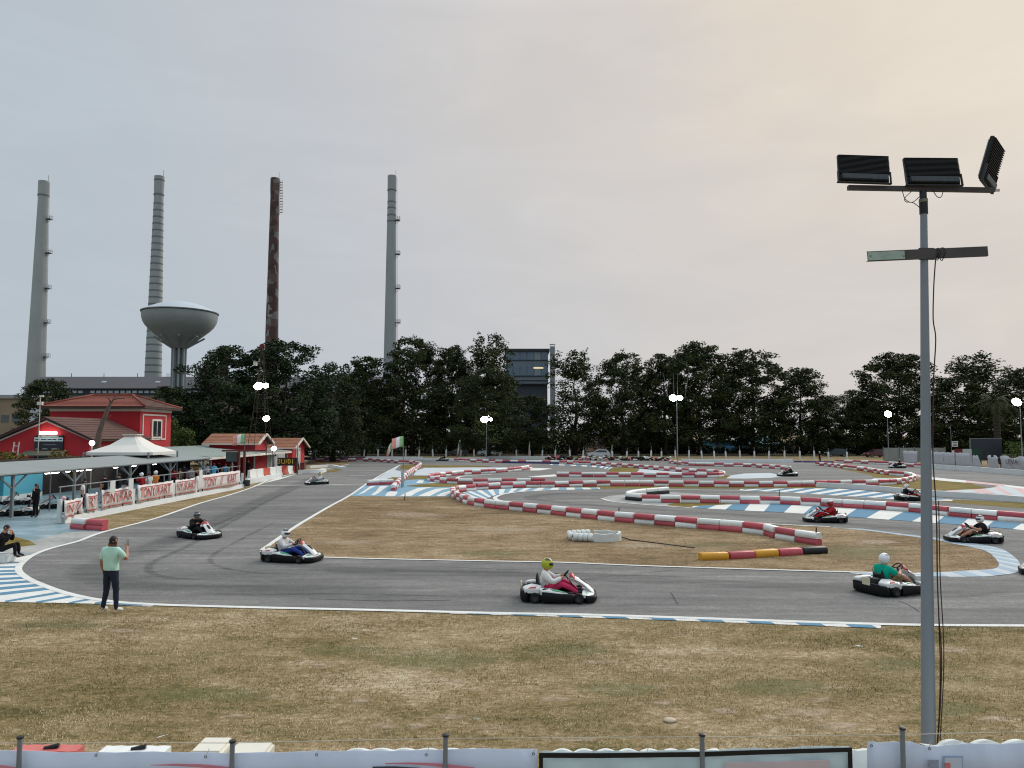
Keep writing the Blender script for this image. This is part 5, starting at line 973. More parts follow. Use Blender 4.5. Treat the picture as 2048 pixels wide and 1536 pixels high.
def driver_J(short=False):
    J = dict(pelvis=((-.33, 0, .24), (.13, .14)), spine=((-.39, 0, .36), (.13, .165)), chest=((-.37, 0, .56), (.145, .2)), neck=((-.33, 0, .73), .065), head=((-.31, 0, .84), (.085, .08)), crown=((-.31, 0, .91), (.08, .075)))
    for s, sg in (('L', 1), ('R', -1)):
        J['sh'+s] = ((-.35, sg*.2, .64), .09); J['el'+s] = ((-.13, sg*.32, .48), .065); J['wr'+s] = ((.06, sg*.19, .57), .042); J['ha'+s] = ((.12, sg*.155, .6), (.04, .03)); J['curl'+s] = ((.2, 0, -1), 0)
        J['hi'+s] = ((-.27, sg*.1, .22), .115); J['kn'+s] = ((.12, sg*.2, .42), .085); J['an'+s] = ((.5, sg*.16, .2), .06); J['to'+s] = ((.6, sg*.16, .25), (.045, .04))
    return J
FIG['drive'] = figure(driver_J(), 'person_body', sleeve=2); FIG['drive_short'] = figure(driver_J(), 'person_body', sleeve=.7, shorts=True)
def hair_mesh(kind='short'):
    b = MB(); nu, nv = 16, 9; rings = []
    for j in range(nv):
        th = math.pi*(.02+.74*j/(nv-1)); ring = []
        for i in range(nu):
            a = 2*math.pi*i/nu; back = -math.sin(a)                       # +1 at the back of the head
            t2 = th if back > .1 else th*(.56+.44*max(0, (back+1)/1.1)); ring.append((.084*math.sin(t2)*math.cos(a), .101*math.sin(t2)*math.sin(a), .105*math.cos(t2)))
        rings.append(ring)
    b.loft(rings, cap=False)
    if kind == 'long': b.loft([[(.085*math.cos(2*math.pi*i/12), -.05+.06*math.sin(2*math.pi*i/12), z) for i in range(12)] for z in (.02, -.1, -.2, -.28)])
    if kind == 'cap': b.loft([[(.07*math.cos(math.pi*i/8), .08+.08*math.sin(math.pi*i/8)*k_, .03-.01*k_) for i in range(9)] for k_ in (0, 1.0)], cap=False)
    return b.mesh('hair', HAIRD, smooth=True)
HAIR = {k: hair_mesh(k) for k in ('short', 'long', 'cap')}
def face_parts(t, c, fwd=1):
    b = MB(); b.sphere((c[0], c[1]+.098, c[2]-.01), (.014, .02, .022), 8, 6); b.build('nose', SKIN, t, smooth=True)
    for sx in (-1, 1): b = MB(); b.sphere((c[0]+sx*.082, c[1]-.005, c[2]-.005), (.012, .026, .034), 8, 6); b.build('ear', SKIN, t, smooth=True)
    for sx in (-1, 1): b = MB(); b.sphere((c[0]+sx*.032, c[1]+.088, c[2]+.018), (.012, .008, .008), 8, 6); b.build('eye', HAIRD, t, smooth=True)
    b = MB(); b.box((c[0], c[1]+.088, c[2]-.055), (.045, .012, .01)); b.build('mouth', mat('lips', (140, 80, 74), .5), t)
def person(label, loc, rz, fig, top, bottom, skin=SKIN, shoe=SHOED, hair='short', hcol=None, scale=1.0, group=None, detail=False):
    t = empty('person', loc, rz, label, 'person', group); t.scale = (scale,)*3
    me = FIG[fig].copy()
    for i_, m in enumerate((top, bottom, skin, shoe)): me.materials[i_] = m
    put('body', me, t)
    c = {'sit': (0, .02, 1.0)}.get(fig, (.02 if fig == 'phone' else 0, .02+(.06 if fig == 'reach' else 0), 1.665))
    if hair:
        hm = HAIR[hair]
        if hcol: hm = hm.copy(); hm.materials.clear(); hm.materials.append(hcol)
        put('hair' if hair != 'cap' else 'cap', hm, t, loc=c)
    if detail: face_parts(t, c)
    return t
K = lambda n, c: cloth('cloth_'+n, c)
BLACKC, NAVY, WHITEC, MINT = K('black', (24, 24, 27)), K('navy', (38, 44, 58)), K('white', (204, 204, 202)), K('mint', (176, 214, 196)); REDC, BLUEC, TEALC, GREYC, ORG = K('red', (150, 30, 34)), K('blue', (44, 66, 140)), K('teal', (10, 152, 128)), K('grey', (128, 130, 134)), K('orange', (196, 116, 44)); LBLUE, PINKC, BROWNC, KHAKI = K('light_blue', (84, 166, 206)), K('pink', (190, 52, 92)), K('brown', (92, 70, 56)), K('khaki', (120, 104, 80))
# the man filming at the corner
mp_ = G(219, 1226); mn = person('man in mint t-shirt and dark jeans filming the track with a phone', (mp_.x, mp_.y, .01), R(-14), 'phone', MINT, NAVY, SKIN2, SHOEW, 'short', scale=1.035, detail=True)
wt = MB(); wt.lathe([(.036, 0), (.04, .004), (.04, .022), (.036, .026)], 14, capb=False, capt=False); wt.build('watch_strap', mat('metal_watch', (190, 192, 194), .3, .05, metal=.6), mn, loc=(-.25, .055, .905))
b = MB(); b.box((0, 0, 0), (.078, .009, .155)); ph = b.build('smartphone', mat('phone_back', (150, 160, 164), .25, .05), bevel=.004); tag(ph, 'pale smartphone held up by the man in the mint t-shirt', 'phone')
q = Matrix.Rotation(R(-14), 3, 'Z') @ Vector((.105*1.035, .385*1.035, 1.565*1.035)); ph.location = (mp_.x+q.x, mp_.y+q.y, q.z+.01); ph.rotation_euler = (.1, .06, R(-14))
w_ = G(71, 1035); person('woman in black overalls standing in the pit holding a phone', (w_.x, w_.y, .01), R(160), 'tell', BLACKC, BLACKC, SKIN, SHOED, 'long', scale=.98, detail=True)
# seat and the person sitting at the left edge
s_ = G(-4, 1128); person('person in black sitting at the left edge with hands at the face', (s_.x+.05, s_.y+.25, .16), R(-78), 'sit', BLACKC, BLACKC, SKIN, SHOED, 'short', detail=True)
stn = MB(); stn.box((0, 0, .16), (.8, .55, .3)); tag(stn.build('stone_block', WHW, bevel=.04), 'white block under the sitting person in black', 'block'); bpy.data.objects['stone_block'].location = (s_.x-.12, s_.y+.25, .004)
# pit crowd
pit = [(172, 1000, -24.2, 'hang', WHITEC, BLACKC, 'cap', 'man in white t-shirt and dark cap at the pit railing'), (178, 996, -25.0, 'reach', BLACKC, BLACKC, 'short', 'person in black leaning in the pit beside the white t-shirt'), (215, 985, -25.3, 'hang', BLACKC, BLACKC, 'short', 'person in black t-shirt standing in the dark of the pit'), (243, 980, -24.7, 'fold', BLACKC, NAVY, 'short', 'person in black with pale scarf left of the round helmets'),
       (263, 980, -23.6, 'reach', NAVY, NAVY, 'short', 'person in navy bending over the banner wall'), (288, 970, -24.4, 'tell', REDC, BLACKC, 'helmet_w', 'driver in red and black with white helmet in the pit'), (316, 965, -24.2, 'reach', ORG, GREYC, 'helmet_w', 'driver in orange and yellow jacket with white helmet'), (303, 962, -23.4, 'hang', WHITEC, KHAKI, 'short', 'small person in white beside the orange jacket'),
       (352, 958, -26.0, 'hang', REDC, BLACKC, 'short', 'person with red top at the back of the pit'), (364, 955, -24.9, 'fold', BROWNC, BLACKC, 'short', 'person in brown behind the fourth banner'), (385, 955, -24.6, 'hang', GREYC, NAVY, 'short', 'person in grey near the far canopy post'), (372, 950, -26.6, 'hang', NAVY, NAVY, 'cap', 'person in navy with cap at the back of the pit'), (395, 950, -27.4, 'hang', ORG, BLACKC, 'short', 'person in orange at the back near the far canopy post'),
       (418, 950, -26.6, 'hang', WHITEC, NAVY, 'short', 'person in white and navy under the flat canopy'), (431, 948, -25.7, 'fold', LBLUE, LBLUE, 'short', 'person in bright light blue overalls under the flat canopy'), (441, 948, -26.8, 'hang', BLACKC, BLACKC, 'short', 'person in black right of the bright light blue overalls'), (454, 948, -25.4, 'hang', K('steel_blue', (70, 128, 158)), NAVY, 'short', 'person in steel blue top under the flat canopy'), (466, 948, -26.4, 'fold', BROWNC, BROWNC, 'long', 'person in brown near the framed screen'),
       (499, 945, -26.0, 'fold', BLACKC, BLACKC, 'short', 'person in black right of the rusty posts'), (509, 945, -25.2, 'sit', WHITEC, KHAKI, 'short', 'person in white sitting right of the rusty posts')]
def helmet_mesh():
    b = MB(); nu, nv = 24, 16; R0 = (.142, .125, .145)
    def pt3(th, a):
        x, y, z = math.sin(th)*math.cos(a), math.sin(th)*math.sin(a), math.cos(th); k_ = 1+.22*max(0, x)*max(0, -z+.25)
        return (R0[0]*x*k_, R0[1]*y, R0[2]*z)
    rings = [[pt3(math.pi*(.03+.77*j/nv), 2*math.pi*i/nu) for i in range(nu)] for j in range(nv+1)]; b.loft(rings)
    sh = b.mesh('helmet_shell', PWPL, smooth=True); b = MB(); vr = []
    for th in (1.28, 1.42, 1.56, 1.7): vr.append([tuple(c*1.03 for c in pt3(th, a)) for a in np.linspace(-1.15, 1.15, 13)])
    vs = [p for r in vr for p in r]; fs = [(j*13+i, j*13+i+1, (j+1)*13+i+1, (j+1)*13+i) for j in range(3) for i in range(12)]; b.add(vs, fs); vz = b.mesh('visor', mat('dark_visor', (16, 17, 20), .12, .05, spec=.7), smooth=True, fix=False)
    b = MB(); vr = []
    for th in (.35, .62, .88): vr.append([tuple(c*1.018 for c in pt3(th, a)) for a in np.linspace(-2.2, 2.2, 17)])
    b.add([p for r in vr for p in r], [(j*17+i, j*17+i+1, (j+1)*17+i+1, (j+1)*17+i) for j in range(2) for i in range(16)]); st = b.mesh('helmet_stripe', PBLK, smooth=True, fix=False)
    return sh, vz, st
HSH, HVZ, HST = helmet_mesh()
def helmet(parent, loc, shell, stripe=None, rz=0.0, tilt=0.0):
    h = HSH.copy(); h.materials.clear(); h.materials.append(shell); o = put('helmet', h, parent, loc, (0, tilt, rz)); put('visor', HVZ, o)
    if stripe: q = HST.copy(); q.materials.clear(); q.materials.append(stripe); put('stripe', q, o)
    return o
HWHITE = mat('helmet_white', (222, 224, 226), .25, .03, spec=.6); HGREY = mat('helmet_grey', (120, 122, 120), .3, .3, 14, spec=.6); HYEL = mat('helmet_lime', (168, 176, 34), .3, .15, 10, spec=.6); HRED = mat('helmet_red', (160, 40, 46), .3, .1, 8, spec=.6); HCREAM = mat('helmet_cream', (206, 190, 120), .3, .1, 8, spec=.6); HBLK = mat('helmet_black', (26, 26, 28), .25, .1, spec=.6); HPINK = mat('helmet_pale_pink', (206, 170, 170), .3, .2, 12, spec=.6)
for i, (u, v, x, fig, top, bot, hr, lab) in enumerate(pit):
    Y = x*FPX/(u-1024); p = person(lab, (x, Y, .01), R((i*67) % 140-70+90*(i % 2)), fig, top, bot, SKIN, SHOED, None if hr.startswith('helmet') else hr, scale=.94+.03*(i % 4), group='people in the pit')
    if hr == 'helmet_w': helmet(p, (0, .03, 1.68), HWHITE, HBLK, rz=R(90))
mpx = G(1640, 927.5); person('marshal in black with white cap standing at the far edge of the track', (mpx.x, mpx.y, .01), R(120), 'hang', BLACKC, NAVY, SKIN, SHOED, 'cap', hcol=HWHITE, scale=1.0)
cr = G(128, 1030); pc = person('crouching driver in black with pink helmet behind the near banner', (-22.9, 38.6, .005), R(40), 'sit', BLACKC, BLACKC, SKIN, SHOED, None); helmet(pc, (0, .03, 1.0), HPINK, HBLK, rz=R(90))
# ================================================================ karts
KW = mat('kart_white', (214, 216, 214), .3, .04, 3, spec=.5, dirt=.2, dirtcol=(130, 130, 126)); KGR = mat('kart_green', (46, 140, 104), .35, .06, 4, spec=.5); KRD = mat('kart_red', (168, 38, 44), .35, .06, 4, spec=.5); KBK = mat('kart_black_plastic', (13, 14, 16), .6, .2, 6, spec=.25); KRUB = mat('tyre_rubber', (19, 19, 20), .85, .15, 8); KSEAT = mat('seat_shell', (24, 25, 27), .4, .1, 4)
def superell(a, b_, n_=40, e=4.0, dx=0.0): 
    o = []
    for i in range(n_):
        t = 2*math.pi*i/n_; c, s = math.cos(t), math.sin(t); o.append((dx+a*math.copysign(abs(c)**(2/e), c), b_*math.copysign(abs(s)**(2/e), s)))
    return o
KM = {}
def kart_meshes():
    b = MB(); P = superell(.93, .6, 120, 5); rings = []
    for (x, y) in P:
        nx, ny = x/.93, y/.6; l_ = math.hypot(nx, ny); nx, ny = nx/l_, ny/l_; tap = 1-.16*max(0, x/.93)
        zs = 1-.42*max(0, min(1, (x+.3)/1.2)); rings.append([(x+nx*o_, (y+ny*o_)*tap, .03+(z-.03)*zs) for o_, z in ((-.05, .045), (.04, .035), (.06, .06), (.068, .17), (.062, .25), (.04, .285), (-.03, .29), (-.07, .15))])
    def piece(test, nm):
        idx = [i for i in range(len(P)) if test(P[i])]; runs = []
        for i in idx:
            if runs and i == runs[-1][-1]+1: runs[-1].append(i)
            else: runs.append([i])
        if len(runs) > 1 and runs[0][0] == 0 and runs[-1][-1] == len(P)-1: runs[0] = runs.pop()+runs[0]
        for k_, r_ in enumerate(runs): q = MB(); q.loft([rings[i] for i in r_]); KM[nm+str(k_)] = q.mesh('bumper', KBK, smooth='auto')
    piece(lambda p: p[0] > .7, 'bumper_front'); piece(lambda p: -.42 < p[0] < .4, 'bumper_side'); piece(lambda p: p[0] < -.74, 'bumper_rear')
    b = MB(); b.prism(superell(.88, .5, 28, 4), .06, .085); KM['floor_tray'] = b.mesh('floor_tray', STEEL)
    def pod(pts, z0, zt, lift):                       # pts: outline with per-point top height
        b = MB(); n = len(pts); cx = sum(p[0] for p in pts)/n; cy = sum(p[1] for p in pts)/n
        r0 = [(x, y, z0) for x, y in pts]; r1 = [(x, y, z) for (x, y), z in zip(pts, zt)]; r2 = [(cx+(x-cx)*.72, cy+(y-cy)*.72, z+lift) for (x, y), z in zip(pts, zt)]; b.loft([r0, r1, r2]); return b
    sp_ = [(.3, .52), (.1, .61), (-.42, .62), (-.52, .42), (-.2, .36), (.1, .42)]
    KM['side_pod'] = pod(sp_, .2, [.235, .262, .32, .335, .31, .27], .03).mesh('side_pod', KW, smooth='auto', bevel=.012)
    g_ = [(.2, .515), (.08, .575), (-.12, .585), (-.2, .52), (.02, .47)]; b = MB(); b.add([(x, y, z) for (x, y), z in zip(g_, (.325, .345, .372, .372, .345))], [(0, 1, 2, 3, 4)]); b.v = [(x, y, z-.005) for x, y, z in b.v]; KM['side_graphic'] = None
    KM['green_patch'] = pod(g_, .24, [.278, .3, .325, .338, .312], .014).mesh('green_patch', KGR, smooth='auto')
    rp = [(-.42, .3), (-.48, .58), (-.84, .58), (-.92, .34), (-.7, .22)]
    KM['rear_cover'] = pod(rp, .24, [.38, .36, .345, .36, .4], .035).mesh('rear_cover', KW, smooth='auto', bevel=.012)
    rq = [(-.5, .5), (-.56, .565), (-.76, .565), (-.7, .5)]; KM['red_patch'] = pod(rq, .3, [.392, .375, .365, .385], .012).mesh('red_patch', KRD, smooth='auto'); sq_ = [(-.24, .5), (-.3, .585), (-.4, .59), (-.36, .5)]; KM['dark_patch'] = pod(sq_, .26, [.35, .345, .35, .355], .01).mesh('dark_patch', KBK, smooth='auto')
    np_ = [(.93, .0), (.9, .3), (.78, .5), (.6, .5), (.62, .16), (.7, 0.0)]
    KM['nose_wing'] = pod(np_, .13, [.19, .19, .19, .22, .26, .24], .02).mesh('nose_wing', KW, smooth='auto', bevel=.01)
    gp_ = [(.86, .2), (.76, .4), (.68, .36), (.74, .18)]; KM['nose_patch'] = pod(gp_, .17, [.207, .213, .235, .238], .014).mesh('nose_patch', KGR, smooth='auto')
    def fair(w0, w1, x0, z0, x1, z1, th, up=0.0):
        b = MB(); rings = []
        for i in range(8):
            t = i/7; x = x0+(x1-x0)*t; z = z0+(z1-z0)*t+.07*math.sin(math.pi*t)+up; w = w0+(w1-w0)*t
            rings.append([(x, -w, z-.03), (x, -w*.6, z+.02), (x, 0, z+.035), (x, w*.6, z+.02), (x, w, z-.03), (x-.02, w*.6, z-th), (x-.02, -w*.6, z-th)])
        b.loft(rings); return b
    KM['front_panel'] = fair(.17, .14, .9, .22, .27, .6, .1).mesh('front_panel', KW, smooth='auto')
    b = fair(.09, .085, .8, .282, .44, .5, .01, .018); KM['panel_stripe'] = b.mesh('panel_stripe', KBK, smooth='auto')
    b = fair(.155, .143, .44, .505, .28, .597, .04, .014); KM['red_cap'] = b.mesh('red_cap', KRD, smooth='auto')
    b = MB(); c = Vector((.16, 0, .62)); ax = Vector((-.75, 0, .66)).normalized(); u_ = Vector((0, 1, 0)); v_ = ax.cross(u_); b.tube([c+(u_*math.cos(t)+v_*math.sin(t))*.15 for t in np.linspace(0, 2*math.pi, 25)], .016, 8, cap=False)
    for a in (0, 2.1, 4.2): b.bar(c, c+(u_*math.cos(a)+v_*math.sin(a))*.145, .025)
    KM['steering_wheel'] = b.mesh('steering_wheel', KBK, smooth=True); b = MB(); b.tube([(.18, 0, .6), (.55, 0, .12)], .018, 6); KM['steering_column'] = b.mesh('steering_column', STEEL)
    b = MB(); rings = []
    for x, z, w in ((-.02, .16, .17), (-.15, .11, .19), (-.32, .1, .2), (-.46, .17, .2), (-.53, .34, .19), (-.57, .52, .16)):
        rings.append([(x, -w, z+.14), (x, -w*.8, z+.02), (x, 0, z), (x, w*.8, z+.02), (x, w, z+.14), (x-.03, w*.8, z-.005), (x-.03, 0, z-.03), (x-.03, -w*.8, z-.005)])
    b.loft(rings); KM['seat'] = b.mesh('seat', KSEAT, smooth='auto')
    b = MB(); b.box((-.66, -.08, .27), (.34, .26, .3)).box((-.62, .12, .24), (.2, .18, .2)); KM['engine'] = b.mesh('engine', STEEL, bevel=.02)
    for nm, w in (('front', .12), ('rear', .19)):
        b = MB(); b.lathe([(.075, -w/2), (.115, -w/2), (.132, -w/2+.025), (.132, w/2-.025), (.115, w/2), (.075, w/2)], 20, capb=False, capt=False); KM['tyre_'+nm] = b.mesh('tyre', KRUB, smooth='auto'); b = MB(); b.lathe([(.02, -w/2+.03), (.065, -w/2+.02), (.076, -w/2+.005), (.076, w/2-.005), (.065, w/2-.02), (.02, w/2-.03)], 16); KM['rim_'+nm] = b.mesh('rim', mat('dark_rim', (58, 60, 62), .5, .1, metal=.4), smooth='auto')
    b = MB(); b.box((-.985, 0, .34), (.02, .26, .2)); KM['number_plate'] = b.mesh('number_plate', mat('plate_yellow_white', (206, 200, 170), .5, .08), bevel=.006); b = MB(); b.tube([(-.58, -.55, .132), (-.58, .55, .132)], .02, 8); KM['rear_axle'] = b.mesh('rear_axle', STEEL)
    b = MB(); b.tube([(-.93, -.5, .26), (-.97, -.4, .3), (-.97, .4, .3), (-.93, .5, .26)], .018, 6); KM['rear_bar'] = b.mesh('rear_bar', STEEL, smooth=True)
    b = MB(); b.tube([(.05, .3, .09), (.5, .2, .09), (.85, .2, .09)], .016, 6).tube([(-.8, .3, .09), (.05, .3, .09)], .016, 6); KM['frame_tube'] = b.mesh('frame_tube', STEEL)
kart_meshes()
MIR = Matrix.Scale(-1, 4, (0, 1, 0))
for k_ in ('red_patch', 'dark_patch', 'side_pod', 'green_patch', 'rear_cover', 'nose_wing', 'nose_patch', 'frame_tube'):
    m_ = KM[k_].copy(); m_.transform(MIR); m_.flip_normals(); KM[k_+'_m'] = m_
def kart(label, u, v, deg, number=None, loc=None, body=None):
    p = loc if loc is not None else G(u, v)+Vector((0, .5, 0)); t = empty('go_kart', (p.x, p.y, .012), R(deg), label, 'go-kart', 'go-karts')
    for k_ in [q for q in KM if q.startswith('bumper_')]: put('bumper', KM[k_], t)
    for k_ in ('floor_tray', 'number_plate', 'rear_axle', 'front_panel', 'steering_wheel', 'steering_column', 'seat', 'engine', 'rear_bar'):
        o = put(k_, KM[k_], t)
        if k_ == 'front_panel': put('panel_stripe', KM['panel_stripe'], o); put('red_cap', KM['red_cap'], o); fpn = o
    for sfx in ('', '_m'):
        o = put('side_pod', KM['side_pod'+sfx], t); put('green_patch', KM['green_patch'+sfx], o); put('dark_patch', KM['dark_patch'+sfx], o); o = put('rear_cover', KM['rear_cover'+sfx], t); put('red_patch', KM['red_patch'+sfx], o); o = put('nose_wing', KM['nose_wing'+sfx], t); put('green_patch', KM['nose_patch'+sfx], o); put('frame_tube', KM['frame_tube'+sfx], t)
    for x, y, nm in ((.53, .54, 'front'), (.53, -.54, 'front'), (-.58, .545, 'rear'), (-.58, -.545, 'rear')):
        o = put('wheel', KM['tyre_'+nm], t, (x, y, .132), (R(90), 0, 0)); put('rim', KM['rim_'+nm], o)
    if number:
        me = text_mesh(number, .17, PBLK); o = put('number', me, fpn, (.5, 0, .56)); o.rotation_euler = (R(31), 0, R(90))
        o.rotation_euler = Matrix(((0, -.84, .54), (1, 0, 0), (0, .54, .84))).to_euler()
    return t
def driver(label, k, top, bottom, helm, stripe=None, short=False, skin=SKIN, turn=0, glove=None):
    t = empty('person', k.location, k.rotation_euler.z, label, 'person', 'kart drivers'); me = FIG['drive_short' if short else 'drive'].copy()
    for i_, m in enumerate((top, bottom, skin, SHOED)): me.materials[i_] = m
    put('body', me, t); ho = helmet(t, (-.3, 0, .895), helm, stripe, rz=R(turn), tilt=.08); ho.scale = (1.08, 1.12, 1.08); return t
KARTS = [('green and white kart cornering on the start straight exit, upper left', 390, 1078, -38, '7', 'driver in black with grey patterned helmet on the upper left kart', BLACKC, BLACKC, HGREY, HBLK, False, -10),
 ('green and white kart at the apex of the brown grass island', 577, 1126, -14, '0', 'driver in white jacket and blue trousers with white helmet', WHITEC, BLUEC, HWHITE, HBLK, False, -10),
 ('white and green kart speeding along the near straight', 1120, 1207, -6, None, 'driver in white and pink with lime helmet on the near straight', WHITEC, PINKC, HYEL, HBLK, False, 0),
 ('white kart driving behind the grey foreground pole', 1806, 1191, 22, None, 'driver in teal t-shirt with white helmet', TEALC, KHAKI, HWHITE, HGREY, True, 10),
 ('white kart leaving the right hairpin above the kerb', 1961, 1087, 170, None, 'driver in black t-shirt and shorts with white helmet', BLACKC, BROWNC, HWHITE, HBLK, True, 12),
 ('white kart in front of the broad blue striped kerb', 1658, 1046, 173, None, 'driver in red overalls with red and white helmet', REDC, REDC, HRED, HWHITE, False, 0),
 ('black and white kart half hidden by the grey foreground pole, upper track', 1832, 1002, -8, None, 'driver in black and red with plain white helmet', BLACKC, REDC, HWHITE, HGREY, False, 0),
 ('small black and white kart on the far bend before the lone barrier end', 1578, 953, 178, None, 'driver in black with white helmet on the far bend', BLACKC, BLACKC, HWHITE, None, False, 0),
 ('far dark kart by the red and white barrier at right', 1798, 936.5, 176, None, 'driver all in black with black helmet at the far right', BLACKC, BLACKC, HBLK, None, False, 0),
 ('white kart crossing the start line towards the camera', 630, 970, 207, None, 'driver in pale grey overalls with cream helmet at the start line', WHITEC, GREYC, HCREAM, HBLK, False, 0),
 ('far dark kart before the white low wall left of the van', 884, 922, 188, None, 'driver in black on the farthest kart', BLACKC, BLACKC, HBLK, None, False, 0),
 ('kart entering at the right picture edge, only its bumper showing', 2140, 1158, 150, None, 'driver in grey mostly outside the right picture edge', GREYC, BLACKC, HWHITE, None, False, 0)]
for lab, u, v, deg, num, dl, top, bot, hm, st, sh, turn in KARTS:
    kk_ = kart(lab, u, v, deg, num); driver(dl, kk_, top, bot, hm, st, sh, turn=turn)
kart('kart with red and white nose parked in the pit left of the banners', 0, 0, 195, loc=Vector((-26.6, 44.2, 0)))
kart('black kart parked in the pit in front of the woman in black', 0, 0, 200, loc=Vector((-26.3, 40.2, 0)))
kart('kart parked at the back of the pit beside the turquoise container', 0, 0, 185, loc=Vector((-30.3, 46.5, 0)))
# ================================================================ far fence, cars, right side
FENCE = empty('post_fence', (0, 0, 0), 0, 'row of white painted posts with thin rods along the far track edge', 'fence'); rr = random.Random(3)
pm = MB(); pm.lathe([(.14, 0), (.15, .5), (.15, 1.1), (.13, 1.28), (.05, 1.32)], 10); PMESH = pm.mesh('post', WHW, smooth='auto'); rm_ = MB(); rm_.tube([(0, 0, 1.25), (0, 0, 2.0)], .05, 6); RMESH = rm_.mesh('rod', POSTM)
for u in (645, 673, 701, 728, 756, 784, 811, 838, 866, 892, 921, 948, 973, 999, 1033, 1060, 1084, 1110, 1140, 1166, 1197, 1225, 1253, 1277, 1302, 1323, 1351, 1378, 1404, 1429, 1452, 1480, 1509, 1538, 1569, 1600, 1629, 1657, 1694):
    v = 912.5+(u-645)*.0055; p = G(u, v); o = put('post', PMESH, FENCE, (p.x, p.y, 0), (rr.uniform(-.04, .04), rr.uniform(-.09, .09), 0), (1, 1, rr.uniform(.92, 1.08))); q = put('rod', RMESH, o)
a, c = G(600, 912.3), G(812, 913.4)
for z in (1.25, 1.75): MB().bar((a.x, a.y, z), (c.x, c.y, z), .05).build('rail', mat('green_rail', (60, 92, 76), .6), FENCE)
LB = empty('lettered_board', (PY(655, 905, 131).x, 131, 0), 0, 'white board with black cut-out letters on the far fence', 'board'); b = MB(); w_ = PY(690, 905, 131).x-PY(612, 905, 131).x
MB().box((0, 0, PY(650, 905, 131).z), (w_, .1, .62)).build('panel', WHW, LB); MB().box((-w_*.42, .05, .6), (.12, .1, 1.2)).build('stand', POSTM, LB); MB().box((w_*.42, .05, .6), (.12, .1, 1.2)).build('stand', POSTM, LB)
for i in range(7): MB().box((-.2+i*.48, -.06, PY(650, 905.5, 131).z), (.32, .02, .3)).build('letter_block', PBLK, LB)
# dark heap of old tyres with pale scraps
def tyre_ring(c, R0, r, n=14, m=6, M=None):
    rings = [[Vector((c[0], c[1], c[2]))+(M or Matrix()).to_3x3() @ Vector(((R0+r*math.cos(2*math.pi*k/m))*math.cos(2*math.pi*i/n), (R0+r*math.cos(2*math.pi*k/m))*math.sin(2*math.pi*i/n), r*1.1*math.sin(2*math.pi*k/m))) for k in range(m)] for i in range(n)]
    return rings
hp = MB(); hr = random.Random(9)
tmesh = []
for c_ in (KRUB, WHW, PRED):
    q = MB(); q.loft(tyre_ring((0, 0, 0), .22, .1), closed=True); tmesh.append(q.mesh('tyre', c_, smooth=True))
TH = empty('tyre_heap', G(1215, 920), 0, 'long heap of dark old tyres mixed with white and red ones on the far edge', 'tyre heap')
for i in range(170):
    u = hr.uniform(1092, 1345); p = G(u, 919.3+hr.uniform(-.6, .9)+(u-1092)*.008); k_ = 0 if hr.random() < .66 else (1 if hr.random() < .7 else 2)
    put('tyre', tmesh[k_], TH, (p.x-TH.location.x, p.y-TH.location.y, hr.choice((.11, .11, .3, .45))), (hr.uniform(-.7, .7), hr.uniform(-.7, .7), hr.uniform(0, 6)))
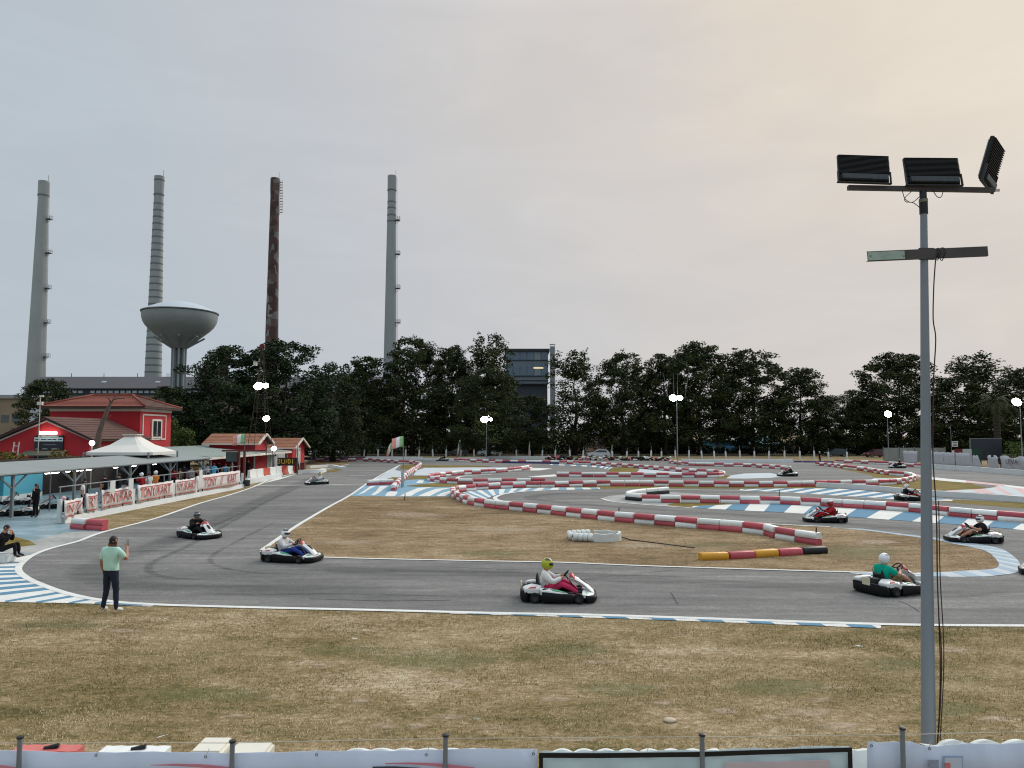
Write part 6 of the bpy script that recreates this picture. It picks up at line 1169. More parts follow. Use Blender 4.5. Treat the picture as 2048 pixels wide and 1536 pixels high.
# parked cars
def car(label, u, v, deg, col, kind='hatch', Y=None):
    p = G(u, v); t = empty('parked_car' if kind != 'van' else 'parked_van', (p.x, p.y, 0), R(deg), label, 'van' if kind == 'van' else 'car', 'cars parked behind the far fence'); m = mat('car_paint_'+'_'.join(map(str, col)), col, .25, .04, 1, spec=.6)
    if kind == 'van': L_, Wc, prof, glass = 4.9, 1.85, [(-2.4, .35), (-2.42, .9), (-2.38, 1.1), (-2.3, 1.85), (-2.15, 1.95), (.7, 1.95), (1.05, 1.85), (1.75, 1.1), (2.3, .95), (2.45, .7), (2.42, .35)], [(-2.2, 1.15), (-2.1, 1.75), (.75, 1.75), (1.45, 1.15)]
    elif kind == 'hatch': L_, Wc, prof, glass = 4.0, 1.7, [(-1.95, .35), (-2.0, .8), (-1.9, 1.0), (-1.55, 1.38), (-1.1, 1.5), (-.1, 1.5), (.45, 1.36), (1.1, 1.0), (1.75, .85), (2.0, .65), (1.98, .35)], [(-1.55, 1.0), (-1.25, 1.36), (-.1, 1.4), (.35, 1.28), (.85, 1.0)]
    else: L_, Wc, prof, glass = 4.4, 1.75, [(-2.15, .35), (-2.2, .85), (-1.9, 1.02), (-1.5, 1.1), (-.9, 1.46), (.2, 1.46), (.95, 1.05), (1.9, .88), (2.2, .65), (2.15, .35)], [(-1.4, 1.08), (-.85, 1.38), (.15, 1.38), (.75, 1.06)]
    b = MB(); n = len(prof)
    def ring(y, k_): return [(x, y*(1-.16*max(0, (z-.95)/.9)), z if z > .4 else z+.05*(1-k_)) for x, z in prof]
    b.loft([[(x*.97, -Wc/2, z*.985+.01) for x, z in prof]] and [[(x, (-Wc/2)*(1-.17*max(0, (z-.95))), z) for x, z in prof], [(x, (Wc/2)*(1-.17*max(0, (z-.95))), z) for x, z in prof]]); b.build('body', m, t, smooth='auto', bevel=.04)
    for sy in (-1, 1):
        b = MB(); b.add([(x, sy*(Wc/2*(1-.17*max(0, z-.95))+.012), z) for x, z in glass], [tuple(range(len(glass)))]); o = b.build('side_window', GLASS, t, fix=False); o.modifiers.new('t', 'SOLIDIFY').thickness = .01
    fr_ = [(x, z) for x, z in prof if z > .84 and x > 0]
    (xa, za_), (xb, zb2) = (.45, 1.36) if kind == 'hatch' else ((1.05, 1.85) if kind == 'van' else (.2, 1.46)), (1.1, 1.0) if kind == 'hatch' else ((1.75, 1.1) if kind == 'van' else (.95, 1.05))
    b = MB(); b.add([(xa+.03, -.62, za_-.02), (xa+.03, .62, za_-.02), (xb-.04, .7, zb2+.05), (xb-.04, -.7, zb2+.05)], [(0, 1, 2, 3)]); b.v = [(x+.02, y, z+.02) for x, y, z in b.v]; o = b.build('windscreen', GLASS, t, fix=False); o.modifiers.new('t', 'SOLIDIFY').thickness = .01
    for x in (-L_*.3, L_*.3):
        for sy in (-1, 1):
            b = MB(); b.lathe([(.16, -.1), (.29, -.1), (.31, -.07), (.31, .07), (.29, .1), (.16, .1)], 18, capb=False, capt=False); wv_ = b.build('wheel', KRUB, t, smooth='auto', loc=(x, sy*(Wc/2-.1), .31), rot=(R(90), 0, 0)); b = MB(); b.lathe([(.03, -.06), (.17, -.08), (.17, .08), (.03, .06)], 14); b.build('rim', GALV, wv_)
    for sy in (-1, 1): MB().box((L_/2-.12, sy*.62, .72), (.2, .32, .15)).build('headlight', mat('headlight_glass', (210, 216, 220), .2, .05), t, bevel=.03); MB().box((-L_/2+.06, sy*.66, .85), (.12, .2, .3)).build('tail_light', mat('tail_light_red', (140, 24, 24), .3, .05), t, bevel=.03)
    return t
car('silver people carrier van parked under the trees', 980, 911.8, 180, (168, 176, 178), 'van')
car('silver hatchback parked behind the far fence', 1197, 915.5, 180, (176, 182, 186), 'hatch')
car('black saloon parked left of the silver van', 915, 912.3, 178, (24, 25, 28), 'saloon')
car('dark grey car parked behind the marshal', 1672, 913, 176, (46, 54, 58), 'hatch')
car('dark red car parked left of the right lamp post', 1752, 914.5, 184, (84, 26, 28), 'hatch')
# right-hand side: hoardings, banner fence, billboard, signs
BB = empty('billboard', (PY(1972, 900, 103).x, 103, 0), 0, 'large dark blank billboard in front of the palm', 'billboard'); zb0, zb1 = PY(1972, 921, 103).z, PY(1972, 878, 103).z; ww = PY(2004, 900, 103).x-PY(1941, 900, 103).x
MB().box((0, 0, (zb0+zb1)/2), (ww, .12, zb1-zb0)).build('panel', mat('dark_slate_board', (46, 50, 60), .5, .12, .8), BB); MB().box((0, -.02, zb1+.05), (ww+.1, .14, .1)).box((-ww/2, -.02, (zb0+zb1)/2), (.1, .14, zb1-zb0)).build('frame', POSTM, BB)
for x in (-ww*.35, ww*.3): MB().box((x, .1, zb0/2), (.14, .14, zb0)).build('leg', STEEL, BB)
HD = empty('tricolour_hoarding', (PY(1920, 910, 101).x, 101, 0), 0, 'red, white and green sheet hoarding beside the billboard', 'hoarding')
for u0, u1, m in ((1909, 1924.5, mat('dark_red_sheet', (110, 26, 30), .6, .1, 1)), (1925, 1943, mat('pale_sheet', (176, 184, 184), .6, .08, 1)), (1943.5, 1962, mat('dark_green_sheet', (22, 62, 48), .6, .1, 1))):
    x0, x1 = PY(u0, 900, 101).x-HD.location.x, PY(u1, 900, 101).x-HD.location.x; MB().box(((x0+x1)/2, 0, PY(0, 898, 101).z/2), (x1-x0, .06, PY(0, 898, 101).z)).build('panel', m, HD)
SN = empty('warning_sign', (PY(1909, 880, 100).x, 100, 0), 0, 'small white notice with dark and red lines on a thin pole', 'sign'); zs = PY(0, 888, 100).z; MB().tube([(-.45, 0, 0), (-.45, 0, PY(0, 850, 100).z)], .03, 6).build('pole', POSTM, SN)
MB().box((0, -.04, zs), (.78, .04, .72)).build('panel', WHW, SN)
for z, m in ((.2, INK), (-.02, mat('dark_red_ink', (90, 30, 28), .6)), (-.22, MATS['dark_red_ink'])): MB().box((0, -.065, zs+z), (.6, .01, .1)).build('text_line', m, SN)
BF = [(1812, 1840, 'pale printed banner left of the grey foreground pole', None), (1866, 1893, 'pale grey banner just right of the grey foreground pole', None), (1894, 1916, 'pale grey banner panel left of the tricolour hoarding', None), (1918, 1947, 'pale grey banner panel below the tricolour hoarding', None), (1952, 1972, 'torn slanting pale banner below the billboard', None), (1982, 2005, 'crumpled pale banner below the palm', None), (2008, 2080, 'crumpled pale banner with dark lettering at the right edge', 'LEVA')]
VIN = mat('grey_vinyl', (176, 176, 180), .6, .07, 1.5, dirt=.25, dirtcol=(140, 140, 140))
for i, (u0, u1, lab, txt) in enumerate(BF):
    f = (u0-1850)/200; p0 = G(u0, 936.5+f*14-1.5)+Vector((0, .6, 0)); p1 = G(u1, 936.5+(u1-1850)/200*14-1.5)+Vector((0, .6, 0)); w_ = (p1-p0).length; t = empty('trackside_banner', p0, math.atan2(p1.y-p0.y, p1.x-p0.x), lab, 'banner', 'banners on the far right wall'); n = 12; vs = []; fs = []; cr_ = .12 if i > 4 else .03
    h_ = 1.75 if i < 4 else 1.5
    for k_ in range(n+1):
        x = w_*k_/n; sl_ = (w_*.4*(1-0) if i == 4 else 0)
        for j in range(5): vs.append((x-(sl_*j/4*(k_/n)), cr_*math.sin(k_*1.9+i+j*.9), .3+h_*j/4+(cr_*1.2*math.sin(k_*1.1+i) if j == 4 else 0)))
    for k_ in range(n):
        for j in range(4): q = k_*5+j; fs.append((q, q+5, q+6, q+1))
    o = MB().add(vs, fs).build('sheet', VIN, t, smooth=True, fix=False); o.modifiers.new('t', 'SOLIDIFY').thickness = .012
    MB().box((0, .1, 1.0), (.1, .1, 2.1)).build('post', STEEL, t)
    if txt:
        me = text_mesh(txt, .8, mat('grey_ink', (86, 86, 90), .6)); put('lettering', me, t, (w_*.38, -.16, 1.25), (R(90), 0, 0))
fb = empty('site_fence', (PY(1818, 915, 112).x, 112, 0), 0, 'pale sheet fence panels behind the printed banner', 'fence')
for i in range(4): MB().box((-2.6+i*2.3, 0, 1.2), (2.1, .06, 2.1)).build('panel', mat('weathered_sheet', (132, 136, 132), .7, .12, .8, dirt=.3), fb)
for i in range(5): MB().box((-3.75+i*2.3, .05, 1.2), (.1, .1, 2.4)).build('post', POSTM, fb)
rb = empty('red_block', G(1880, 935.5)+Vector((0, .2, 0)), 0, 'small red plastic barrier block before the pale banners', 'barrier')
for i in range(2): put('barrier_block', BM['r'], rb, (i*1.0-.5, 0, .25))
fl = empty('barrier_gate', (PY(1885, 910, 106).x, 106, 0), 0, 'orange red boom with white ends behind the pale banners', 'boom'); MB().box((0, 0, PY(0, 908, 106).z), (2.9, .2, .35)).build('boom', mat('orange_red', (170, 84, 58), .6, .15, 2), fl); 
for x in (-1.6, 1.6): MB().box((x, 0, 1.0), (.35, .3, 2.0)).build('end_post', WHW, fl)
# jersey barriers by the pit exit
def jersey(m, L_=1.9, h=.9, name='jersey_barrier'):
    b = MB(); sec = [(-.25, 0), (.25, 0), (.25, .12), (.13, .38), (.1, h), (-.1, h), (-.13, .38), (-.25, .12)]; rings = []
    N_ = 9
    for i in range(N_+1):
        x = -L_/2+L_*i/N_; k_ = 1 if i % 2 == 0 else .86; rings.append([(x, y*k_, z) for y, z in sec])
    b.loft(rings); return b.mesh(name, m, smooth='auto')
JR, JW = jersey(mat('orange_red_plastic', (186, 72, 56), .5, .1, 2, dirt=.2)), jersey(PWPL)
a, c = G(497, 961), G(594, 945); n = 8; d = (c-a)/n; names = ['first', 'second', 'third', 'fourth', 'fifth', 'sixth', 'seventh', 'eighth']
for i in range(n):
    p = a+d*(i+.5); o = put('jersey_barrier', JW if i in (0, 1, 3, 4, 6) else JR, None, (p.x, p.y, .006), (0, 0, math.atan2(d.y, d.x)), (d.length/1.98, 1, 1.05)); tag(o, f'{"white" if i in (0, 1, 3, 4, 6) else "red"} plastic jersey barrier by the start straight, {names[i]} from the rusty posts', 'barrier', 'jersey barriers beside the start straight')
PS = empty('lettered_sign', G(575, 950)+Vector((-.3, 1.2, 0)), 0, 'dark board with broken yellow letters behind the jersey barriers', 'sign'); MB().box((0, 0, 1.35), (2.3, .1, .85)).build('board', mat('brown_black_board', (44, 34, 32), .7, .2, 2), PS)
put('lettering', text_mesh('3U/01', .72, mat('yellow_ink', (214, 180, 60), .6, .08)), PS, (-.25, -.062, 1.35), (R(90), 0, 0))
for x in (-.95, .95): MB().box((x, .08, .6), (.1, .1, 1.2)).build('post', RUST, PS)
RBX = empty('red_bin', G(600, 946)+Vector((0, .3, 0)), 0, 'dark red box at the end of the jersey barriers', 'box'); MB().box((0, 0, .55), (.9, .7, 1.1)).build('body', RUST, RBX, bevel=.03); MB().box((0, 0, 1.12), (1.0, .8, .06)).build('lid', RUST, RBX)
lowwall('white low wall between pit wall and jersey barriers', [(492, 969), (530, 962), (560, 956)], .45, .35, smooth=1)
sheet('painted_verge', gpts([(500, 977), (530, 966), (560, 959), (598, 947), (640, 941), (589, 949), (542, 961)]), .012, PWHITE)
grp = empty('green_sign', (PY(549, 900, 84).x, 84, 0), 0, 'small green sign on a slim post by the pale screen', 'sign'); MB().box((0, 0, PY(0, 910, 84).z), (.42, .05, .28)).build('panel', mat('green_sign_paint', (24, 92, 72), .5, .05), grp); MB().tube([(0, .04, 0), (0, .04, 2.3)], .03, 6).build('post', POSTM, grp)
# tyre planter in the brown grass
TY = mat('white_painted_rubber', (206, 210, 206), .7, .06, 4, dirt=.25, dirtcol=(140, 144, 138)); TP = empty('tyre_enclosure', G(1191, 1083)+Vector((0, .55, 0)), 0, 'ring of white painted tyres lying in the brown grass', 'tyre ring'); TP.scale = (1, 1, .85)
q = MB(); q.lathe([(.1, -.09), (.17, -.1), (.215, -.085), (.235, -.05), (.235, .05), (.215, .085), (.17, .1), (.1, .09)], 22, capb=False, capt=False); tmw = q.mesh('tyre', TY, smooth='auto')
for i in range(4): put('tyre', tmw, TP, (-.78+i*.19, -.5-.06*i, .2), (R(90), 0, R(80)), (.85, .85, 1))
for i in range(4): put('tyre', tmw, TP, (-.8+i*.2, .4+.07*i, .2), (R(90), 0, R(100)), (.85, .85, 1))
put('tyre', tmw, TP, (-.96, -.25, .2), (R(90), 0, R(70)), .85); put('tyre', tmw, TP, (-1.0, .2, .2), (R(90), 0, R(85)), .85)
b = MB(); path = [(-.1, -.72), (.35, -.78), (.8, -.66), (1.0, -.35), (1.0, .1), (.6, .38), (.05, .55)]; path = [Vector((x, y, 0)) for x, y in path]; path = cat(path, 4); rings = []
for i, p in enumerate(path):
    t_ = (path[min(i+1, len(path)-1)]-path[max(0, i-1)]).normalized(); nrm = Vector((-t_.y, t_.x, 0)); w2 = .06+.012*math.sin(i*2.2); hh = .38+.02*math.sin(i*1.3); rings.append([p-nrm*w2, p+nrm*w2, p+nrm*w2*.9+Vector((0, 0, hh)), p-nrm*w2*.9+Vector((0, 0, hh))])
b.loft(rings); b.build('rubber_belt', TY, TP, smooth='auto', bevel=.015)
hs = MB(); hs.tube([G(1237, 1078)+Vector((0, .3, .1)), G(1260, 1081)+Vector((0, 0, .03)), G(1320, 1088)+Vector((0, 0, .02)), G(1390, 1097)+Vector((0, 0, .02))], .025, 6); tag(hs.build('black_hose', PBLK, smooth=True), 'black hose running from the white tyre ring across the grass', 'hose')
for u, v, h_, lab in ((1237, 1028, .34, 'short brown stake behind the long curved barrier'), (809, 1001, .45, 'short leaning stake in the brown grass below the painted run-off'), (1558, 1004, .75, 'black stub post standing behind the barrier near the red kart')):
    p = G(u, v); b = MB(); b.tube([(0, 0, 0), (.04, .0, h_)], [.035, .028], 7); o = b.build('stake', mat('weathered_wood', (86, 62, 54), .9, .2, 6)); o.location = p; tag(o, lab, 'stake')
p = G(1633, 1090); b = MB(); b.tube([(0, 0, .48), (.01, 0, .68)], [.03, .022], 7); o = b.build('stake', PBLK); o.location = p; tag(o, 'dark peg on the top of the barrier end block', 'peg')
# ================================================================ foreground pole
FP = empty('floodlight_mast', (PY(1855, 1500, 9.3).x, 9.3, 0), 0, 'grey steel mast with three unlit black floodlights in front', 'lamp post'); PGR = mat('grey_mast_paint', (124, 134, 142), .45, .05, 1.5, dirt=.12, dirtcol=(84, 88, 90), bump=.05)
fz = lambda v: PY(1853, v, 9.3).z; px = lambda u, v=400: PY(u, v, 9.3).x-FP.location.x; zt_ = fz(425); sp = 1/161.3
lean = PY(1847.5, 425, 9.3).x-FP.location.x
b = MB(); b.tube([(0, 0, 0), (lean*.5, 0, zt_*.5), (lean, 0, zt_)], [.086, .062, .0405], 24); b.build('pole', PGR, FP, smooth='auto')
b = MB(); b.tube([(lean, 0, zt_-.02), (lean, 0, fz(398))], .05, 16); b.build('sleeve', PBLK, FP, smooth='auto'); b = MB(); b.tube([(lean, 0, fz(400)), (lean, 0, fz(380))], .042, 16); b.build('top_tube', STEEL, FP, smooth='auto'); b = MB(); b.tube([(lean, 0, fz(405)), (lean, 0, fz(399))], .0515, 16); b.build('tape_band', mat('worn_tape', (120, 116, 104), .7, .2, 20), FP, smooth='auto')
xa_, xb_ = px(1696, 376), px(1988, 380); BAR = mat('dark_bar_steel', (70, 66, 66), .6, .2, 5, dirt=.4, dirtcol=(100, 84, 74)); b = MB(); b.bar((xa_, 0, fz(375.5)), (xb_, 0, fz(380.5)), .06, .055); b.build('cross_bar', BAR, FP); b = MB(); b.bar((xb_, 0, fz(380.2)), (xb_+.07, 0, fz(380.6)), .02, .03); b.build('bar_end', mat('pale_wood', (196, 190, 168), .8, .1), FP)
def bigflood(parent, uc, vc, roll, yaw, wpx=96, hpx=56, tilt=-14):
    t = MB(); W_, H_ = wpx*sp, hpx*sp; t.box((0, .02, 0), (W_, .05, H_)); o = t.build('floodlight', mat('black_lamp_housing', (14, 15, 17), .55, .15, 6), parent, bevel=.008); o.location = (px(uc, vc), -.02, fz(vc)); o.rotation_euler = (R(tilt), roll, yaw)
    for i in range(16): MB().box((.012, -.012, -H_/2+.1+i*(H_-.12)/15), (W_*.99, .022, .006)).build('cooling_fin', MATS['black_lamp_housing'], o)
    MB().box((0, -.02, -H_/2+.045), (W_*.92, .06, .075)).build('driver_box', mat('streaked_dark_metal', (46, 54, 58), .45, .5, 9, stretch=(6, 1, .4)), o, bevel=.006)
    for sx in (-1, 1): MB().box((sx*(W_/2+.014), -.01, -H_*.36), (.012, .03, H_*.42)).build('bracket_arm', STEEL, o)
    MB().box((0, 0, -H_*.5-.022), (W_+.05, .035, .012)).build('bracket_foot', STEEL, o)
    MB().box((0, .055, 0), (W_*.9, .012, H_*.86)).build('glass', mat('unlit_lamp_glass', (150, 156, 156), .2, .05), o); return o
bigflood(FP, 1725, 337.5, R(3.5), R(-4), 99, 62); bigflood(FP, 1862, 342.5, R(1.2), R(-2), 106, 62); bigflood(FP, 1984, 329, R(2), R(47), 92, 86, 16)
ch = MB(); ch.bar((px(1730, 510), -.06, fz(515)), (px(1970, 510), -.06, fz(504.5)), .004, 20*sp); ch.bar((px(1730, 510), -.045, fz(524.5)), (px(1970, 510), -.045, fz(514)), .03, .004).bar((px(1730, 510), -.045, fz(505.5)), (px(1970, 510), -.045, fz(495)), .03, .004)
ch.build('channel_bar', BAR, FP); b = MB(); b.bar((px(1731, 510), -.064, fz(515)), (px(1804, 510), -.064, fz(511.8)), .003, 17*sp); b.build('bare_plate', mat('greenish_zinc', (150, 170, 158), .4, .2, 6, dirt=.3), FP); MB().box((px(1849, 510), -.045, fz(509.5)), (30*sp, .02, 24*sp)).build('clamp_plate', BAR, FP)
for u in (1736, 1802): b = MB(); b.sphere((px(u, 510), -.068, fz(514)), .012, 8, 6); b.build('bolt', GALV, FP)
b = MB()
for (u, rr_) in ((1869, 11), (1873, 12), (1882, 13)):
    b.tube([(px(u, 510)+.01*math.sin(t*2), -.02-.07*math.cos(t), fz(509)+rr_*sp*math.sin(t)) for t in np.linspace(0, 2*math.pi, 16)], .006, 5, cap=False)
b.build('cable_coil', PBLK, FP, smooth=True)
def cable(pts, r=.005, y=-.05, nm='cable', m=None): b = MB(); b.tube(cat([Vector((px(u, v), y, fz(v))) for u, v in pts], 6), r, 6); b.build(nm, m or PBLK, FP, smooth=True)
cable([(1800, 382), (1806, 400), (1820, 407), (1836, 395)]); cable([(1820, 384), (1806, 398), (1808, 406), (1822, 408), (1836, 418)]); cable([(1860, 382), (1870, 396), (1878, 396), (1882, 384)])
BRC = mat('brown_cable', (52, 36, 34), .6, .1); 
cable([(1866, 520), (1864, 545), (1862, 580), (1861, 640), (1866, 680), (1862, 760), (1860, 900), (1866, 1000), (1868, 1060), (1869, 1150), (1872, 1230), (1875, 1330), (1873, 1420), (1868, 1500)], .0075, -.06, m=BRC); cable([(1869, 1000), (1872, 1150), (1878, 1260), (1879, 1330), (1875, 1420), (1870, 1500)], .006, -.09, m=BRC); cable([(1867, 1050), (1869, 1200), (1876, 1300), (1874, 1400), (1867, 1500)], .006, -.075, m=BRC)
# ================================================================ foreground fence, banners, barriers
FY = 7.0; FF = empty('wire_fence', (0, FY, 0), 0, 'grey steel post and wire mesh fence along the bottom of the view', 'fence'); fzz = lambda v: PY(0, v, FY).z; fx = lambda u: PY(u, 1480, FY).x
for u, v in ((-395, 1480), (38, 1474), (463, 1482), (889, 1470), (1402, 1469), (1803, 1456), (2230, 1450)):
    h_ = fzz(v); b = MB(); b.tube([(fx(u), 0, 0), (fx(u)+.01, 0, h_)], .022, 12); b.build('post', GALV, FF, smooth='auto'); b = MB(); b.lathe([(.03, -.012), (.03, .006), (.015, .012)], 12, (fx(u)+.01, 0, h_)); b.build('post_cap', STEEL, FF)
wire_m = mat('thin_wire', (120, 126, 128), .5, .1, metal=.3)
b = MB(); b.tube([(fx(-400), 0, fzz(1484)), (fx(463), -.01, fzz(1485)), (fx(889), -.01, fzz(1476)), (fx(1402), -.01, fzz(1473)), (fx(1803), -.01, fzz(1468.5)), (fx(2230), 0, fzz(1459))], .0035, 5); b.build('top_cord', mat('pale_cord', (186, 180, 164), .8), FF)
b = MB(); zt3 = 1.27
for i in range(250): x = fx(-120)+i*.0465; b.box((x, -.03, zt3/2), (.0022, .0022, zt3))
for i in range(16): b.box((fx(-120)+5.8, -.032, .02+i*.083), (11.7, .0022, .0022))
o = b.build('mesh_wires', wire_m, FF, fix=False); o['kind'] = 'stuff'
VW = mat('pale_lilac_vinyl', (190, 198, 212), .5, .04, 2, dirt=.12, dirtcol=(160, 166, 176)); VG = mat('pale_green_vinyl', (184, 200, 200), .5, .04, 2, dirt=.2, dirtcol=(150, 166, 166)); PINKI = mat('faded_pink_print', (204, 130, 146), .6, .08); DKI = mat('dark_grey_print', (66, 70, 82), .6, .08)
def fbanner(label, pts, m, seed=0, grommets=(), z0=.25, bow=.03):
    """pts: (u, v) of the top edge"""
    t = empty('fence_banner', (0, FY+.06, 0), 0, label, 'banner', 'banners tied to the wire fence'); n = 40; vs = []; fs = []; us = [p[0] for p in pts]; vv = [p[1] for p in pts]; r = random.Random(seed)
    for i in range(n+1):
        u = us[0]+(us[-1]-us[0])*i/n; v = float(np.interp(u, us, vv))
        for j in range(6): k_ = j/5; vs.append((fx(u), bow*math.sin(i*.7+seed)*(.4+.6*math.sin(math.pi*k_))+.01*math.sin(i*2.1+j), fzz(v)*(1-k_)+z0*k_))
    for i in range(n):
        for j in range(5): q = i*6+j; fs.append((q, q+6, q+7, q+1))
    o = MB().add(vs, fs).build('sheet', m, t, smooth=True, fix=False); o.modifiers.new('t', 'SOLIDIFY').thickness = .004
    for u, v in grommets:
        g_ = MB(); g_.tube([(fx(u)+.011*math.cos(a), -.035, fzz(v)+.011*math.sin(a)) for a in np.linspace(0, 2*math.pi, 13)], .003, 5, cap=False); g_.build('grommet', STEEL, t); g_ = MB(); g_.tube([(fx(u), -.035, fzz(v)), (fx(u)+.02, -.02, fzz(v-12)), (fx(u)+.03, -.03, fzz(v-16))], .003, 4); g_.build('cable_tie', MATS['pale_cord'], t)
    return t
fa = fbanner('pale lilac banner with pink swooshes on the wire fence, left half', [(-400, 1505), (0, 1506), (190, 1510), (330, 1510), (560, 1510), (700, 1507), (900, 1504), (1075, 1503)], VW, 1, ((190, 1513), (410, 1516), (632, 1512), (852, 1512), (1067, 1510)))
def swoosh(par, top, bot, m, nm='swoosh'):
    b = MB(); n = len(top); b.add([(fx(u), -.045, fzz(v)) for u, v in top]+[(fx(u), -.045, fzz(v)) for u, v in bot], [(i, i+1, n+i+1, n+i) for i in range(n-1)]); o = b.build(nm, m, par, fix=False); o.modifiers.new('t', 'SOLIDIFY').thickness = .003
swoosh(fa, [(300, 1531), (350, 1529), (400, 1529.5), (440, 1533), (480, 1539)], [(300, 1532), (350, 1533), (400, 1536), (440, 1542), (480, 1550)], PINKI); swoosh(fa, [(0, 1531), (15, 1533), (40, 1537)], [(0, 1536), (15, 1540), (40, 1545)], PINKI)
swoosh(fa, [(770, 1527.5), (820, 1526), (860, 1527), (900, 1530), (950, 1536)], [(770, 1529), (820, 1530), (860, 1533), (900, 1538), (950, 1546)], PINKI); swoosh(fa, [(745, 1534.5), (790, 1534), (840, 1537)], [(745, 1540), (790, 1542), (840, 1546)], DKI)
fbn = fbanner('pale green banner with a black border on the wire fence', [(1080, 1508), (1200, 1508.5), (1402, 1506), (1520, 1502), (1703, 1497)], VG, 2, ((1186, 1512), (1293, 1512), (1399, 1512), (1501, 1507), (1601, 1503), (1701, 1501)))
swoosh(fbn, [(1078, 1507), (1200, 1507.5), (1402, 1505), (1520, 1501), (1705, 1496)], [(1078, 1517), (1200, 1517.5), (1402, 1515), (1520, 1510.5), (1705, 1505)], PBLK, 'border'); swoosh(fbn, [(1078, 1517.2), (1086, 1517.2)], [(1078, 1620), (1086, 1620)], PBLK, 'border'); swoosh(fbn, [(1696, 1505.6), (1705, 1505.2)], [(1696, 1620), (1705, 1620)], PBLK, 'border')
swoosh(fbn, [(1450, 1526), (1560, 1524), (1660, 1521)], [(1450, 1538), (1560, 1538), (1660, 1538)], mat('pale_pink_print', (206, 190, 192), .6, .06), 'faint_print')
fc = fbanner('white lilac banner with a small blue framed logo on the wire fence, right end', [(1740, 1489), (1790, 1488), (1830, 1490), (1861, 1499), (1900, 1494), (2048, 1491), (2260, 1488)], VW, 3, ((1745, 1494), (1861, 1500)))
lg = mat('pale_blue_print', (146, 168, 196), .6, .06); swoosh(fc, [(1886, 1513), (1926, 1513)], [(1886, 1550), (1926, 1550)], lg, 'logo_frame'); b = MB(); b.box(((fx(1889)+fx(1923))/2, -.05, fzz(1530)), (fx(1923)-fx(1889), .004, fzz(1517)-fzz(1543))); b.build('logo_field', VW, fc); b = MB(); b.box((fx(1894), -.054, fzz(1533)), (.05, .004, .06)); b.build('logo_mark', mat('salmon_print', (214, 120, 120), .6), fc); b = MB(); b.box((fx(1866), -.05, fzz(1531)), (.1, .004, .09)); b.build('grey_print', mat('blue_grey_print', (140, 150, 168), .6, .3, 20), fc)
# white conveyor belt over a low tyre wall behind the fence, seen as a wavy edge
def wavybelt(label, u0, u1, v_of, Y, seed):
    r = random.Random(seed); t = empty('rubber_belt_barrier', (0, Y, 0), 0, label, 'barrier'); n = int((u1-u0)/6); ring = []; x_ = lambda u: PY(u, 1500, Y).x; zf = lambda v: PY(0, v, Y).z
    vs = []; fs = []
    for i in range(n+1):
        u = u0+(u1-u0)*i/n; top = zf(v_of(u)); vs += [(x_(u), 0, 0), (x_(u), -.05+.03*math.sin(i*.8), top*.5), (x_(u), 0, top), (x_(u), .12, top-.03), (x_(u), .16, 0)]
    for i in range(n):
        for j in range(4): q = i*5+j; fs.append((q, q+5, q+6, q+1))
    MB().add(vs, fs).build('belt', TY, t, smooth=True, fix=False); return t
scal = lambda base, amp, per, ph: (lambda u: base-amp*abs(math.sin((u-ph)*math.pi/per))**.8)
wavybelt('white wavy belt edge behind the lilac banner, middle', 690, 1070, lambda u: 1506-5*abs(math.sin((u-690)*math.pi/47))**.8-(2 if u < 950 else -1), 8.2, 1); wavybelt('white wavy belt edge behind the black bordered banner', 1100, 1440, lambda u: 1508-8*abs(math.sin((u-1104)*math.pi/44))**.8, 8.2, 2); wavybelt('white belt edge between the bordered banner and the right banner', 1640, 1760, lambda u: 1503-3*abs(math.sin((u-1640)*math.pi/40)), 8.2, 3)
wavybelt('white wavy belt edge behind the right banner', 1850, 2200, lambda u: 1494-13*abs(math.sin((u-1880)*math.pi/66))**.9*(1 if u > 1890 else .3), 8.2, 4)
JF = jersey(PWPL, .76, .62, 'jersey_block'); JFR = jersey(mat('pink_red_plastic', (196, 104, 98), .5, .1, 3, dirt=.3, dirtcol=(200, 160, 150)), .76, .55, 'jersey_block')
def fj(label, u, v, me, sc=1.0, h_=.62, rz=0.0, caps=True):
    Y = 8.7; p = PY(u, v, Y); t = empty('plastic_block', (p.x, Y, 0), rz, label, 'barrier', 'plastic blocks behind the wire fence'); put('body', me, t, scale=(sc, 1, p.z/h_))
    if caps: b = MB(); b.tube([(-.03, -.02, p.z), (.12, 0, p.z+.03)], .025, 8); b.build('handle', PBLK, t)
fj('faded pink plastic block behind the fence at the bottom left', 96, 1496, JFR, .95, .55); fj('white plastic block behind the fence, second from left', 270, 1498, JF, .97); 
t = empty('plastic_block', (PY(465, 1490, 8.7).x, 8.7, 0), 0, 'white stepped plastic block behind the fence, right of two white blocks', 'barrier', 'plastic blocks behind the wire fence'); zq = PY(0, 1488, 8.7).z; zq2 = PY(0, 1497, 8.7).z
MB().box((-.23, 0, zq/2), (.36, .42, zq)).build('body', mat('cream_plastic', (214, 210, 196), .5, .05, 3, dirt=.15), t, bevel=.03); MB().box((.2, .02, zq2/2), (.44, .38, zq2)).build('step', MATS['cream_plastic'], t, bevel=.03)
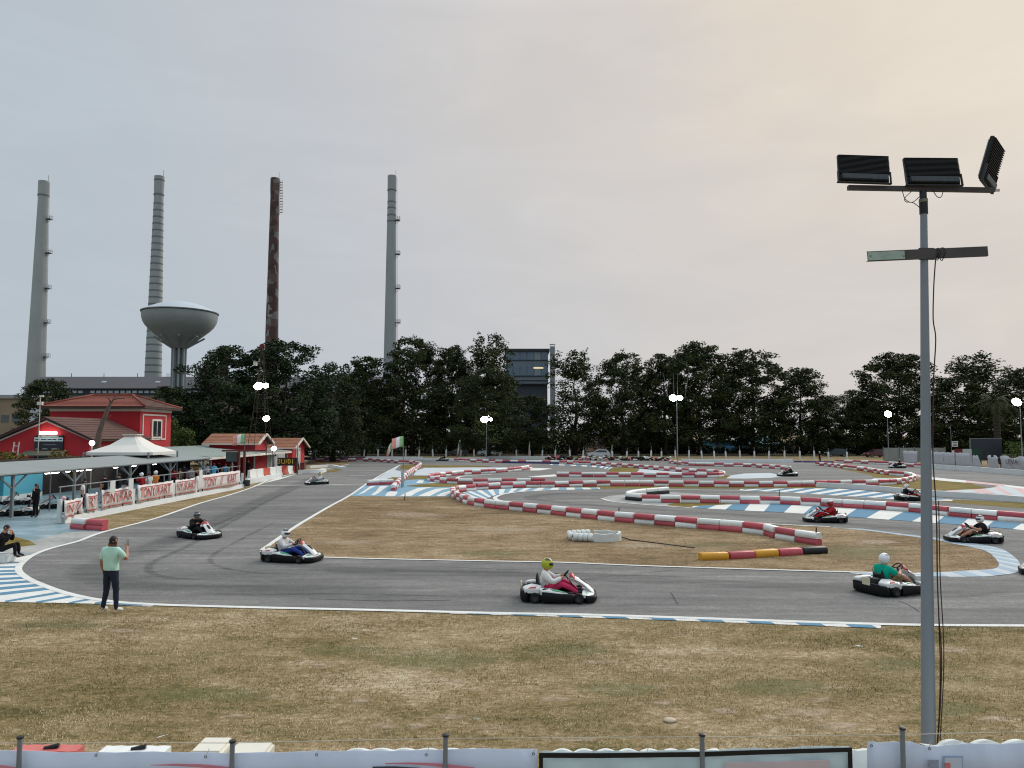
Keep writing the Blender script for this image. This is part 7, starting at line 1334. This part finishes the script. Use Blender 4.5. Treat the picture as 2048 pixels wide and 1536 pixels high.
# ================================================================ turf and litter
def blades(name, n, region, hmin, hmax, m, seed):
    r = np.random.default_rng(seed); (u0, u1, v0, v1) = region; P = []
    v = r.uniform(0, 1, n); v = v0+(v1-v0)*v; u = r.uniform(u0, u1, n); pts = np.array([G(a, b_) for a, b_ in zip(u, v)]); return pts
def inside(poly, pts):
    x, y = pts[:, 0], pts[:, 1]; c = np.zeros(len(pts), bool); j = len(poly)-1
    for i in range(len(poly)):
        xi, yi, xj, yj = poly[i][0], poly[i][1], poly[j][0], poly[j][1]
        with np.errstate(divide='ignore', invalid='ignore'): c ^= ((yi > y) != (yj > y)) & (x < (xj-xi)*(y-yi)/(yj-yi)+xi)
        j = i
    return c
BLADE = leaf_mat('dry_grass_blades', [lin((98, 92, 54)), lin((128, 116, 74)), lin((154, 136, 96)), lin((182, 164, 124)), lin((210, 196, 162))], .9)
def turf(name, poly_w, n, size, label, seed, z=.0, holes=()):
    r = np.random.default_rng(seed); xs = [p[0] for p in poly_w]; ys = [p[1] for p in poly_w]; pts = np.c_[r.uniform(min(xs), max(xs), n), r.uniform(min(ys), max(ys), n), np.zeros(n)]
    pts = pts[inside(poly_w, pts)]
    dens = np.array([noise.noise(Vector((p[0]*.7, p[1]*.9, seed)))+.6*noise.noise(Vector((p[0]*2.3, p[1]*2.9, seed+5))) for p in pts]); pts = pts[dens > r.uniform(-.75, .35, len(pts))]; k_ = len(pts)
    a = r.uniform(0, 2*math.pi, k_); lean_ = r.uniform(.2, 1.3, k_); h_ = size*r.uniform(.45, 1.3, k_); w_ = size*.11*r.uniform(.7, 1.4, k_); d = np.c_[np.cos(a), np.sin(a), np.zeros(k_)]; s = np.c_[-np.sin(a), np.cos(a), np.zeros(k_)]
    V = np.empty((k_, 4, 3)); up = np.array([0, 0, 1.]); mid = pts+d*(h_*np.sin(lean_)*.4)[:, None]+up*(h_*np.cos(lean_)*.6)[:, None]; tip = pts+d*(h_*np.sin(lean_))[:, None]+up*(h_*np.cos(lean_))[:, None]
    V[:, 0] = pts-s*w_[:, None]; V[:, 1] = pts+s*w_[:, None]; V[:, 2] = mid+s*w_[:, None]*.8; V[:, 3] = tip; V[:, :, 2] += z
    g_ = np.array([noise.noise(Vector((p[0]*.45, p[1]*.6, 3.3)))+.5*noise.noise(Vector((p[0]*1.6, p[1]*2.1, 8.3))) for p in pts]); tint = np.clip(.48+g_*.8+r.normal(0, .22, k_), 0, 1)
    o = put(name, leaf_mesh(name, V.reshape(-1, 3), tint, BLADE)); tag(o, label, 'grass', kind='stuff')
fg = gpts([(-60, 1560), (-60, 1204), (180, 1207.5), (312, 1212.5), (535, 1218), (740, 1222.5), (900, 1227), (1175, 1234), (1380, 1241.5), (1648, 1252), (1765, 1256), (1770, 1251.5), (2110, 1254), (2110, 1560)])
turf('dry_turf', fg, 240000, .038, 'dry brown mown grass of the near verge', 1); turf('dry_turf', I1, 130000, .04, 'dry brown mown grass of the track island', 2, .008)
for i, (u, v, lab) in enumerate(((708, 1282, 'scrap of white paper in the near grass left of the middle'), (1720, 1297, 'crumpled white paper in the near grass beside the grey mast'), (1340, 1443, 'pale flat stone in the near grass low right of the middle'), (955, 1444, 'tiny white scrap in the near grass low in the middle'), (325, 1479, 'pale scrap in the near grass above the white plastic block'))):
    p = G(u, v); b = MB(); rr2 = random.Random(i); b.add([(rr2.uniform(-.09, .09), rr2.uniform(-.06, .06), rr2.uniform(.01, .05)) for _ in range(6)], [(0, 1, 2), (0, 2, 3), (1, 3, 4), (2, 4, 5), (0, 5, 3)])
    if i == 2: b = MB(); b.sphere((0, 0, .0), (.1, .08, .035), 10, 6)
    o = b.build('litter' if i != 2 else 'flat_stone', PWPL if i != 2 else mat('pale_stone', (186, 172, 150), .9, .1, 8), smooth=i == 2, fix=False); o.location = (p.x, p.y, .02); tag(o, lab, 'litter' if i != 2 else 'stone')
BARE = worn_layer('bare_earth', (172, 152, 126), .3, .6, 5, 8, .85)
def soft_patch(name, u, v, ru, rv, m, z):
    r = random.Random(int(u*7+v)); n = 18; c = G(u, v); vs = [(c.x, c.y, z)]; al = [1.0]; fs = []
    for ring, a_ in ((.5, .9), (1.0, 0.0)):
        for k_ in range(n):
            t = 2*math.pi*k_/n; q = r.uniform(.7, 1.2); p = G(u+ru*ring*math.cos(t)*q, v+rv*ring*math.sin(t)*q); vs.append((p.x, p.y, z)); al.append(a_)
    for k_ in range(n): j = (k_+1) % n; fs += [(0, 1+k_, 1+j), (1+k_, 1+n+k_, 1+n+j, 1+j)]
    me = bpy.data.meshes.new(name); me.from_pydata(vs, [], fs); me.materials.append(m); me.attributes.new('across', 'FLOAT', 'POINT').data.foreach_set('value', al); o = put(name, me); o['kind'] = 'structure'
GREENW = worn_layer('green_turf_tint', (98, 104, 52), .3, .65, 3, 5, .6)
for u, v, ru, rv in ((770, 1452, 36, 9), (830, 1452, 30, 8), (900, 1434, 46, 8), (985, 1455, 34, 6), (1110, 1398, 44, 6), (1450, 1422, 44, 9), (1540, 1436, 26, 7), (1620, 1425, 56, 12), (1680, 1452, 60, 11), (1990, 1438, 40, 8), (1640, 1400, 32, 6), (1330, 1406, 34, 6), (720, 1402, 28, 6), (470, 1432, 34, 6), (250, 1262, 60, 6), (1150, 1480, 60, 6), (640, 1330, 30, 5), (905, 1362, 34, 5), (1190, 1325, 50, 5), (1900, 1300, 60, 7)): soft_patch('bare_patch', u, v, ru, rv, BARE, .006)
for u, v, ru, rv in ((870, 1320, 190, 26), (1130, 1300, 130, 18), (1790, 1330, 90, 16), (420, 1390, 160, 20), (120, 1250, 120, 10), (1560, 1375, 150, 20), (1250, 1380, 120, 18), (700, 1300, 110, 14), (1900, 1420, 90, 18)): soft_patch('greener_patch', u, v, ru, rv, GREENW, .005)
for u, v, ru, rv in ((1280, 1092, 70, 7), (820, 1030, 90, 7), (1000, 1060, 110, 6), (700, 1085, 80, 6), (1750, 1085, 60, 6)): soft_patch('bare_patch', u, v, ru, rv, BARE, .0135)
for u, v, ru, rv in ((1720, 1105, 110, 14), (980, 1108, 110, 8), (1420, 1090, 70, 7)): soft_patch('greener_patch', u, v, ru, rv, GREENW, .012)
# paper notices on the pit railing
for u, v, lab in ((215, 970, 'white notice on the pit railing, left of the tall clipping one'), (252, 962, 'white notice on the pit railing beside the person bending over'), (393, 930, 'white notice on the railing at the far canopy post')):
    s_ = wl_at(u); p = WA+wdir*s_; nb = MB(); nb.box((0, -.05, 1.5), (.5, .02, .62)); o = nb.build('paper_notice', WHW); o.location = p+Vector((.3, 0, 0)); o.rotation_euler = (0, 0, wang); tag(o, lab, 'notice')
